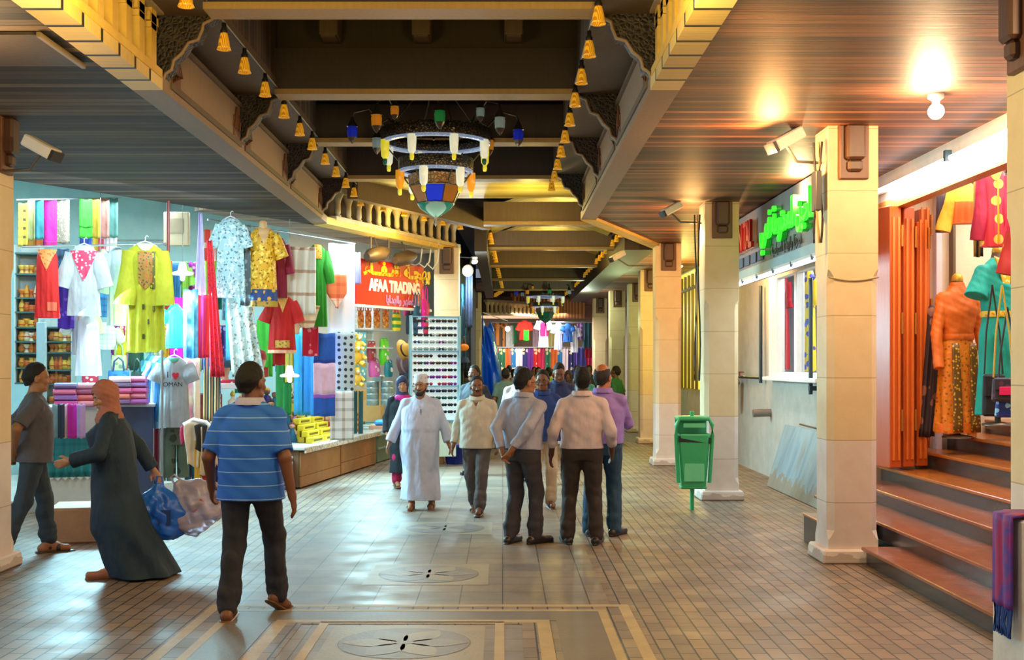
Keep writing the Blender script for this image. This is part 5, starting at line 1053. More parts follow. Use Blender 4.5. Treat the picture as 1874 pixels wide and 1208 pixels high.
for i, (a, b, y) in enumerate(((530, 548, 612), (550, 574, 600))): scarf('%s pointed end of the ivory shawl' % ('left', 'right')[i], (a, b), (560, y), 16.6, M('#e2d2b4', .7, 0, 'hstripe', '#b08a6a', 5, 0, 0, .8), R(20), .015, 1, narrow=2.0, cat='shawl', name='shawl')
garment('bright green kurta at the right of the ivory shawl', (560, 600), (448, 598), 16.9, C('#1f8f14'), R(24), sleeve=(.46, 10, .07, .08), trims=[('neck_border', (.0, .05, .0, .2, GOLDP))])
scarf('rose red floral scarf hanging below the ivory shawl', (553, 582), (590, 652), 16.9, M('#c8143c', .7, 0, 'blobs', '#e88a9a', 9), R(20), .02, 2)
scarf('large pale pink and white sheet hanging at the end of the stall', (600, 650), (446, 612), 17.3, M('#f0dcd8', .7, 0, 'tiedye', '#e6e4f0', 2.2), R(22), .012, 2, cat='sheet', name='hanging_sheet')
b = thing('bandana', 'orange checked bandana pinned on the pale pink sheet', 'bandana', P(616, 502, 17.15), R(22)); k = 17.15 / F
def bn(u, v): hw = 19 * k * (1 if v < .55 else (1 - v) / .45 + .02); return ((u - .5) * 2 * hw, -.006 * math.sin(7 * u), -62 * k * v)
MB().sheet(bn, 10, 14, .008).build('cloth', M('#e0703c', .7, 0, 'check', '#c8502a', 6), b); MB().sheet(lambda u, v: tuple(Vector(bn(u, .72 + .28 * v)) + Vector((0, -.007, 0))), 10, 6, .02).build('cloth_border', M('#f0c0a8', .7, 0, 'check', '#d0603a', 8), b)
scarf('royal blue towel with pale pink middle beside the patterned cloth', (574, 614), (610, 762), 17.0, C('#1c5cc0'), R(22), .008, 2, bands=[('pink_panel', .36, .74, C('#ecc4e0')), ('violet_edge', .74, .78, C('#9a5ac8')), ('dark_edge', .32, .36, C('#123a9a'))], cat='towel', name='towel')
scarf('pale grey cloth with rows of dark dots beside the blue towel', (611, 650), (608, 716), 17.2, M('#b4c6cc', .7, 0, 'dots', '#2a343c', 11), R(22), .006, 1, cat='cloth', name='hanging_cloth')
scarf('white checked scarf hanging below the dotted cloth', (604, 648), (716, 806), 17.15, M('#e6e8e6', .7, 0, 'check', '#9aa09c', 7), R(22), .012, 2)
for i, (a, y0, y1, c, lab) in enumerate(((538, 600, 760, '#3fb4e6', 'sky blue'), (556, 640, 760, '#2a86c8', 'mid blue'), (522, 620, 700, '#e8d04a', 'lemon yellow'), (470, 585, 690, '#4ac83a', 'lime green'), (505, 640, 760, '#2f9e4a', 'leaf green'), (430, 640, 720, '#2a9a70', 'sea green'))):
    scarf('%s cloth hanging at the back of the souvenir counter' % lab, (a, a + 28), (y0, y1), 17.6, C(c), R(20), .02, 2, cat='cloth', name='hanging_cloth', group=None)
scarf('lavender scarf edge hanging in front of the red shop sign', (648, 660), (462, 520), 17.4, C('#9a9ac8'), R(20), .012, 1)
# T shirt rail
SHB = [((262, 292), '#2f78b0', 'blue'), ((268, 298), '#3a86bc', 'mid blue'), ((274, 304), '#c8ccd0', 'pale grey'), ((280, 310), '#2a6aa4', 'deep blue'), ((285, 316), '#3f96c8', 'light blue')]
for i, (px, c, lab) in enumerate(SHB):
    garment('%s T shirt, %s from the back of the shirt rail' % (lab, ORD[i]), px, (650 + i, 760 + i * 3), 15.3 - i * .18, C(c), R(40), sleeve=(.19, 26, .06, .065), dep=.05, group='T shirts on the rail')
TG = C('#9aa4ac')
g = garment('grey printed T shirt at the front of the shirt rail', (291, 347), (654, 782), 14.3, TG, R(6), sleeve=(.22, 22, .085, .10), hanger=True, neck=('U', .07, .06, M('#2f7a5a', .5)), ws=.155, wh=.185, fold=.012)
ht = MB(); hp = [(.0, -.06), (.035, -.015), (.04, .012), (.026, .03), (.008, .025), (0, .014), (-.008, .025), (-.026, .03), (-.04, .012), (-.035, -.015)]; ht.prism(hp, -.006, .006, 'y'); o = ht.build('heart_print', M('#b81232', .6), g, (.03, -.094, -.21))
text('I', .1, M('#23262c', .7), 'print', g, (-.06, -.094, -.24)); text('OMAN', .075, M('#23262c', .7), 'print', g, (.0, -.106, -.345))
# trousers and shorts on the lower rail
def trousers(label, px, py, D, mat, rz=R(8), group=None):
    k = D / F; t = thing('trousers', label, 'trousers', P((px[0] + px[1]) / 2, py[0], D), rz, group); w_ = (px[1] - px[0]) / 2 * k; L = (py[1] - py[0]) * k; m = MB()
    m.rings([[(w_ * a * math.cos(q), .06 * math.sin(q), z) for q in [2 * math.pi * j / 20 for j in range(20)]] for z, a in ((0, .8), (-.05, .84), (-L * .36, 1.0))]); m.build('hip', mat, t)
    for sx in (-1, 1):
        m = MB(); m.rings([[(sx * w_ * .5 + w_ * .5 * math.cos(q) * (1 - .1 * u), .05 * math.sin(q) + .008 * math.sin(u * 9 + sx), -L * (.3 + .7 * u)) for q in [2 * math.pi * j / 16 for j in range(16)]] for u in [i / 8 for i in range(9)]]); m.build('trouser_leg', mat, t)
    MB().rings([[(w_ * .82 * math.cos(q), .064 * math.sin(q), z) for q in [2 * math.pi * j / 20 for j in range(20)]] for z in (.004, -.04)]).build('waistband', mat, t); return t
trousers('dark olive cargo shorts below the grey printed T shirt', (300, 346), (780, 874), 14.35, M('#4a5a4a', .75, 0, 'blobs', '#2a342c', 7))
trousers('grey green trousers hanging beside the cargo shorts', (290, 318), (784, 880), 14.7, C('#6a8a7c')); trousers('blue jeans hanging low on the rail', (262, 290), (770, 886), 14.8, C('#24628e')); trousers('teal trousers hanging right of the cargo shorts', (338, 362), (790, 906), 14.6, C('#1f6a86'))
for i, (a, c, lab) in enumerate(((272, '#e0d8e4', 'white'), (280, '#8a2a4a', 'maroon'), (288, '#c8d4dc', 'pale blue'))): scarf('%s striped cloth at the foot of the shirt rail' % lab, (a, a + 10), (785, 868), 14.5 + .05 * i, C(c), R(20), .012, 1, cat='cloth', name='hanging_cloth')
r_ = thing('clothes_rail', 'metal clothes rail carrying the T shirts', 'rail', P(300, 652, 14.6)); MB().tube([(-.3, .8, .06), (.12, -.5, .06)], .014, 8).build('top_bar', ROD, r_)
for x, y in ((-.3, .8), (.12, -.5)): MB().tube([(x, y, .06), (x, y, -1.66)], .016, 8).build('upright', ROD, r_)
# yellow clothes post with jumble of garments
p0 = G(362, 936); yp = thing('clothes_stand', 'yellow wooden stand with curved arm of draped clothes', 'stand', p0); YW = M('#d9a41c', .5, 0, 'wood', '#c08a14')
MB().box((0, 0, .42), (.07, .05, .82), 0, .006).build('post', YW, yp); MB().box((0, 0, .015), (.24, .3, .03), 0, .006).build('foot', M('#d8c48a', .6, 0, 'wood', '#c4ae72'), yp)
MB().tube([(-.16, 0, .86 + .14), (-.05, 0, 1.06), (.1, -.02, 1.03), (.24, -.04, .88)], .03, 8).build('curved_arm', M('#e4e2dc', .6), yp)
for i, (dx, dy, z, w_, h, c, lab) in enumerate(((-.16, .02, .98, .09, .22, '#b81c4a', 'crimson'), (-.05, -.04, 1.02, .16, .5, '#e6d6bc', 'cream'), (.05, -.06, 1.0, .12, .3, '#2a2c30', 'charcoal'), (.10, -.05, .98, .10, .55, '#e0c8a0', 'beige'), (.17, -.03, .93, .05, .48, '#c8962a', 'mustard'), (.22, -.02, .9, .08, .4, '#e0b8a0', 'peach'), (.14, .04, .62, .16, .45, '#a8141c', 'red'), (.2, .05, .6, .1, .5, '#2a3a8a', 'navy'), (.27, .02, .85, .08, .6, '#e8e0dc', 'off white'))):
    loc = p0 + Vector((dx, dy, z)); s = thing('draped_garment', '%s garment draped over the yellow clothes stand' % lab, 'garment', loc, R(10), 'garments on the yellow stand')
    MB().sheet(lambda u, v: ((u - .5) * w_ * (1 + .25 * math.sin(v * 4 + i)), -.02 * math.sin(6 * u + i) * (.3 + v), -h * v + .03 * math.sin(5 * u + i) * v + (.02 * math.sin(3.1 * u))), 12, 14, .014).build('cloth', C(c), s)
# hanging energy-saving lamps with white shades
def pend(label, px, py, D):
    p = P(px, py, D); l = thing('pendant_lamp', label, 'lamp', p); WS = M('#f4fbff', .4, 0, None, None, 1, 2.2); MB().lathe([(.035, .16), (.05, .1), (.06, .05), (.13, .03), (.135, .01), (.12, 0)], n=20).build('shade', WS, l); MB().tube([(0, 0, .16), (0, 0, 4.36 - p.z)], .005, 5).build('cord', M('#7a8488', .6), l); MB().lathe([(.02, .02), (.03, -.02), (.03, -.06), (.01, -.08)], n=10).build('bulb', M('#ffffff', .3, 0, None, None, 1, 8), l)
pend('white shaded pendant lamp right of the olive kaftan', 334, 503, 15.4); pend('white shaded pendant lamp over the souvenir counter', 530, 690, 16.9); pend('small white pendant lamp among the front tunics', 184, 532, 15.8)
# dress shop fan/lamp pole
MB().tube([P(308, 362, 15.0), P(308, 462, 15.0)], .02, 8).build('hanging_pole', M('#7a2f2c', .4), label='dark red pole hanging from the left soffit edge', cat='pole')
bx_ = thing('meter_box', 'beige box on the pale column behind the hanging pole', 'box', P(322, 440, 16.4)); MB().box((0, .05, .16), (.34, .1, .46), 0, .01).build('case', M('#a8987c', .6), bx_); MB().box((0, 0, .2), (.2, .02, .2)).build('door', M('#8a7a62', .6), bx_)

# ---- the crammed back of the stall: two rows of hanging cloth deeper in
BK = [('#c8286a', 'rose', 'blobs', '#f0c0d0'), ('#2f7fb8', 'blue', None, ''), ('#e0b030', 'amber', 'blobs', '#a8642a'), ('#1f8a7a', 'jade', None, ''), ('#8a2a8a', 'plum', 'dots', '#e0b8e0'), ('#d84a2a', 'vermilion', None, ''), ('#e8dcc8', 'ivory', 'check', '#b8a890'), ('#3a3f8a', 'indigo', 'blobs', '#9ab0e0'), ('#7ab83a', 'lime', None, ''), ('#b8342a', 'brick', 'vstripe', '#e8c080'), ('#5ab4d0', 'sky', 'tiedye', '#d8ecf4')]
for row, (p0_, p1_, st_, y0_, y1_, of_) in enumerate(((196, 600, 15, 478, 590, 1.5), (204, 560, 15, 592, 700, 1.3))):
    n_ = int((p1_ - p0_) / st_)
    for i in range(n_):
        px = p0_ + st_ * i; c1_, cn, pt_, c2_ = BK[(i * 7 + row * 4) % 11]; D_ = DL(px, of_); lab = '%s cloth, %s from the left in the stall\'s %s back row' % (cn, ORD[i] if i < 24 else 'last but %d' % (n_ - i), ('upper', 'lower')[row])
        if (i + row) % 3 == 0: garment(lab.replace('cloth,', 'blouse,'), (px, px + 15), (y0_ + (i * 5) % 11, y1_ - (i * 13) % 40), D_, M(c1_, .7, 0, pt_, c2_, 12) if pt_ else C(c1_), R(18), sleeve=(.25, 16, .05, .055), group='clothes at the back of the stall')
        else: scarf(lab, (px, px + 14), (y0_ + (i * 3) % 7, y1_ - (i * 11) % 30), D_, M(c1_, .7, 0, pt_, c2_, 12) if pt_ else C(c1_), R(18), .025, 2, cat='cloth', name='hanging_cloth', group='clothes at the back of the stall')
    rod('%s back rod across the inside of the stall' % ('upper', 'lower')[row], p0_ - 6, p1_ + 4, (y0_ + 3, y0_ + 3), DL(p0_, of_), DL(p1_, of_), .02)
# ---- pottery shelves at the far left
SG = M('#b9d4d0', .3); EDG = M('#3f6a68', .4)
def shelf_unit(label, px0, px1, ys, D, depth=.3):
    k = D / F; s = thing('shelf_unit', label, 'shelf', P((px0 + px1) / 2, ys[-1], D), R(10)); w_ = (px1 - px0) * k; zt = (ys[-1] - ys[0]) * k
    MB().box((0, depth + .01, zt / 2 + .05), (w_, .02, zt + .1)).build('back_panel', M('#dbe8e4', .5), s)
    for y in ys: MB().box((0, depth / 2, (ys[-1] - y) * k - .012), (w_, depth, .022)).build('shelf_board', EDG, s)
    for sx in (-1, 1): MB().box((sx * w_ / 2, depth / 2, zt / 2 + .05), (.02, depth, zt + .1)).build('side_panel', SG, s)
    return s, [s.location + Vector((0, 0, (ys[-1] - y) * k)) for y in ys], w_
POTS = {}
def pot(kind, color, loc, label, group):
    key = (kind, color)
    if key in POTS: return copy_of(POTS[key], loc, random.uniform(0, 3), label, group)
    t = thing('clay_pot', label, 'pot', loc, 0, group); mt = M(color, .5, 0, 'stone', '#%02x%02x%02x' % tuple(max(0, int(int(color[i:i + 2], 16) * .8)) for i in (1, 3, 5)))
    prof = {0: [(.03, 0), (.045, .02), (.05, .06), (.035, .09), (.03, .11), (.04, .125), (.034, .125), (.025, .1)], 1: [(.035, 0), (.03, .02), (.022, .05), (.04, .075), (.052, .11), (.046, .11), (.03, .08)], 2: [(.03, 0), (.04, .05), (.036, .1), (.02, .13), (.012, .16), (.018, .17)], 3: [(.045, 0), (.05, .03), (.045, .06), (.048, .09), (.04, .09), (.036, .03)]}[kind]
    MB().lathe(prof, n=12).build('pot_body', mt, t)
    z, r = {0: (.06, .051), 1: (.05, .024), 2: (.05, .041), 3: (.03, .051)}[kind]; MB().lathe([(r, z - .008), (r + .003, z), (r, z + .008)], n=12).build('painted_band', M('#b5481c', .5), t); POTS[key] = t; return t
PC = ('#e0a02c', '#e8c04a', '#d9802a', '#c8621e', '#efe0c0', '#e8b860', '#b8742a')
PN = {'#e0a02c': 'ochre', '#e8c04a': 'yellow', '#d9802a': 'orange', '#c8621e': 'rust', '#efe0c0': 'cream', '#e8b860': 'sand', '#b8742a': 'brown'}
KN = ('round', 'flared', 'necked', 'squat')
for nm, (a, b, ys, D) in {'left': (28, 70, (462, 500, 544, 570, 598, 624, 645, 672, 700), 15.9), 'right': (84, 130, (598, 624, 644, 676, 702, 738), 16.1)}.items():
    su, locs, w_ = shelf_unit('%s pale shelf unit of clay pots by the pale blue post' % nm, a, b, ys, D)
    for r, l in enumerate(locs[1:]):
        n = 4 if nm == 'left' else 5
        for c in range(n):
            kd, co = random.randrange(4), random.choice(PC); d = Vector((math.cos(R(10)), math.sin(R(10)), 0)) * ((c + .5) / n - .5) * (w_ - .06) + Vector((0, .08, .0))
            pot(kd, co, l + d, '%s %s clay pot, %s along the %s shelf of the %s unit' % (PN[co], KN[kd], ORD[c], ORD[r], nm), 'clay pots on the shelves')
q = P(76, 730, 15.5); MB().box((q.x, q.y, 1.1), (.11, .11, 2.3), R(10), .006).build('shop_post', M('#a9c8d6', .4), label='pale blue square post between the pottery shelves', cat='post')
# ---- table with the teal cloth and piles of folded textiles
t0 = Vector((P(133, 872, 13.7).x, 13.7, 0)); tb = thing('display_table', 'display table under a teal cloth with scalloped white hem', 'table', t0, R(18)); MB().box((.0, .4, .6), (.52, .7, 1.2)).build('table_box', M('#c8d4d4', .6), tb)
TEAL = M('#1c7f86', .7, 0, 'check', '#166a70', 9)
MB().sheet(lambda u, v: (-.28 + .56 * u, .02 - .018 * math.sin(40 * u) * v, .92 - .5 * v), 60, 6, .012).build('table_cloth', TEAL, tb)
m = MB()
for i in range(7): m.lathe([(.04, 0), (.002, -.035)], (-.24 + .08 * i, .01, .42), 8, True, 1, .2)
m.build('scallop_hem', M('#dfe8e6', .6), tb); MB().box((.0, .4, 1.215), (.58, .76, .03), 0, .008).build('table_top', M('#cfdcdc', .5), tb)
FC = ['#c01a8a', '#6a2a9a', '#d0508a', '#3a3a8a', '#e08aa0', '#c84a3a', '#8a1f5a', '#e0b0c8', '#4a1f6a', '#d96a4a', '#b01a6a', '#2a2a5a', '#e8d0d8', '#9a3ab0', '#c8607a']
FNAME = ['magenta', 'purple', 'rose', 'indigo', 'salmon', 'brick red', 'plum', 'pale pink', 'dark violet', 'coral', 'cerise', 'navy', 'blush', 'orchid', 'dusty rose']
def folded(label, loc, w_, d_, h, c, rz, group):
    t = thing('folded_textile', label, 'textile', loc, rz, group); m = MB(); rs = []
    for s in (-1, 1): rs.append([(s * w_ / 2, -d_ / 2 + h / 2 * (1 - math.sin(q)), h / 2 + h / 2 * math.cos(q)) if 0 <= q <= math.pi else (s * w_ / 2, d_ / 2, h if q < 0 else 0) for q in [-.1] + [math.pi * i / 8 for i in range(9)] + [math.pi + .1]])
    m.rings(rs, True, True); m.build('folded_cloth', M(c, .75, 0, 'hstripe', '#e8c8d8', 70, 0, 0, .8), t); return t
ti = 0
for col, (px, py, n, D) in enumerate(((123, 738, 4, 13.6), (158, 742, 4, 13.7), (222, 742, 5, 14.3), (250, 744, 5, 14.4))):
    base = P(px, py, D); base.z = 1.232; hh = .066
    for i in range(n):
        folded('%s folded shawl, %s from the bottom of the %s pile on the teal table' % (FNAME[ti % 15], ORD[i], ORD[col]), base + Vector((random.uniform(-.01, .01), 0, hh * i)), .24, .3, hh, FC[ti % 15], R(10), 'folded shawls on the teal table'); ti += 1
st2 = thing('display_table', 'second low table of folded shawls behind the woman in the dark robe', 'table', P(240, 760, 14.5).xy.to_3d(), R(14)); MB().box((-.05, .1, .6), (.62, .5, 1.2), 0, .01).build('table_box', M('#3a4a6a', .7), st2); MB().box((-.05, .1, 1.215), (.66, .54, .03)).build('table_top', M('#c8d0d0', .5), st2)
for i, (a, b, c, lab) in enumerate(((96, 114, '#7fa0a8', 'grey teal'), (114, 124, '#e8d8d0', 'white floral'), (124, 142, '#c0149a', 'magenta'), (141, 156, '#b89ad8', 'lilac'), (106, 118, '#22344a', 'dark blue'))):
    scarf('%s shawl draped over the front of the teal table' % lab, (a, b), (740, 802), 13.25 - .02 * i, C(c), R(16), .01, 1, cat='shawl', name='shawl')
def tote(label, px, py, D, mt, hm, rz=R(12), group=None, pocket=None, hl=.16):
    k = D / F; w_ = (px[1] - px[0]) * k; h = (py[1] - py[0]) * k; t = thing('bag', label, 'bag', P((px[0] + px[1]) / 2, py[1], D), rz, group); m = MB(); rs = []
    for z, a, b in ((0, .8, .10), (.02, .9, .13), (h * .5, 1.0, .15), (h * .9, .96, .09), (h, .92, .05)): rs.append([(w_ / 2 * a * math.copysign(abs(math.cos(q)) ** .5, math.cos(q)), w_ * b * 1.6 * math.sin(q), z) for q in [2 * math.pi * j / 24 for j in range(24)]])
    m.rings(rs); m.build('bag_body', mt, t)
    for s in (-1, 1): MB().tube([(-w_ * .25, s * .03, h * .95), (-w_ * .2, s * .035, h + hl * .7), (0, s * .03, h + hl), (w_ * .2, s * .035, h + hl * .7), (w_ * .25, s * .03, h * .95)], .009, 6).build('bag_handle', hm, t)
    if pocket: MB().box((0, -w_ * .24, h * .45), (w_ * .5, .02, h * .4), 0, .006).build('pocket', pocket, t)
    return t
tote('blue embroidered tote bag among the piles of textiles', (198, 236), (678, 716), 14.9, M('#2a70c0', .7, 0, 'blobs', '#1d4f98', 14), M('#1d3f7a')); tote('dark green bag with pale label beside the blue tote', (240, 262), (680, 720), 14.9, C('#14342c'), M('#14241f'), pocket=M('#c8d4c0'))
tote('red and white patterned bag behind the woman in the terracotta headscarf', (150, 180), (684, 716), 15.0, M('#d0355a', .7, 0, 'blobs', '#f0e0e4', 16), M('#a02040')); tote('yellow plush bag hanging below the olive kaftan', (208, 232), (624, 652), 15.4, C('#e6d020'), M('#c8a818')); tote('clear gift bag with pale toys behind the olive kaftan', (204, 232), (650, 684), 15.3, M('#d8dcc8', .3, 0, 'blobs', '#8fa0a0', 12), M('#b0b8b0'))
tote('dark navy bag hanging left of the T shirt rail', (236, 258), (645, 678), 15.3, C('#1c3a3f'), M('#14282c')); bl = thing('blue_bundle', 'bright blue cloth bundle on the textiles beside the headscarf', 'bundle', P(140, 708, 14.4)); MB().ball((0, 0, 0), .07, 8, (1.3, .8, .6)).build('bundle', C('#1f5cd0'), bl)
# ---- souvenir counter
def at_line(a, b, u): return a.lerp(b, u)
c0, c1 = G(553, 895), G(690, 850); d = (c1 - c0).normalized(); nin = Vector((-d.y, d.x, 0)); rzc = math.atan2(d.y, d.x); Lc = (c1 - c0).length
ct = thing('souvenir_counter', 'low souvenir counter faced with brown cardboard', 'counter', c0, rzc)
CB = M('#a8794c', .75, 0, 'stone', '#96693f')
MB().box((Lc / 2, .55, .27), (Lc, 1.0, .5)).build('counter_body', M('#8a6a4a', .7), ct)
for i, (u0, u1, z0, z1) in enumerate(((0, .47, .17, .5), (.48, 1, .2, .5), (0, .47, .02, .165), (.48, 1, .02, .195))): MB().box(((u0 + u1) / 2 * Lc, .03, (z0 + z1) / 2), ((u1 - u0) * Lc - .01, .03, z1 - z0), 0, .004).build('cardboard_panel', CB, ct)
MB().box((Lc / 2, .52, .555), (Lc + .12, 1.16, .05), 0, .01).build('counter_top', M('#cfd6d0', .4), ct)
m = MB(); m.box((Lc / 2, -.06, .53), (Lc + .1, .02, .07)); m.build('trinket_edge', M('#d8cfc0', .4, 0, 'blobs', '#7a5a8a', 26, 0, 0, '#c8a04a'), ct)
for i in range(7):
    p = c0 + nin * .2 - d * .10; folded('%s boxed cassette from the floor in the stack at the counter end' % ORD[i], p + Vector((0, 0, .065 * i + .005)), .16, .2, .06, ('#2a3050', '#5a6a8a', '#1f2438', '#8a5a5a', '#2a3a4a', '#6a7a9a', '#22283c')[i], R(20), 'stack at the counter end')
def onc(u, v, z=.58): p = c0 + d * (u * Lc) + nin * v; p.z = z; return p
# yellow boxes in steps
YB = M('#e8d02a', .4); BRW = M('#6a5a14', .6)
for r in range(4):
    for c in range(3 if r < 2 else 2):
        p = onc(.22 + .16 * c + .02 * r, .1 + .09 * r, .58 + .085 * r); b = thing('gift_box', 'yellow incense gift box, %s from the left in the %s row up on the counter' % (ORD[c], ORD[r]), 'box', p, rzc, 'yellow gift boxes on the counter')
        MB().box((0, 0, .042 + (0 if r == 0 else -.0425 * 0)), (.58, .09, .083 if r == 0 else .083), 0, .004).build('carton', YB, b); MB().box((0, -.047, .04), (.4, .004, .028)).build('printed_line', BRW, b)
        if r: MB().box((0, .05, -.04 * r), (.57, .08, .085 * r - .01)).build('riser', M('#c8b028', .5), b)
for i in range(4):
    p = onc(.86, .16, .58 + .085 * i); b = thing('orange_pot', 'orange clay incense burner, %s from the bottom of the tower on the counter' % ORD[i], 'burner', p, 0, 'orange tower'); MB().lathe([(.07, 0), (.055, .02), (.06, .05), (.075, .07), (.07, .085), (.05, .08)], n=12).build('burner_body', M('#e08a1c', .5), b); MB().lathe([(.062, .03), (.066, .04), (.062, .05)], n=12).build('painted_band', M('#b8501c', .5), b)
# figurines, dolls and bottles crowding the counter
def doll(label, p, s, c1_, c2_, sk, group):
    t = thing('doll', label, 'doll', p, random.uniform(-.4, .4), group); MB().lathe([(.05 * s, 0), (.055 * s, .02 * s), (.035 * s, .1 * s), (.02 * s, .14 * s)], n=12).build('dress', C(c1_), t); MB().ball((0, 0, .17 * s), .032 * s, 8).build('doll_head', M(sk, .5), t); MB().ball((0, .006 * s, .18 * s), .034 * s, 8, (1, 1, .9)).build('doll_hair', M(c2_, .7), t)
    for sx in (-1, 1): MB().tube([(sx * .025 * s, 0, .13 * s), (sx * .05 * s, -.015 * s, .08 * s)], .011 * s, 5).build('doll_arm', M(sk, .5), t)
def perfume(label, p, s, c, group):
    t = thing('perfume_bottle', label, 'bottle', p, random.uniform(-.5, .5), group); MB().lathe([(.03 * s, 0), (.035 * s, .02 * s), (.032 * s, .09 * s), (.012 * s, .11 * s), (.012 * s, .125 * s)], n=10).build('bottle_body', M(c, .2), t); MB().lathe([(.014 * s, .122 * s), (.018 * s, .14 * s), (.004, .165 * s)], n=8).build('stopper', M('#d8b84a', .3, .6), t)
DC = (('#c8501c', 'rust'), ('#e8e0d0', 'cream'), ('#1f6a8a', 'teal'), ('#c81c4a', 'crimson'), ('#e0b82c', 'yellow'), ('#3a2a8a', 'violet'), ('#2f8a3a', 'green'), ('#e08ab0', 'pink'))
for r in range(4):
    MB().box(tuple(onc(.25, .42 + .22 * r, .58 + .07 * r)), (2.5, .2, .14 * r + .01), rzc).build('display_riser', M('#b8c4c8', .5), label='%s white riser step behind the yellow boxes on the counter' % ORD[r], cat='riser')
    for c in range(9):
        co, cn = DC[(r * 3 + c * 5) % 8]; p = onc(.02 + .085 * c + .02 * (r % 2), .4 + .22 * r, .588 + .14 * r); p.z = .585 + .07 * r + .07 * r + .008; s = random.uniform(1.2, 1.8); lab = '%s %%s, %s from left in the %s souvenir row up' % (cn, ORD[c], ORD[r])
        if (r + c) % 3 == 0: perfume(lab % 'glass perfume bottle', p, s * 1.2, co, 'souvenirs on the counter')
        else: doll(lab % 'dressed souvenir doll', p, s, co, ('#2a1a14', '#d9a04a', '#7a2a1c')[c % 3], ('#d9a07a', '#8a5a3c')[r % 2], 'souvenirs on the counter')
for i, (px, py, D, w_, h, c, cn) in enumerate(((448, 668, 16.9, .2, .1, '#3a1fa8', 'violet'), (472, 664, 16.9, .18, .12, '#6a3ac8', 'purple'), (466, 642, 17.0, .12, .1, '#2a1f8a', 'indigo'), (452, 648, 17.0, .14, .08, '#c8d0e8', 'silver'), (480, 690, 16.9, .16, .14, '#a8342a', 'red'))):
    b = thing('gift_box', '%s gift box on the stand behind the man in the blue polo' % cn, 'box', P(px, py, D), R(15)); MB().box((0, 0, h / 2), (w_, .12, h), 0, .006).build('carton', M(c, .4), b); MB().box((0, -.063, h / 2), (.02, .004, h)).build('ribbon', M('#e8e0f0', .4), b)
cs = thing('goods_cabinet', 'dark red goods cabinet behind the man in the blue polo', 'cabinet', (-4.2, 16.5, 0), R(20)); MB().box((.1, .3, .65), (.5, .5, 1.3), 0, .01).build('cabinet_body', M('#6a1f18', .5, 0, 'wood', '#54160f'), cs); MB().box((.1, .04, .9), (.42, .02, .5)).build('cabinet_panel', M('#7a2a20', .5), cs)
for i, (px, py, D, c, cn) in enumerate(((411, 686, 16.6, '#1f4a5a', 'dark teal'), (476, 672, 16.8, '#a83a3a', 'red'))):
    hd = thing('mannequin', '%s capped display head above the stall cabinet' % cn, 'mannequin', P(px, py, D)); MB().lathe([(.06, -.06), (.05, -.02), (.07, .04), (.085, .12), (.07, .2), (.02, .23)], n=14).build('head_form', M('#c89a7a', .5), hd); MB().lathe([(.092, .1), (.094, .14), (.075, .22), (.003, .25)], n=14).build('cap', C(c), hd); MB().box((0, -.1, .11), (.12, .09, .012), 0, .004).build('cap_peak', C(c), hd)
tray = thing('fabric_tray', 'white tray of red printed scarves behind the blue polo', 'tray', P(408, 712, 16.5), R(16)); MB().box((0, .1, .04), (.42, .25, .08), 0, .01).build('tray', WHITEW, tray); MB().box((0, .1, .1), (.38, .22, .06), 0, .02).build('scarves', M('#c8203a', .7, 0, 'blobs', '#f0e0e0', 18), tray)
# ---- red sign shop
s0, s1 = P(652, 510, 18.6), P(776, 510, 20.3); sd = (s1 - s0); sd.z = 0; Ls = sd.length; rzs = math.atan2(sd.y, sd.x); zc = 2.98
sg = thing('shop_sign', 'red shop sign board with white English and yellow Arabic lettering', 'sign', (s0.x, s0.y, zc), rzs)
MB().box((Ls / 2, .03, .02), (Ls, .06, .72), 0, .008).build('board', M('#c81410', .35), sg); MB().box((Ls / 2 + .05, -.02, -.36), (Ls + .2, .08, .04)).build('bottom_trim', WHITEW, sg)
WL = M('#f4f0ee', .4); YL = M('#e8c018', .4)
text('AFAA TRADING', .255, WL, 'english_lettering', sg, (.34, -.006, -.1), (R(90), 0, 0), .006, 'LEFT', .012, .80); text('\ufe80\ufe8e\u0640\u0640\ufed4\u0640\ufeb7 \ufe94\u0640\ufea0\ufeec\ufe91', .32, YL, 'arabic_lettering', sg, (.2, -.006, .16), (R(90), 0, 0), .006, 'LEFT', .016, 1.15)
text('\ufe8e\ufef3\ufe8d\ufea9\ufeec\ufedf\ufe8d\ufeed \ufeae\ufeec\ufec4\ufecc\ufedf\ufe8d\ufeed', .17, M('#d8a0e0', .5), 'small_arabic_lettering', sg, (.8, -.006, -.28), (R(90), 0, 0), .004, 'LEFT', .006, .95)
MB().tube([(.3, -.06, .42), (.3, -.06, .95)], .02, 6).build('hanging_strut', M('#4a3a30', .5), sg); MB().tube([(.8, -.06, .42), (.8, -.06, .95)], .02, 6).build('hanging_strut', M('#4a3a30', .5), sg)
for i, (u, lab) in enumerate(((.32, 'left'), (.72, 'right'))):
    sp_ = thing('sign_spotlight', '%s dark spotlight housing over the red shop sign' % lab, 'lamp', (s0.x + sd.x * u, s0.y + sd.y * u - .26, zc + .46), rzs); MB().lathe([(.06, -.3), (.11, -.2), (.12, .1), (.06, .28)], n=14, rot=(0, R(78), 0)).build('housing', M('#5a4632', .5, .3), sp_); MB().tube([(0, 0, .1), (0, .1, .35)], .014, 6).build('bracket', M('#3a2e24', .5), sp_)
for i, px in enumerate((772, 788, 803)):
    p = P(px, 458, 20.2); MB().tube([p + Vector((0, 0, .12)), p, p + Vector((-.02, -.02, -.2)), p + Vector((-.1, -.02, -.26 - .03 * i)), p + Vector((-.2, 0, -.22))], .014, 6).build('loose_wire', M('#d8d2c4', .5), label='%s loose white wire curling below the balustrade' % ORD[i], cat='wire')
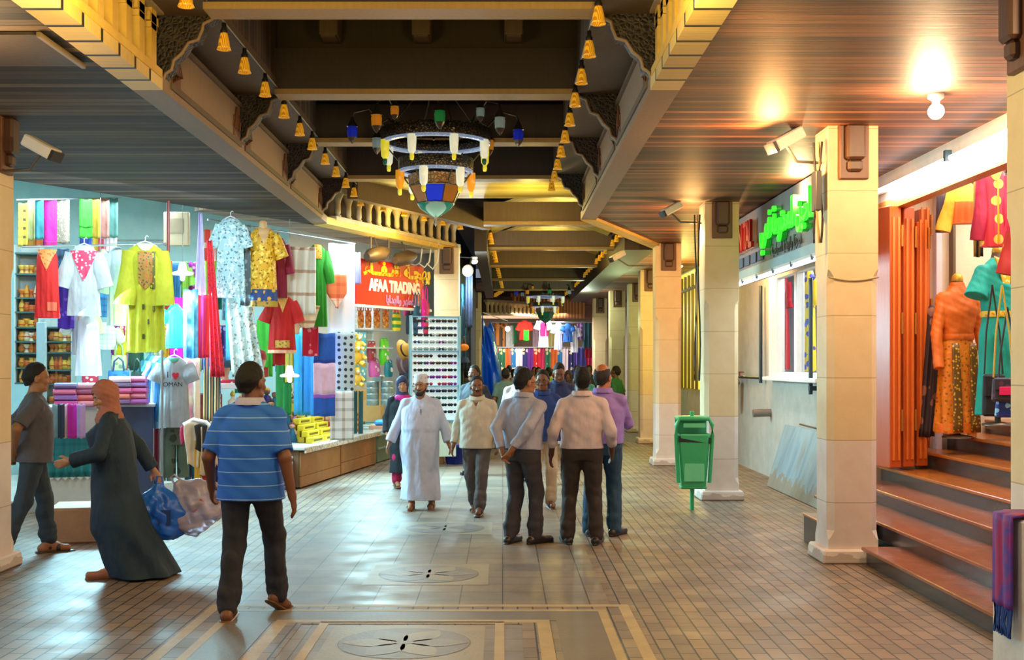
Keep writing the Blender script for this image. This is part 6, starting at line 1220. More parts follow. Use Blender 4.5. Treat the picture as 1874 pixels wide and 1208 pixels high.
# shelf of bags and hats inside
su = thing('bag_shelf', 'wire shelf of printed bags under the red sign', 'shelf', P(690, 603, 19.6), rzs); MB().box((.0, .2, -.01), (.95, .4, .02)).build('shelf_board', M('#c8d4d4', .4), su); MB().box((0, .2, -.3), (.95, .4, .02)).build('shelf_board', M('#c8d4d4', .4), su); MB().box((0, .41, .1), (.95, .015, 1.0)).build('back_mesh', M('#a8c4cc', .4, 0, 'check', '#d8e4e4', 12), su)
OB = M('#c8762a', .6, 0, 'blobs', '#8a3a14', 22, 0, 0, '#e0a84a')
for i, (a, b) in enumerate(((652, 668), (666, 682), (681, 698), (697, 714))): tote('%s brown printed handbag from the left under the red sign' % ORD[i], (a, b), (568, 600), 19.4 + .1 * i, OB, M('#a8561c'), rzs, 'printed handbags on the wire shelf', hl=.07)
tote('yellow green striped bag hanging right of the printed handbags', (714, 737), (572, 606), 19.8, M('#d8c42a', .7, 0, 'hstripe', '#3a8a3a', 9), M('#c8b42a'), rzs, hl=.2)
for i, (a, b, y0, y1, c, c2, lab) in enumerate(((718, 732, 548, 580, '#c81a7a', '#e04a9a', 'magenta'), (736, 750, 545, 578, '#d0408a', '#8a1f5a', 'rose'), (740, 758, 574, 612, '#22283c', '#4a6a8a', 'navy printed'), (752, 774, 560, 614, '#2a5a7a', '#d8e4ec', 'blue and white laced'), (768, 786, 548, 600, '#d0149a', '#e85ac0', 'fuchsia'), (772, 788, 575, 612, '#c83a5a', '#e8a0b0', 'coral'))):
    tote('%s shoulder bag hanging by long straps under the red sign' % lab, (a, b), (y0, y1), 20.0, M(c, .7, 0, 'blobs', c2, 10), M(c), rzs, 'shoulder bags under the red sign', hl=.22)
for i, (px, py, c, s, lab) in enumerate(((738, 642, '#c8902c', 1, 'tan straw'), (738, 672, '#5a4048', 1.15, 'large dark brown'), (742, 690, '#1f3a4a', .9, 'dark blue'), (760, 690, '#d8b040', .7, 'small yellow'))):
    h_ = thing('sun_hat', '%s hat hanging beside the sunglasses rack' % lab, 'hat', P(px, py, 20.1), rzs); q = (R(72), R(20) if i == 1 else 0, 0); MB().lathe([(.19 * s, 0), (.195 * s, .008), (.11 * s, .02), (.1 * s, .1 * s), (.06 * s, .13 * s), (.002, .135 * s)], n=22, rot=q).build('hat_body', C(c), h_); MB().lathe([(.113 * s, .02), (.112 * s, .05 * s)], n=22, rot=q).build('hat_band', M('#2a1c18' if i != 1 else '#8a7478', .6), h_)
tb_ = [((668, 692), (628, 664), '#e05a6a', 'red'), ((690, 716), (622, 668), '#5ac82a', 'lime green'), ((670, 700), (660, 690), '#e06ab8', 'pink'), ((700, 722), (662, 690), '#1f7a8a', 'teal')]
for i, (a, b, c, lab) in enumerate(tb_): tote('%s clear plastic toy bag hanging in the red-sign shop' % lab, a, b, 19.9, M(c, .3, 0, 'blobs', '#f0e4ec', 9), M(c), rzs, 'clear toy bags', hl=.03)
def teddy(label, p, s, c):
    t = thing('plush_toy', label, 'plush toy', p, R(30)); mt = C(c); MB().ball((0, 0, .09 * s), .075 * s, 9, (1, .85, 1.15)).build('plush_body', mt, t); h = MB().ball((0, -.01, .21 * s), .06 * s, 9).build('plush_head', mt, t)
    q = MB(); q.ball((-.045 * s, 0, .26 * s), .022 * s, 6); q.build('ear', mt, h); q = MB(); q.ball((.045 * s, 0, .26 * s), .022 * s, 6); q.build('ear', mt, h); MB().ball((0, -.06 * s, .2 * s), .026 * s, 6).build('muzzle', C('#f0dcb0'), h)
    for sx in (-1, 1): MB().tube([(sx * .06 * s, 0, .13 * s), (sx * .11 * s, -.03 * s, .07 * s)], .028 * s, 7).build('plush_arm', mt, t); MB().tube([(sx * .04 * s, -.02, .03 * s), (sx * .07 * s, -.08 * s, .0)], .032 * s, 7).build('plush_leg', mt, t)
teddy('golden plush toy hanging highest in the red-sign shop', P(652, 668, 18.9), 1.3, '#d9a428'); teddy('golden plush toy hanging lowest in the red-sign shop', P(652, 706, 18.9), 1.1, '#dcae3a'); teddy('small yellow plush toy at the shelf end under the red sign', P(656, 640, 18.9), .9, '#e0b848')
tw = thing('towel_roll', 'pale turquoise patterned cloth hanging behind the plush toys', 'cloth', P(660, 608, 19.2), rzs); MB().sheet(lambda u, v: ((u - .5) * .3, -.01 * math.sin(9 * u), -.8 * v), 10, 6).build('cloth', M('#5ab4c8', .7, 0, 'blobs', '#d8ecf0', 14), tw)
for i in range(5):
    for j in range(2 if i < 4 else 1):
        p = P(682 + 26 * j + 3 * i * (i > 3), 742 - 11 * i, 20.4); b = thing('tin_box', 'silver tin box, %s from the bottom of the %s stack in the red-sign shop' % (ORD[i], ('left', 'right')[j]), 'box', p, rzs, 'silver tin boxes'); MB().lathe([(.1, 0), (.105, .01), (.105, .085), (.1, .095)], n=18).build('tin', M('#a8bcb8', .25, .5, 'stone', '#8fa4a0'), b); MB().lathe([(.108, .08), (.108, .1), (.09, .105)], n=18).build('lid', M('#c4d0cc', .25, .5), b)
cbx = thing('shop_cabinet', 'pale wooden cabinet under the silver tins', 'cabinet', (-2.38, 22.55, 0), R(42)); MB().box((-.1, .2, .62), (.6, .4, 1.24), 0, .01).build('cabinet_body', M('#dcae62', .5, 0, 'wood', '#c8984e'), cbx); MB().box((-.1, -.01, .75), (.4, .02, .6)).build('cabinet_panel', M('#e6bf7a', .5), cbx)
for i, (px, lab) in enumerate(((650, 'left'), (660, 'right'))): scarf('%s dark teal curtain strip beside the pale cabinet' % lab, (px - 6, px + 7), (716, 800), 19.6, C('#1f5a68' if i else '#2a7480'), rzs, .012, 1, cat='curtain', name='curtain')
# second counter, glass topped
g0, g1 = G(690, 850), G(722, 838); g0 = g0 + d * .2; c2 = thing('glass_counter', 'low glass-topped counter with trinkets before the red-sign shop', 'counter', g0, rzc); MB().box((.75, .5, .24), (1.45, .9, .46), 0, .01).build('counter_body', M('#7a8a72', .5), c2); MB().box((.75, .5, .49), (1.55, 1.0, .04), 0, .006).build('counter_top', M('#b8d4cc', .15), c2); MB().box((.75, .04, .25), (1.45, .02, .03)).build('shelf_edge', M('#a8c0b0', .3), c2)
for i, (u, v, w_, h, c, lab) in enumerate(((.2, .3, .3, .12, '#c8d8d0', 'pale'), (.55, .5, .26, .16, '#3a5a50', 'dark green'), (.85, .3, .34, .1, '#dfe4d8', 'white'), (1.15, .5, .24, .14, '#7a9a90', 'sage'), (.35, .7, .2, .2, '#e0e8e4', 'silver'), (1.3, .25, .3, .12, '#2a70c8', 'bright blue'))):
    p = c2.matrix_basis @ Vector((u, v, .51)) if False else g0 + d * u + nin * v + Vector((0, 0, .51)); b = thing('trinket_box', '%s trinket box on the glass-topped counter' % lab, 'box', p, rzc + .2 * i); MB().box((0, 0, h / 2), (w_, .2, h), 0, .02).build('box_body', M(c, .3), b); MB().box((0, 0, h + .01), (w_ * .9, .18, .03), 0, .01).build('lid', M(c, .3), b)
fl = thing('folded_linen', 'blue folded cloth on a ledge beside the woman with the pink scarf', 'cloth', P(702, 778, 19.2), rzc); MB().box((0, 0, .04), (.3, .24, .09), 0, .03).build('cloth', C('#3a86d0'), fl); MB().box((0, 0, -.03), (.5, .36, .05)).build('ledge', M('#b87a5a', .6), fl)
# sunglasses rack
rk = thing('sunglasses_rack', 'tall white display rack of sunglasses beside the pale pillar', 'rack', P(796, 770, 20.0), R(16)); kk = 20.0 / F; W = 88 * kk; Hh = 190 * kk
MB().box((0, .06, Hh / 2), (W, .06, Hh), 0, .01).build('rack_panel', M('#dff0f4', .4, 0, None, None, 1, .25), rk)
for sx in (-1, 1): MB().box((sx * (W / 2 + .015), .02, Hh / 2), (.03, .16, Hh + .04), 0, .006).build('rack_side', M('#8fc0d0', .35), rk)
for i in range(4): MB().box((0, .0, Hh * (i / 3)), (W, .1, .02)).build('rack_shelf', M('#5aa0c0', .35), rk)
MB().box((0, .1, -.3), (W * .9, .2, .6)).build('rack_base', M('#c8d4c0', .5), rk)
GLN = []
def sung(c1_, c2_):
    t = thing('sunglasses', '', 'sunglasses', (0, 0, 0)); m = MB()
    for sx in (-1, 1): m.lathe([(.026, -.003), (.03, 0), (.026, .003)], (sx * .034, 0, 0), 10, True, 1, .8, None); 
    m.v = [(x, z, y) for x, y, z in m.v]; m.build('lens', M(c1_, .15), t)
    m = MB(); m.box((0, -.002, .008), (.13, .008, .01)); m.box((-.062, .03, .006), (.006, .06, .008)); m.box((.062, .03, .006), (.006, .06, .008)); m.build('frame', M(c2_, .3), t); return t
SGC = [('#15181c', '#15181c', 'black'), ('#3a2a1c', '#5a3a1c', 'brown'), ('#14305a', '#1f4a8a', 'blue'), ('#6a8a90', '#b0b8bc', 'silver'), ('#5a1f6a', '#8a2aa0', 'purple'), ('#8a6a1c', '#c8a02c', 'gold'), ('#16403a', '#1f5a52', 'dark green'), ('#7a1f3a', '#c02a5a', 'pink')]
SGL = {}; ROWC = [0, 2, 0, 3, 3, 0, 1, 0, 4, 7, 0, 6, 0, 0]
rkm = Matrix.Translation(rk.location) @ Matrix.Rotation(R(16), 4, 'Z')
for r in range(14):
    for c in range(7):
        if r in (5, 9) and c in (3,): continue
        ci = ROWC[r] if random.random() < .7 else random.randrange(8); a, b, nm = SGC[ci]; loc = rkm @ Vector(((c + .5) / 7 * (W - .08) - (W - .08) / 2, -.02, Hh - .07 - r * (Hh - .1) / 14)); lab = '%s sunglasses, %s from left in the %s row from the top of the rack' % (nm, ORD[c], ORD[r])
        if ci not in SGL: SGL[ci] = sung(a, b); o = SGL[ci]; o.location = loc; o.rotation_euler = (0, 0, R(16)); o['label'] = lab; o['group'] = 'sunglasses on the rack'; o.scale = (.95, 1, 1.1)
        else: copy_of(SGL[ci], loc, R(16), lab, 'sunglasses on the rack')
# ---- between the rack and the tarpaulin
fldp = P(858, 496, 21.3); f_ = thing('flood_lamp', 'bright white flood lamp on the corner by the blue tarpaulin', 'lamp', fldp, R(-20)); MB().ball((0, -.04, 0), .055, 8).build('lamp_glass', M('#ffffff', .3, 0, None, None, 1, 25), f_); MB().lathe([(.11, -.05), (.07, .03), (.03, .07)], n=14, rot=(R(-90), 0, 0)).build('reflector', M('#b8c0c8', .3, .5), f_); MB().tube([(0, .02, .05), (0, .15, .25)], .014, 6).build('bracket', M('#3a3a40', .5), f_)
f2_ = thing('security_dome', 'white domed camera above the bright flood lamp', 'camera', P(868, 478, 22.0)); MB().tube([(0, 0, .06), (-.35, .2, .1)], .014, 6).build('mount_arm', M('#4a4a50', .5), f2_); MB().ball((0, 0, 0), .07, 9, (1, 1, .8)).build('dome', WHITEW, f2_); MB().box((0, 0, .06), (.12, .12, .04), 0, .01).build('mount', WHITEW, f2_)
tp = thing('tarpaulin', 'shiny blue plastic tarpaulin hanging by the far pillar', 'tarpaulin', P(884, 574, 24.6)); kt = 24.6 / F; TARP = M('#1a66e8', .22, 0, 'cloth')
MB().sheet(lambda u, v: (kt * (-2 + 38 * u * (.35 + .65 * min(1, v * 1.4 + .1))), -.1 * math.sin(u * 9 + 3 * v) * (.4 + v) - .05 * math.sin(14 * u - 7 * v), -kt * (12 * u * (1 - v) + 160 * v) - .05 * math.sin(u * 3.14) * (1 - v) * 3 - .06 * math.sin(8 * v + 3 * u)), 26, 30, .01).build('sheet', TARP, tp)
MB().tube([(0, 0, .02), (.5, 0, -.15)], .01, 5).build('rope', M('#c8d8e8', .6), tp)
gp = thing('green_planter', 'grey green box below the blue tarpaulin', 'box', (P(900, 770, 24.4).x, 24.5, 0)); MB().box((0, 0, .35), (.5, .4, .7), 0, .02).build('box_body', M('#5a6a58', .6), gp); MB().box((0, 0, .71), (.54, .44, .04)).build('lid', M('#6a7a66', .6), gp)
for i, (a, b, c, lab) in enumerate((((842, 858), (520, 660), '#2a6a86', 'dull teal'), ((846, 862), (560, 680), '#1c2a3a', 'dark navy'), ((852, 866), (500, 600), '#3a4a6a', 'slate blue'), ((838, 850), (660, 760), '#2a3a34', 'dark green'))): scarf('%s cloth hanging on the corner beyond the sunglasses rack' % lab, a, b, 21.8, C(c), R(30), .03, 2, cat='cloth', name='hanging_cloth')
ob = thing('orange_bag', 'small orange bag hanging beyond the sunglasses rack', 'bag', P(849, 636, 21.4)); MB().ball((0, 0, .0), .09, 9, (1, .7, .75)).build('bag_body', C('#e08a2c'), ob); MB().tube([(-.04, 0, .05), (0, 0, .2), (.04, 0, .05)], .008, 5).build('strap', M('#8a4a1c'), ob)
cp = thing('hat', 'dark blue peaked hat hanging below the small orange bag', 'hat', P(849, 664, 21.4)); MB().lathe([(.1, 0), (.1, .03), (.075, .09), (.002, .115)], n=16).build('crown', C('#1c3a6a'), cp); MB().box((0, -.12, .01), (.12, .12, .012), 0, .004).build('peak', C('#1c3a6a'), cp)
wb = thing('waste_basket', 'blue plastic basket on the paving behind the white-robed man', 'basket', (P(832, 846, 20.6).x, 20.6, 0)); MB().lathe([(.12, 0), (.16, .32), (.17, .32), (.17, .34), (.15, .34), (.11, .02)], n=16, sx=1.2).build('basket_body', M('#12309a', .3), wb); MB().lathe([(.172, .3), (.18, .32), (.172, .34)], n=16, sx=1.2).build('rim', M('#1a3cae', .3), wb)
wb = thing('carton', 'brown carton beside the blue basket', 'box', (P(808, 838, 20.6).x - .12, 20.7, 0)); MB().box((0, 0, .3), (.3, .3, .6), 0, .006).build('carton_body', CB, wb); MB().box((0, 0, .605), (.31, .05, .008)).build('tape', M('#c8a878', .5), wb)
# ================================================================ FAR END OF THE HALL
def F2(px, py, D): return P(px, py, D)
for i, (a, b, y0, y1, c, pat, c2, lab) in enumerate((
    (880 + 26, 930, 590, 655, '#c87a2c', 'blobs', '#5a3a1c', 'brown orange'), (914, 926, 600, 650, '#5a4a3a', None, '', 'dark brown'), (926, 940, 596, 640, '#d8dcd8', None, '', 'white'), (938, 946, 594, 630, '#2f8a5a', None, '', 'green'),
    (975, 985, 596, 640, '#e0c8d8', None, '', 'pale lilac'), (1003, 1015, 584, 640, '#d8d088', None, '', 'pale yellow'), (1056, 1070, 588, 622, '#8a5aa8', 'dots', '#c8a0d8', 'violet'), (1066, 1082, 590, 640, '#2a5a6a', None, '', 'dark teal'), (1070, 1084, 636, 655, '#a8143a', None, '', 'crimson'), (1054, 1072, 636, 680, '#4a4aa8', None, '', 'indigo'))):
    scarf('%s cloth hanging in the bright stall at the end of the hall' % lab, (a, b), (y0, y1), 41.3 if a > 1050 else 43.2, M(c, .7, 0, pat, c2, 6) if pat else C(c), 0, .04, 2, cat='cloth', name='hanging_cloth')
garment('red dress with green panel hanging at the end of the hall', (950, 970), (586, 622), 42.5, C('#d82a14'), 0, sleeve=(.3, 20, .1, .1), hanger=False); scarf('green cloth panel below the red dress at the end of the hall', (958, 968), (604, 624), 42.3, C('#2fb42a'), 0, .02, 1, cat='cloth', name='hanging_cloth')
garment('white dress with magenta print at the end of the hall', (985, 1004), (584, 636), 42.0, C('#ecdcec'), 0, sleeve=(.3, 20, .12, .12), hanger=False, trims=[('printed_panel', (0, .16, .1, .6, M('#c8147a', .6)))])
garment('blue top over a striped dress near the end of the hall', (1030, 1048), (592, 626), 40.6, M('#1f6ac8', .7), 0, sleeve=(.2, 20, .1, .1), hanger=False, trims=[('point', (0, lambda u: .12 * (1 - u) + .01, .2, .55, M('#124a9a', .6)))])
garment('pale blue striped dress near the end of the hall', (1014, 1030), (590, 640), 40.8, M('#a8b4e0', .7, 0, 'vstripe', '#e0e4f4', 9), 0, sleeve=(.3, 15, .1, .1), hanger=False); garment('white blue striped dress on the right at the end of the hall', (1044, 1058), (596, 645), 40.8, M('#b8c8ec', .7, 0, 'vstripe', '#f0f2fa', 9), 0, sleeve=(.3, 15, .1, .1), hanger=False)
for i, (px, py, c, lab) in enumerate(((929, 602, '#e8f4ff', 'cool white'), (1022, 572, '#ffe8a0', 'warm'), (1075, 570, '#fff4f0', 'white'), (1040, 576, '#ffd070', 'golden'))):
    lz = P(px, py, 41.6); l = thing('stall_lamp', '%s glowing lamp in the far stall' % lab, 'lamp', lz); MB().ball((0, 0, 0), .09, 8).build('bulb', M(c, .3, 0, None, None, 1, 6), l); MB().tube([(0, 0, .08), (0, 0, 3.92 - lz.z)], .012, 5).build('cord', DARK, l)
for i, (px, py, w_, h, c, lab) in enumerate(((968, 548, 1.2, .5, '#7a4630', 'left'), (1040, 556, 1.1, .7, '#9a5a3a', 'right'))):
    b = thing('hanging_rug', '%s brown striped rug under the far ceiling' % lab, 'rug', P(px, py - 12, 39.5), 0); MB().sheet(lambda u, v: ((u - .5) * w_, -.03 * math.sin(6 * u), -h * v), 12, 6, .02).build('rug_cloth', M(c, .8, 0, 'vstripe', '#c08a5a', 9), b)
ft = thing('goods_heap', 'low far stall table heaped with bright folded cloth', 'table', (1.0, 41.6, 0)); MB().box((0, 0, .45), (3.2, .6, .9)).build('table_box', M('#6a4a4a', .7), ft)
for i in range(14):
    co, cn = (('#d0306a', 'rose'), ('#2a3a8a', 'navy'), ('#e0a040', 'amber'), ('#d84a4a', 'red'), ('#f0e0e8', 'white'), ('#3a8a5a', 'green'), ('#8a2a8a', 'purple'))[i % 7]
    folded('%s cloth pile, %s from the left on the far stall table' % (cn, ORD[i]), Vector((-.5 + .22 * i, 41.3, .9)), .2, .3, .12 + .1 * ((i * 5) % 3), co, 0, 'cloth piles on the far table')
for i in range(17):
    co, cn = (('#c8285a', 'rose'), ('#2a2f6a', 'navy'), ('#d86a2a', 'orange'), ('#b81c24', 'red'), ('#e8d8e0', 'white'), ('#1f6a4a', 'green'), ('#6a2a8a', 'purple'), ('#2a7ab0', 'blue'))[(i * 5) % 8]; px = 908 + 10.6 * i
    scarf('%s cloth, %s from the left in the lower row of the far stall' % (cn, ORD[i]), (px - 6, px + 6), (636, 690), 42.6, M(co, .7, 0, 'blobs', '#e0c8a0', 5) if i % 2 else C(co), 0, .04, 2, cat='cloth', name='hanging_cloth', group='cloths in the lower row of the far stall')
for a_, b_, y_, D_, t_ in ((900, 1012, 590, 43.2, 'back'), (1008, 1088, 590, 40.8, 'front'), (900, 1088, 636, 42.6, 'lower')): rod('%s clothes rod in the far stall' % t_, a_, b_, (y_, y_), D_, D_, .03)
# ================================================================ PEOPLE
def gp_(px, D): return (px - CX) * D / F
SK1, SK2, SK3, SK4 = '#7a4a2e', '#9a6644', '#b07a54', '#5e3822'
BLUEP = M('#2468d0', .75, 0, 'hstripe', '#8ab4ea', 11, 0, 0, .93)
# near left man in the blue polo, walking away
person('man in a blue white-striped polo shirt walking away near the camera', gp_(458, 8.1), 8.1, R(-4), 1.74, SK1, .045, 0, 0, (-22, 6), feet=((-.12, -.12, 0), (.13, .22, .03)), footrz=(6, -24), lift=(0, .55), wrists=((-.30, .10, .88), (.30, -.05, .84)), top=(BLUEP, 'short collar', .80, '#b9b4d8'), legs=('#2b2b33',), shoes=('#6a4526', 'sandal'), hair='short', face=False, fine=.0075)
# woman in the dark robe, walking to the left with bags
wl = person('woman in a dark blue robe and terracotta headscarf walking with shopping bags', gp_(214, 9.66), 9.66, R(102), 1.60, '#b98560', .05, 6, -8, (30, 16), feet=((-.10, .02, 0), (.12, -.30, .02)), lift=(0, .4), wrists=((-.22, .36, 1.04), (.24, -.30, .90)), poles=((-.5, -.8, -.3), (.6, -.6, 0)), robe=('#1f3648', .02, .37, -.10), scarf=('#b0705e', ''), shoes=('#a86a50', 'shoe'), female=True, bust=.03, fine=.0075)
# man in grey behind the left pillar
person('man in a grey T shirt and rolled jeans half hidden by the left edge pillar', gp_(60, 10.75), 10.75, R(-62), 1.74, SK2, .03, 2, 0, (-6, 4), feet=((-.1, .14, 0), (.12, -.26, .03)), lift=(0, .6), footrz=(0, -10), wrists=((-.10, -.17, .93), (.12, -.18, .95)), poles=((-.9, -.6, 0), (.9, -.6, 0)), top=('#55525a', 'short', .84), legs=('#2f3d4a', .16), shoes=('#3a2c24', 'sandal'), fine=.0075)
# man in the white robe and cap
person('bearded man in a white ankle-length robe and embroidered cap walking forward', gp_(770, 14.2), 14.2, R(176), 1.60, SK2, .085, 0, 0, (-6, 3), feet=((-.13, -.10, .01), (.10, .14, 0)), lift=(.2, 0), wrists=((-.37, .06, .86), (.40, .04, .86)), robe=('#c6cce4', .13, .26, .02), cap=('kumma', ('#c4c4ca', .7, 0, 'blobs', '#9a9aa4', 40)), beard='bg', shoes=('#5a4030', 'sandal'), fine=.0085)
nb = MB(); nb.tube([(0, 0, 0), (0, -.006, -.06)], .006, 6); nb.lathe([(.003, -.06), (.016, -.12), (.014, -.15)], n=8); nb.build('robe_tassel', M('#6a3a1c', .7), PJ['person.003'][0] if 'person.003' in PJ else None, (-.03, .20, 1.30))
# man in the beige shirt
person('moustached man in a loose beige shirt walking toward the camera', gp_(873, 13.75), 13.75, R(172), 1.60, SK1, .035, 0, 0, (12, 2), feet=((-.07, .22, 0), (.06, -.18, .03)), lift=(0, .5), wrists=((-.28, .12, .88), (.30, .02, .86)), top=('#c9c0ae', 'long open', .82), legs=('#5a5150',), beard='m', shoes=('#4a3428', 'sandal'), hair='thin', fine=.0085)
# three men with their backs turned
person('man in a pale blue grey shirt with hands clasped behind his back', gp_(955, 11.4), 11.4, R(-38), 1.69, SK2, .03, 5, 6, (-26, 4), feet=((-.11, -.05, 0), (.10, .08, 0)), footrz=(10, -14), wrists=((-.06, -.24, .93), (.08, -.25, .96)), poles=((-.9, -.75, .1), (.9, -.75, .1)), top=('#a9acc4', 'tucked long', .93), legs=('#3a363f',), belt='#16141a', hair='short', face=True, glasses=True, shoes=('#231d1c', 'shoe'), fine=.0075)
person('man in a pale pinkish shirt and dark brown trousers seen from behind', gp_(1065, 11.4), 11.4, R(-3), 1.71, SK4, .04, 0, 0, (6, 2), feet=((-.14, 0, 0), (.14, -.02, 0)), footrz=(14, -14), wrists=((-.30, .02, .88), (.29, .08, .90)), top=('#cdbcc4', 'tucked roll', .93), legs=('#332824',), belt='#191310', hair='thin', face=False, shoes=('#241b19', 'shoe'), fine=.0075)
person('balding man in a lilac shirt and blue jeans with folded arms seen from behind', gp_(1103, 11.95), 11.95, R(-8), 1.73, '#b0683c', .035, 0, 0, (-18, 2), feet=((-.14, 0, 0), (.12, .02, 0)), footrz=(14, -26), wrists=((.06, .26, 1.20), (.10, .22, 1.32)), poles=((-.6, -.3, -1), (.75, -.3, -1)), top=('#9d7fd0', 'tucked long', .93), legs=('#274a66', .03), belt='#7a4a22', hair='bald', face=False, shoes=('#3a2a22', 'shoe'), fine=.0075)
person('man in a dark blue shirt and beige trousers standing behind the three men', gp_(993, 14.3), 14.3, R(188), 1.66, SK1, .02, 0, 0, (-20, 4), top=('#173a80', 'short collar', .84), legs=('#cbb59a',), glasses=True, shoes=('#4a3a2e', 'sandal'), fine=.009)
person('man in a navy polo shirt looking down behind the group', gp_(1022, 17.2), 17.2, R(184), 1.76, SK1, .03, 2, 0, (0, 26), wrists=((-.08, .28, 1.02), (.10, .28, 1.05)), top=('#14285a', 'short collar', .84), legs=('#2a2a34',), beard='m', fine=.01)
person('pale-faced man in a white shirt and dark cap behind the blue-grey shirt', gp_(951, 17.6), 17.6, R(176), 1.70, '#c89a78', .02, 0, 0, (-8, 2), top=('#d8dce0', 'long', .84), legs=('#3a3a40',), cap=('peak', '#1f2c44'), fine=.01)
person('dark-haired man half hidden behind the man in beige', gp_(868, 18.6), 18.6, R(150), 1.72, SK4, .02, 0, 0, (0, 0), top=('#1c2430', 'short', .84), legs=('#23252c',), fine=.012)
person('man in a grey green shirt walking away beyond the group', gp_(925, 23.5), 23.5, R(10), 1.66, SK1, .03, 0, 0, (0, 0), top=('#5a7a6e', 'short', .84), legs=('#2f3438',), face=False, fine=.012)
person('woman in black with a bright pink scarf at the glass counter', gp_(736, 16.6), 16.6, R(196), 1.56, '#b07a54', .02, 0, 0, (-10, 0), feet=((-.08, .1, 0), (.08, -.06, .02)), wrists=((-.2, .22, .90), (.24, .02, .86)), robe=('#16232c', .24, .2, 0), legs=('#b81c5a', .05), scarf=(('#27305a', .75, 0, 'cloth'), ''), shoes=('#6a4a3a', 'sandal'), female=True, bust=.02, fine=.009)
q = SDF((-.25, -.2, 1.2), (.25, .3, 1.6), .01); q.ell((0, .03, 1.40), (.13, .12, .07)); q.cone((0, .1, 1.38), (-.02, .14, 1.22), .06, .05, .03); q.wrinkle(.006, (24, 24, 30), 2); me = q.mesh('neck_scarf'); me.materials.append(C('#d0208a')); link('neck_scarf', me, [o for o in bpy.data.objects if o.get('label', '').startswith('woman in black')][0])
person('man in a green shirt standing by the far right pillars', gp_(1127, 26.5), 26.5, R(60), 1.70, SK4, .02, 0, 0, (0, 0), top=('#1f6a4a', 'short', .84), legs=('#23302c',), fine=.013)
# distant crowd
CR = [(940, 30, '#c8b0d8', 'lavender', 1), (950, 33, '#8a7ab8', 'violet', 0), (932, 36, '#d8c8c0', 'cream', 1), (962, 31, '#1f2c4a', 'navy', 0), (1004, 27, '#8ac82a', 'lime green', 1), (1040, 26, '#c8207a', 'magenta printed', 0), (1068, 24, '#3a8a9a', 'turquoise', 1), (978, 35, '#d06a4a', 'coral', 0), (992, 38, '#c8484a', 'red', 1), (1014, 36, '#e0d8d0', 'white', 0), (960, 38, '#2a5a7a', 'steel blue', 1), (1056, 33, '#20242c', 'black', 0), (1028, 38.5, '#5a6ab8', 'periwinkle', 1), (985, 29, '#e8d4b8', 'pale sand', 0), (1078, 30, '#2c2420', 'dark brown', 0), (946, 39, '#c87a9a', 'dusty pink', 1), (855, 24.0, '#3a3f3a', 'charcoal', 1)]
for i, (px, D, c, lab, back) in enumerate(CR):
    fem = i in (5, 8, 15); person('distant %s-clad %s %s the camera in the crowd' % (lab, 'woman' if fem else 'man', 'facing away from' if back else 'coming toward'), gp_(px, D), D, R(0 if back else 180) + .3 * math.sin(i * 2.1), 1.60 if fem else 1.62 + .1 * (i % 3) / 2, (SK1, SK2, SK4)[i % 3], .02, 0, 0, (0, 0), feet=((-.1, .1, 0), (.1, -.1, 0)), top=None if fem else (c, 'short' if i % 2 else 'long', .84), legs=None if fem else ((('#2a2c34', '#4a4440', '#1f3048')[i % 3]),), robe=(c, .06, .24, 0) if fem else None, scarf=(('#2a1f3a', .75, 0, 'cloth'), '') if fem else None, female=fem, cap=('peak', '#3fb0c8') if i == 6 else None, face=False, fine=.02, group='people in the distant crowd')
# ---- things they carry
def bagmesh(label, p, w_, h, mt, rz, sq=1.0, hm=None):
    t = thing('carrier_bag', label, 'bag', p, rz); q = SDF((-w_, -w_, -h - .05), (w_, w_, .1), .012); q.loft(Matrix.Identity(4), [(-h, w_ * .30 * sq, w_ * .18), (-h + .05, w_ * .42 * sq, w_ * .26), (-h * .5, w_ * .48 * sq, w_ * .28), (-h * .2, w_ * .30, w_ * .14), (-.04, w_ * .1, w_ * .06), (0, .025, .02)], .03, lambda th, z: 1 + .08 * np.sin(5 * th + z * 14) + .05 * np.sin(9 * th - z * 20)); q.wrinkle(.008, (26, 26, 22), 3)
    me = q.mesh('bag_body'); me.materials.append(mt); link('bag_body', me, t); MB().tube([(-.03, 0, -.05), (-.02, 0, .05), (.02, 0, .05), (.03, 0, -.05)], .009, 6).build('bag_handle', hm or mt, t); return t
o, J, S = PJ[wl.name]; wr = Matrix.Translation(wl.location) @ Matrix.Rotation(R(102), 4, 'Z') @ ((J['wri', 1] + Vector((0, 0, -.09))) * S)
BB = M('#2a78ea', .3, 0, 'stone', '#1650c0'); CB2 = M('#c8c0d4', .2, 0, 'stone', '#b4aac4', 1, 0, .35)
b = bagmesh('bright blue plastic carrier bag held by the woman in the dark robe', wr + Vector((.10, -.16, -.01)), .46, .46, BB, R(10)); MB().box((.05, -.125, -.27), (.1, .012, .12)).build('printed_mark', M('#163a78', .4), b)
b = bagmesh('translucent pale plastic bag behind the blue carrier bag', wr + Vector((.22, -.10, -.0)), .52, .46, CB2, R(15)); b.rotation_euler = (0, R(-38), R(10)); MB().box((.02, -.14, -.26), (.12, .012, .05)).build('printed_mark', M('#c0485a', .4), b)
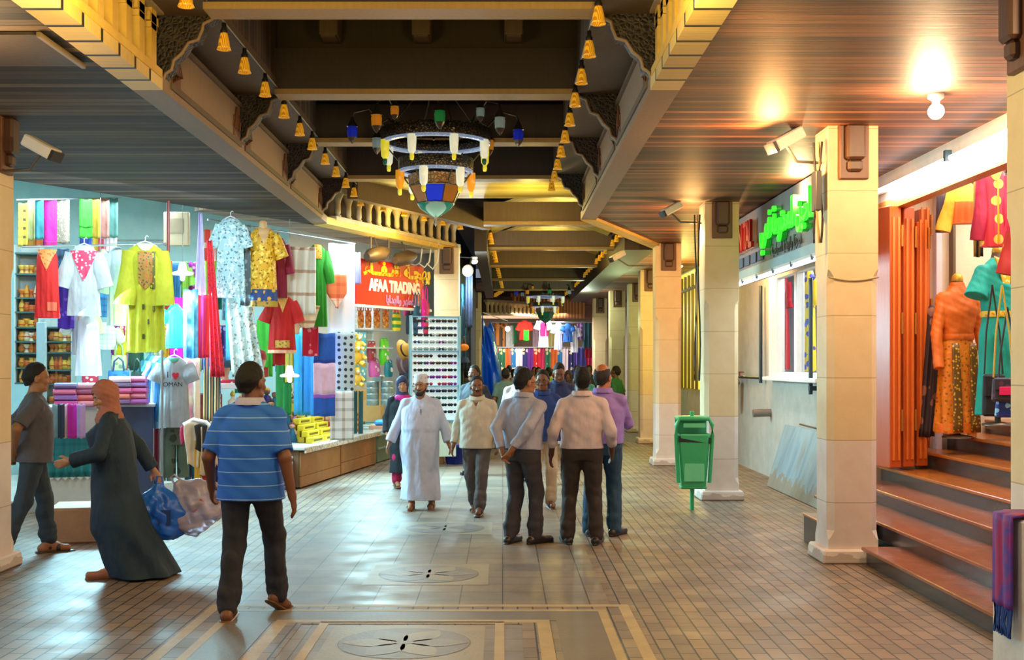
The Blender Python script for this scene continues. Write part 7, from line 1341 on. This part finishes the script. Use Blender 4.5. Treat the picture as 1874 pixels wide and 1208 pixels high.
# dresses behind the white window
garment('red dress displayed behind the left pane of the white window', (1424, 1446), (506, 676), 18.4, C('#c8182c'), R(-50), sleeve=(.4, 8, .06, .07)); garment('yellow and blue printed dress behind the right pane of the white window', (1472, 1494), (496, 680), 16.9, M('#e0c020', .7, 0, 'blobs', '#2a3a9a', 8), R(-50), sleeve=(.4, 8, .06, .07))
garment('pink gauzy dress behind the white window frame', (1418, 1432), (520, 676), 19.4, C('#e0a0b0'), R(-50)); garment('deep blue dress behind the right pane of the white window', (1462, 1476), (500, 670), 17.6, C('#2a4a9a'), R(-50))
# ================================================================ MANNEQUINS IN THE DRESS SHOP
def dummy(label, px, D, zbase, top_y, H, mats, arms=True, skirtw=.23, collar=None):
    x = gp_(px, D); t = thing('mannequin', label, 'mannequin', (x, D, zbase), R(12)); h = H
    MB().lathe([(.15, 0), (.15, .02), (.03, .04), (.02, .3)], n=18).build('stand_base', M('#8a7a6a', .4, .5), t)
    q = SDF((-.45, -.35, .1), (.45, .35, h + .15), .012); zz = lambda f: h * f
    q.loft(Matrix.Identity(4), [(zz(.62), .135, .10), (zz(.7), .15, .11), (zz(.8), .175, .12, 0, -.012), (zz(.88), .18, .1), (zz(.93), .12, .08), (zz(.96), .06, .055), (zz(1.0), .052, .05)], .03); q.wrinkle(.002)
    me = q.mesh('torso'); me.materials.append(M('#6a4a38', .5)); link('torso', me, t); MB().lathe([(.052, zz(.99)), (.06, zz(1.0)), (.05, zz(1.03)), (.02, zz(1.045)), (.002, zz(1.047))], n=16).build('neck_cap', M('#d8a83a', .4, .3), t)
    return t, zz, x, D
def dress(label, t, zz, x, D, z, mats, skirtw, arms, hemz, collar):
    g = thing('dress', label, 'dress', (x, D, z), R(12)); bod, ski, trim = mats
    q = SDF((-.6, -.5, hemz - .05), (.6, .5, zz(1.0) + .1), .011); q.loft(Matrix.Identity(4), [(zz(.60), .152, .115), (zz(.7), .165, .125), (zz(.8), .192, .137, 0, -.012), (zz(.875), .196, .115), (zz(.93), .135, .095), (zz(.96), .072, .066), (zz(.965 if not collar else .985), .068, .062)], .03)
    for s in (-1, 1):
        a = Vector((s * .17, 0, zz(.885)));
        if arms == 'long': e = Vector((s * .25, -.02, zz(.66))); w_ = Vector((s * .27, -.10, zz(.44))); q.cone(a, e, .066, .058, .03); q.cone(e, w_, .058, .055, .02, cap=True)
        else: e = Vector((s * .27, -.04, zz(.74))); q.cone(a, e, .072, .11, .03, cap=True)
    q.wrinkle(.004, (16, 16, 18), 5); me = q.mesh('bodice'); me.materials.append(bod); link('bodice', me, g)
    q = SDF((-.6, -.5, hemz - .05), (.6, .5, zz(.68)), .012); q.loft(Matrix.Identity(4), [(hemz, skirtw, skirtw * .62), (zz(.35), skirtw * .86, skirtw * .55), (zz(.52), .19, .14), (zz(.62), .158, .122), (zz(.645), .156, .12)], .03, lambda th, z_: 1 + np.clip((zz(.6) - z_) * .11, 0, .09) * np.sin(9 * th + 1.5 * np.sin(z_ * 3)), 2.0); q.cut((0, 0, hemz + .003), (0, 0, -1)); me = q.mesh('skirt'); me.materials.append(ski); link('skirt', me, g)
    m = MB(); m.rings([[(math.cos(a) * (.166 + e), math.sin(a) * (.13 + e), zz(.64) + dz) for a in [2 * math.pi * k / 30 for k in range(30)]] for dz, e in ((-.03, .004), (.0, .012), (.03, .004))], False); m.build('waist_sash', trim, g); return g, zz
ORG = M('#e06a0e', .6, 0, 'cloth'); ORS = M('#e07a10', .55, 0, 'vstripe', '#6a4a14', 7, 0, 0, .62); ORB = M('#e06a0e', .55, 0, 'blobs', '#c8941c', 22)
t, zz, x, D = dummy('headless mannequin with gold neck wearing the orange dress', 1752, 12.35, .95, 0, 1.62, None); g, zz = dress('long orange and gold brocade dress on the front mannequin', t, zz, x, D, .95, (ORG, M('#d9780f', .55, 0, 'blobs', '#8a5a14', 26, 0, 0, '#e08a1a'), ORG), .24, 'long', .06, True)
for s_ in (-.11, .09): MB().sheet(lambda u, v: (s_ + (u - .5) * .075 * (1 + .4 * v), -.145 - .02 * v - .03 * math.sin(v * 1.5), zz(.6) - (zz(.6) - .07) * v), 4, 12, .012).build('brocade_panel', M('#6a4a14', .5, 0, 'blobs', '#d8a02c', 30), g)
MB().lathe([(.245, .0), (.25, .05), (.24, .10)], (0, 0, .055), 30, True, 1, .66).build('hem_border', ORB, g)
t, zz, x, D = dummy('headless mannequin wearing the turquoise gown behind the orange dress', 1826, 11.9, 1.1, 0, 1.72, None); TQ = C('#12a89a'); g, zz = dress('turquoise gown with gold embroidered neck on the rear mannequin', t, zz, x, D, 1.1, (TQ, TQ, M('#e0b82c', .5, 0, 'blobs', '#b88a1c', 30)), .22, 'cape', .1, False)
for i in range(2): MB().sheet(lambda u, v: ((u - .5) * (.26 - .2 * v) , -.135 - .012 * math.sin(v * 3) - .012 * i, zz(.94) - .3 * v + .05 * abs(2 * u - 1)), 10, 10, .01).build('gold_yoke', M('#e0b428', .5, 0, 'blobs', '#f0e0a0', 34), g) if i == 0 else None
m = MB(); m.lathe([(.075, zz(.955)), (.13, zz(.925)), (.165, zz(.90))], (0, 0, 0), 24, True, 1, .72); m.build('gold_collar', M('#e0b428', .5, 0, 'blobs', '#b8861c', 26), g)
# garments hanging in the doorway
RP = M('#c0142c', .6, 0, 'dots', '#e0a83c', 5.5)
garment('red tunic with gold polka dots hanging at the top of the dress shop door', (1794, 1844), (306, 452), 11.6, RP, R(-8), sleeve=(.62, 6, .07, .07, C('#a81038')), neck=('U', .07, .14, M('#d9961c', .5, 0, 'blobs', '#e8c040', 20)), trims=[('placket', (.02, .008, .12, .75, M('#e0a02c', .5)))])
garment('orange and yellow two-tone dress hanging under the door header', (1738, 1788), (330, 410), 12.4, M('#dc5a10', .6, 0, 'hstripe', '#e0a81c', 2.2, 0, 0, .5), R(-8), sleeve=(.45, 14, .06, .08, C('#e0a01c')))
garment('dark grey sheer dress hanging left of the two-tone dress', (1712, 1740), (336, 425), 12.6, C('#4a3f48'), R(-8)); garment('dark brown cloak hanging right of the polka dot tunic', (1838, 1866), (300, 440), 11.9, C('#3a2c28'), R(-8), sleeve=(.5, 6, .06, .06))
garment('violet and orange printed dress hanging at the right edge of the shop', (1852, 1880), (300, 400), 11.0, M('#5a2a8a', .6, 0, 'blobs', '#d06a3a', 10), R(-8)); garment('red and gold brocade dress low at the right edge of the shop', (1850, 1884), (408, 520), 11.2, M('#a8180f', .6, 0, 'blobs', '#e0902c', 8), R(-8), sleeve=(.4, 12, .07, .08))
scarf('gold edged black drape beside the polka dot tunic', (1782, 1798), (330, 470), 12.0, M('#2a2024', .7, 0, 'vstripe', '#8a6a1c', 8), R(-8), .02, 2, cat='drape', name='drape')
scarf('bright green dress skirt hanging behind the bags', (1850, 1872), (520, 705), 11.5, C('#1fa01c'), R(-8), .03, 2, cat='cloth', name='hanging_cloth'); scarf('lilac sheet corner at the right edge of the shop', (1862, 1880), (500, 560), 10.9, C('#b8a8d8'), R(-8), .02, 1, cat='cloth', name='hanging_cloth'); scarf('deep red cloth at the right edge behind the green skirt', (1862, 1884), (556, 720), 11.3, C('#8a1420'), R(-8), .03, 2, cat='cloth', name='hanging_cloth')
scarf('dark plum shawl hanging behind the left of the orange dress', (1700, 1728), (560, 800), 12.55, M('#3a2a30', .7, 0, 'blobs', '#8a5a4a', 6), R(-8), .03, 2, cat='shawl', name='shawl', slant=-.1); scarf('orange sash trailing to the left of the orange dress', (1698, 1738), (725, 770), 12.6, ORB, R(-8), .02, 1, slant=-.25, cat='sash', name='sash'); scarf('black drape on the stairs right of the orange dress', (1808, 1830), (600, 760), 12.1, C('#2a1f22'), R(-8), .02, 2, cat='drape', name='drape'); scarf('red beaded scarf between the orange dress and the bags', (1798, 1814), (640, 740), 12.2, M('#b81c1c', .6, 0, 'blobs', '#d8b04a', 14), R(-8), .015, 2)
def pouch(label, px, py, D, w_, h, mt, sm, motif=None):
    t = thing('shoulder_pouch', label, 'bag', P(px, py, D), R(-8)); MB().box((0, 0, h / 2), (w_, .09, h), 0, .02, None, .9).build('pouch_body', mt, t); MB().box((0, -.05, h * .72), (w_ * .92, .02, h * .5), 0, .008).build('flap', mt, t)
    for s_ in (-1, 1): MB().tube([(s_ * w_ * .42, 0, h), (s_ * w_ * .3, .02, h + .4), (0, .04, h + .85)], .009, 6).build('strap', sm, t)
    if motif: MB().box((0, -.064, h * .45), (w_ * .5, .008, h * .34), 0, .003).build('motif', motif, t)
pouch('dark embroidered pouch with a pink motif hanging over the blue pouch', 1836, 735, 11.0, .2, .22, M('#2c2838', .6, 0, 'blobs', '#5a2a4a', 16), M('#b89a2c', .5), M('#e0206a', .5)); pouch('blue sequined pouch hanging lowest in the dress shop', 1846, 764, 11.1, .24, .17, M('#1c3a9a', .4, 0, 'blobs', '#8ad0e8', 14), M('#2a2a30', .5)); pouch('black bag with long straps leaning behind the pouches', 1818, 762, 11.4, .2, .4, C('#17141a'), M('#2a1f1c', .6))
wl2 = thing('wall_notice', 'small purple and pink notice on the pale wall behind the orange dress', 'notice', P(1706, 620, 13.1)); MB().box((0, 0, 0), (.09, .02, .5)).build('card', M('#e6d8e4', .6), wl2); MB().box((0, -.012, .23), (.09, .006, .05)).build('card_header', M('#8a2a9a', .6), wl2)
for i in range(3): MB().lathe([(.03, -.004), (.03, .004)], (0, -.014, .1 - .13 * i), 12, rot=(R(90), 0, 0)).build('card_dot', M('#d0307a', .6), wl2)
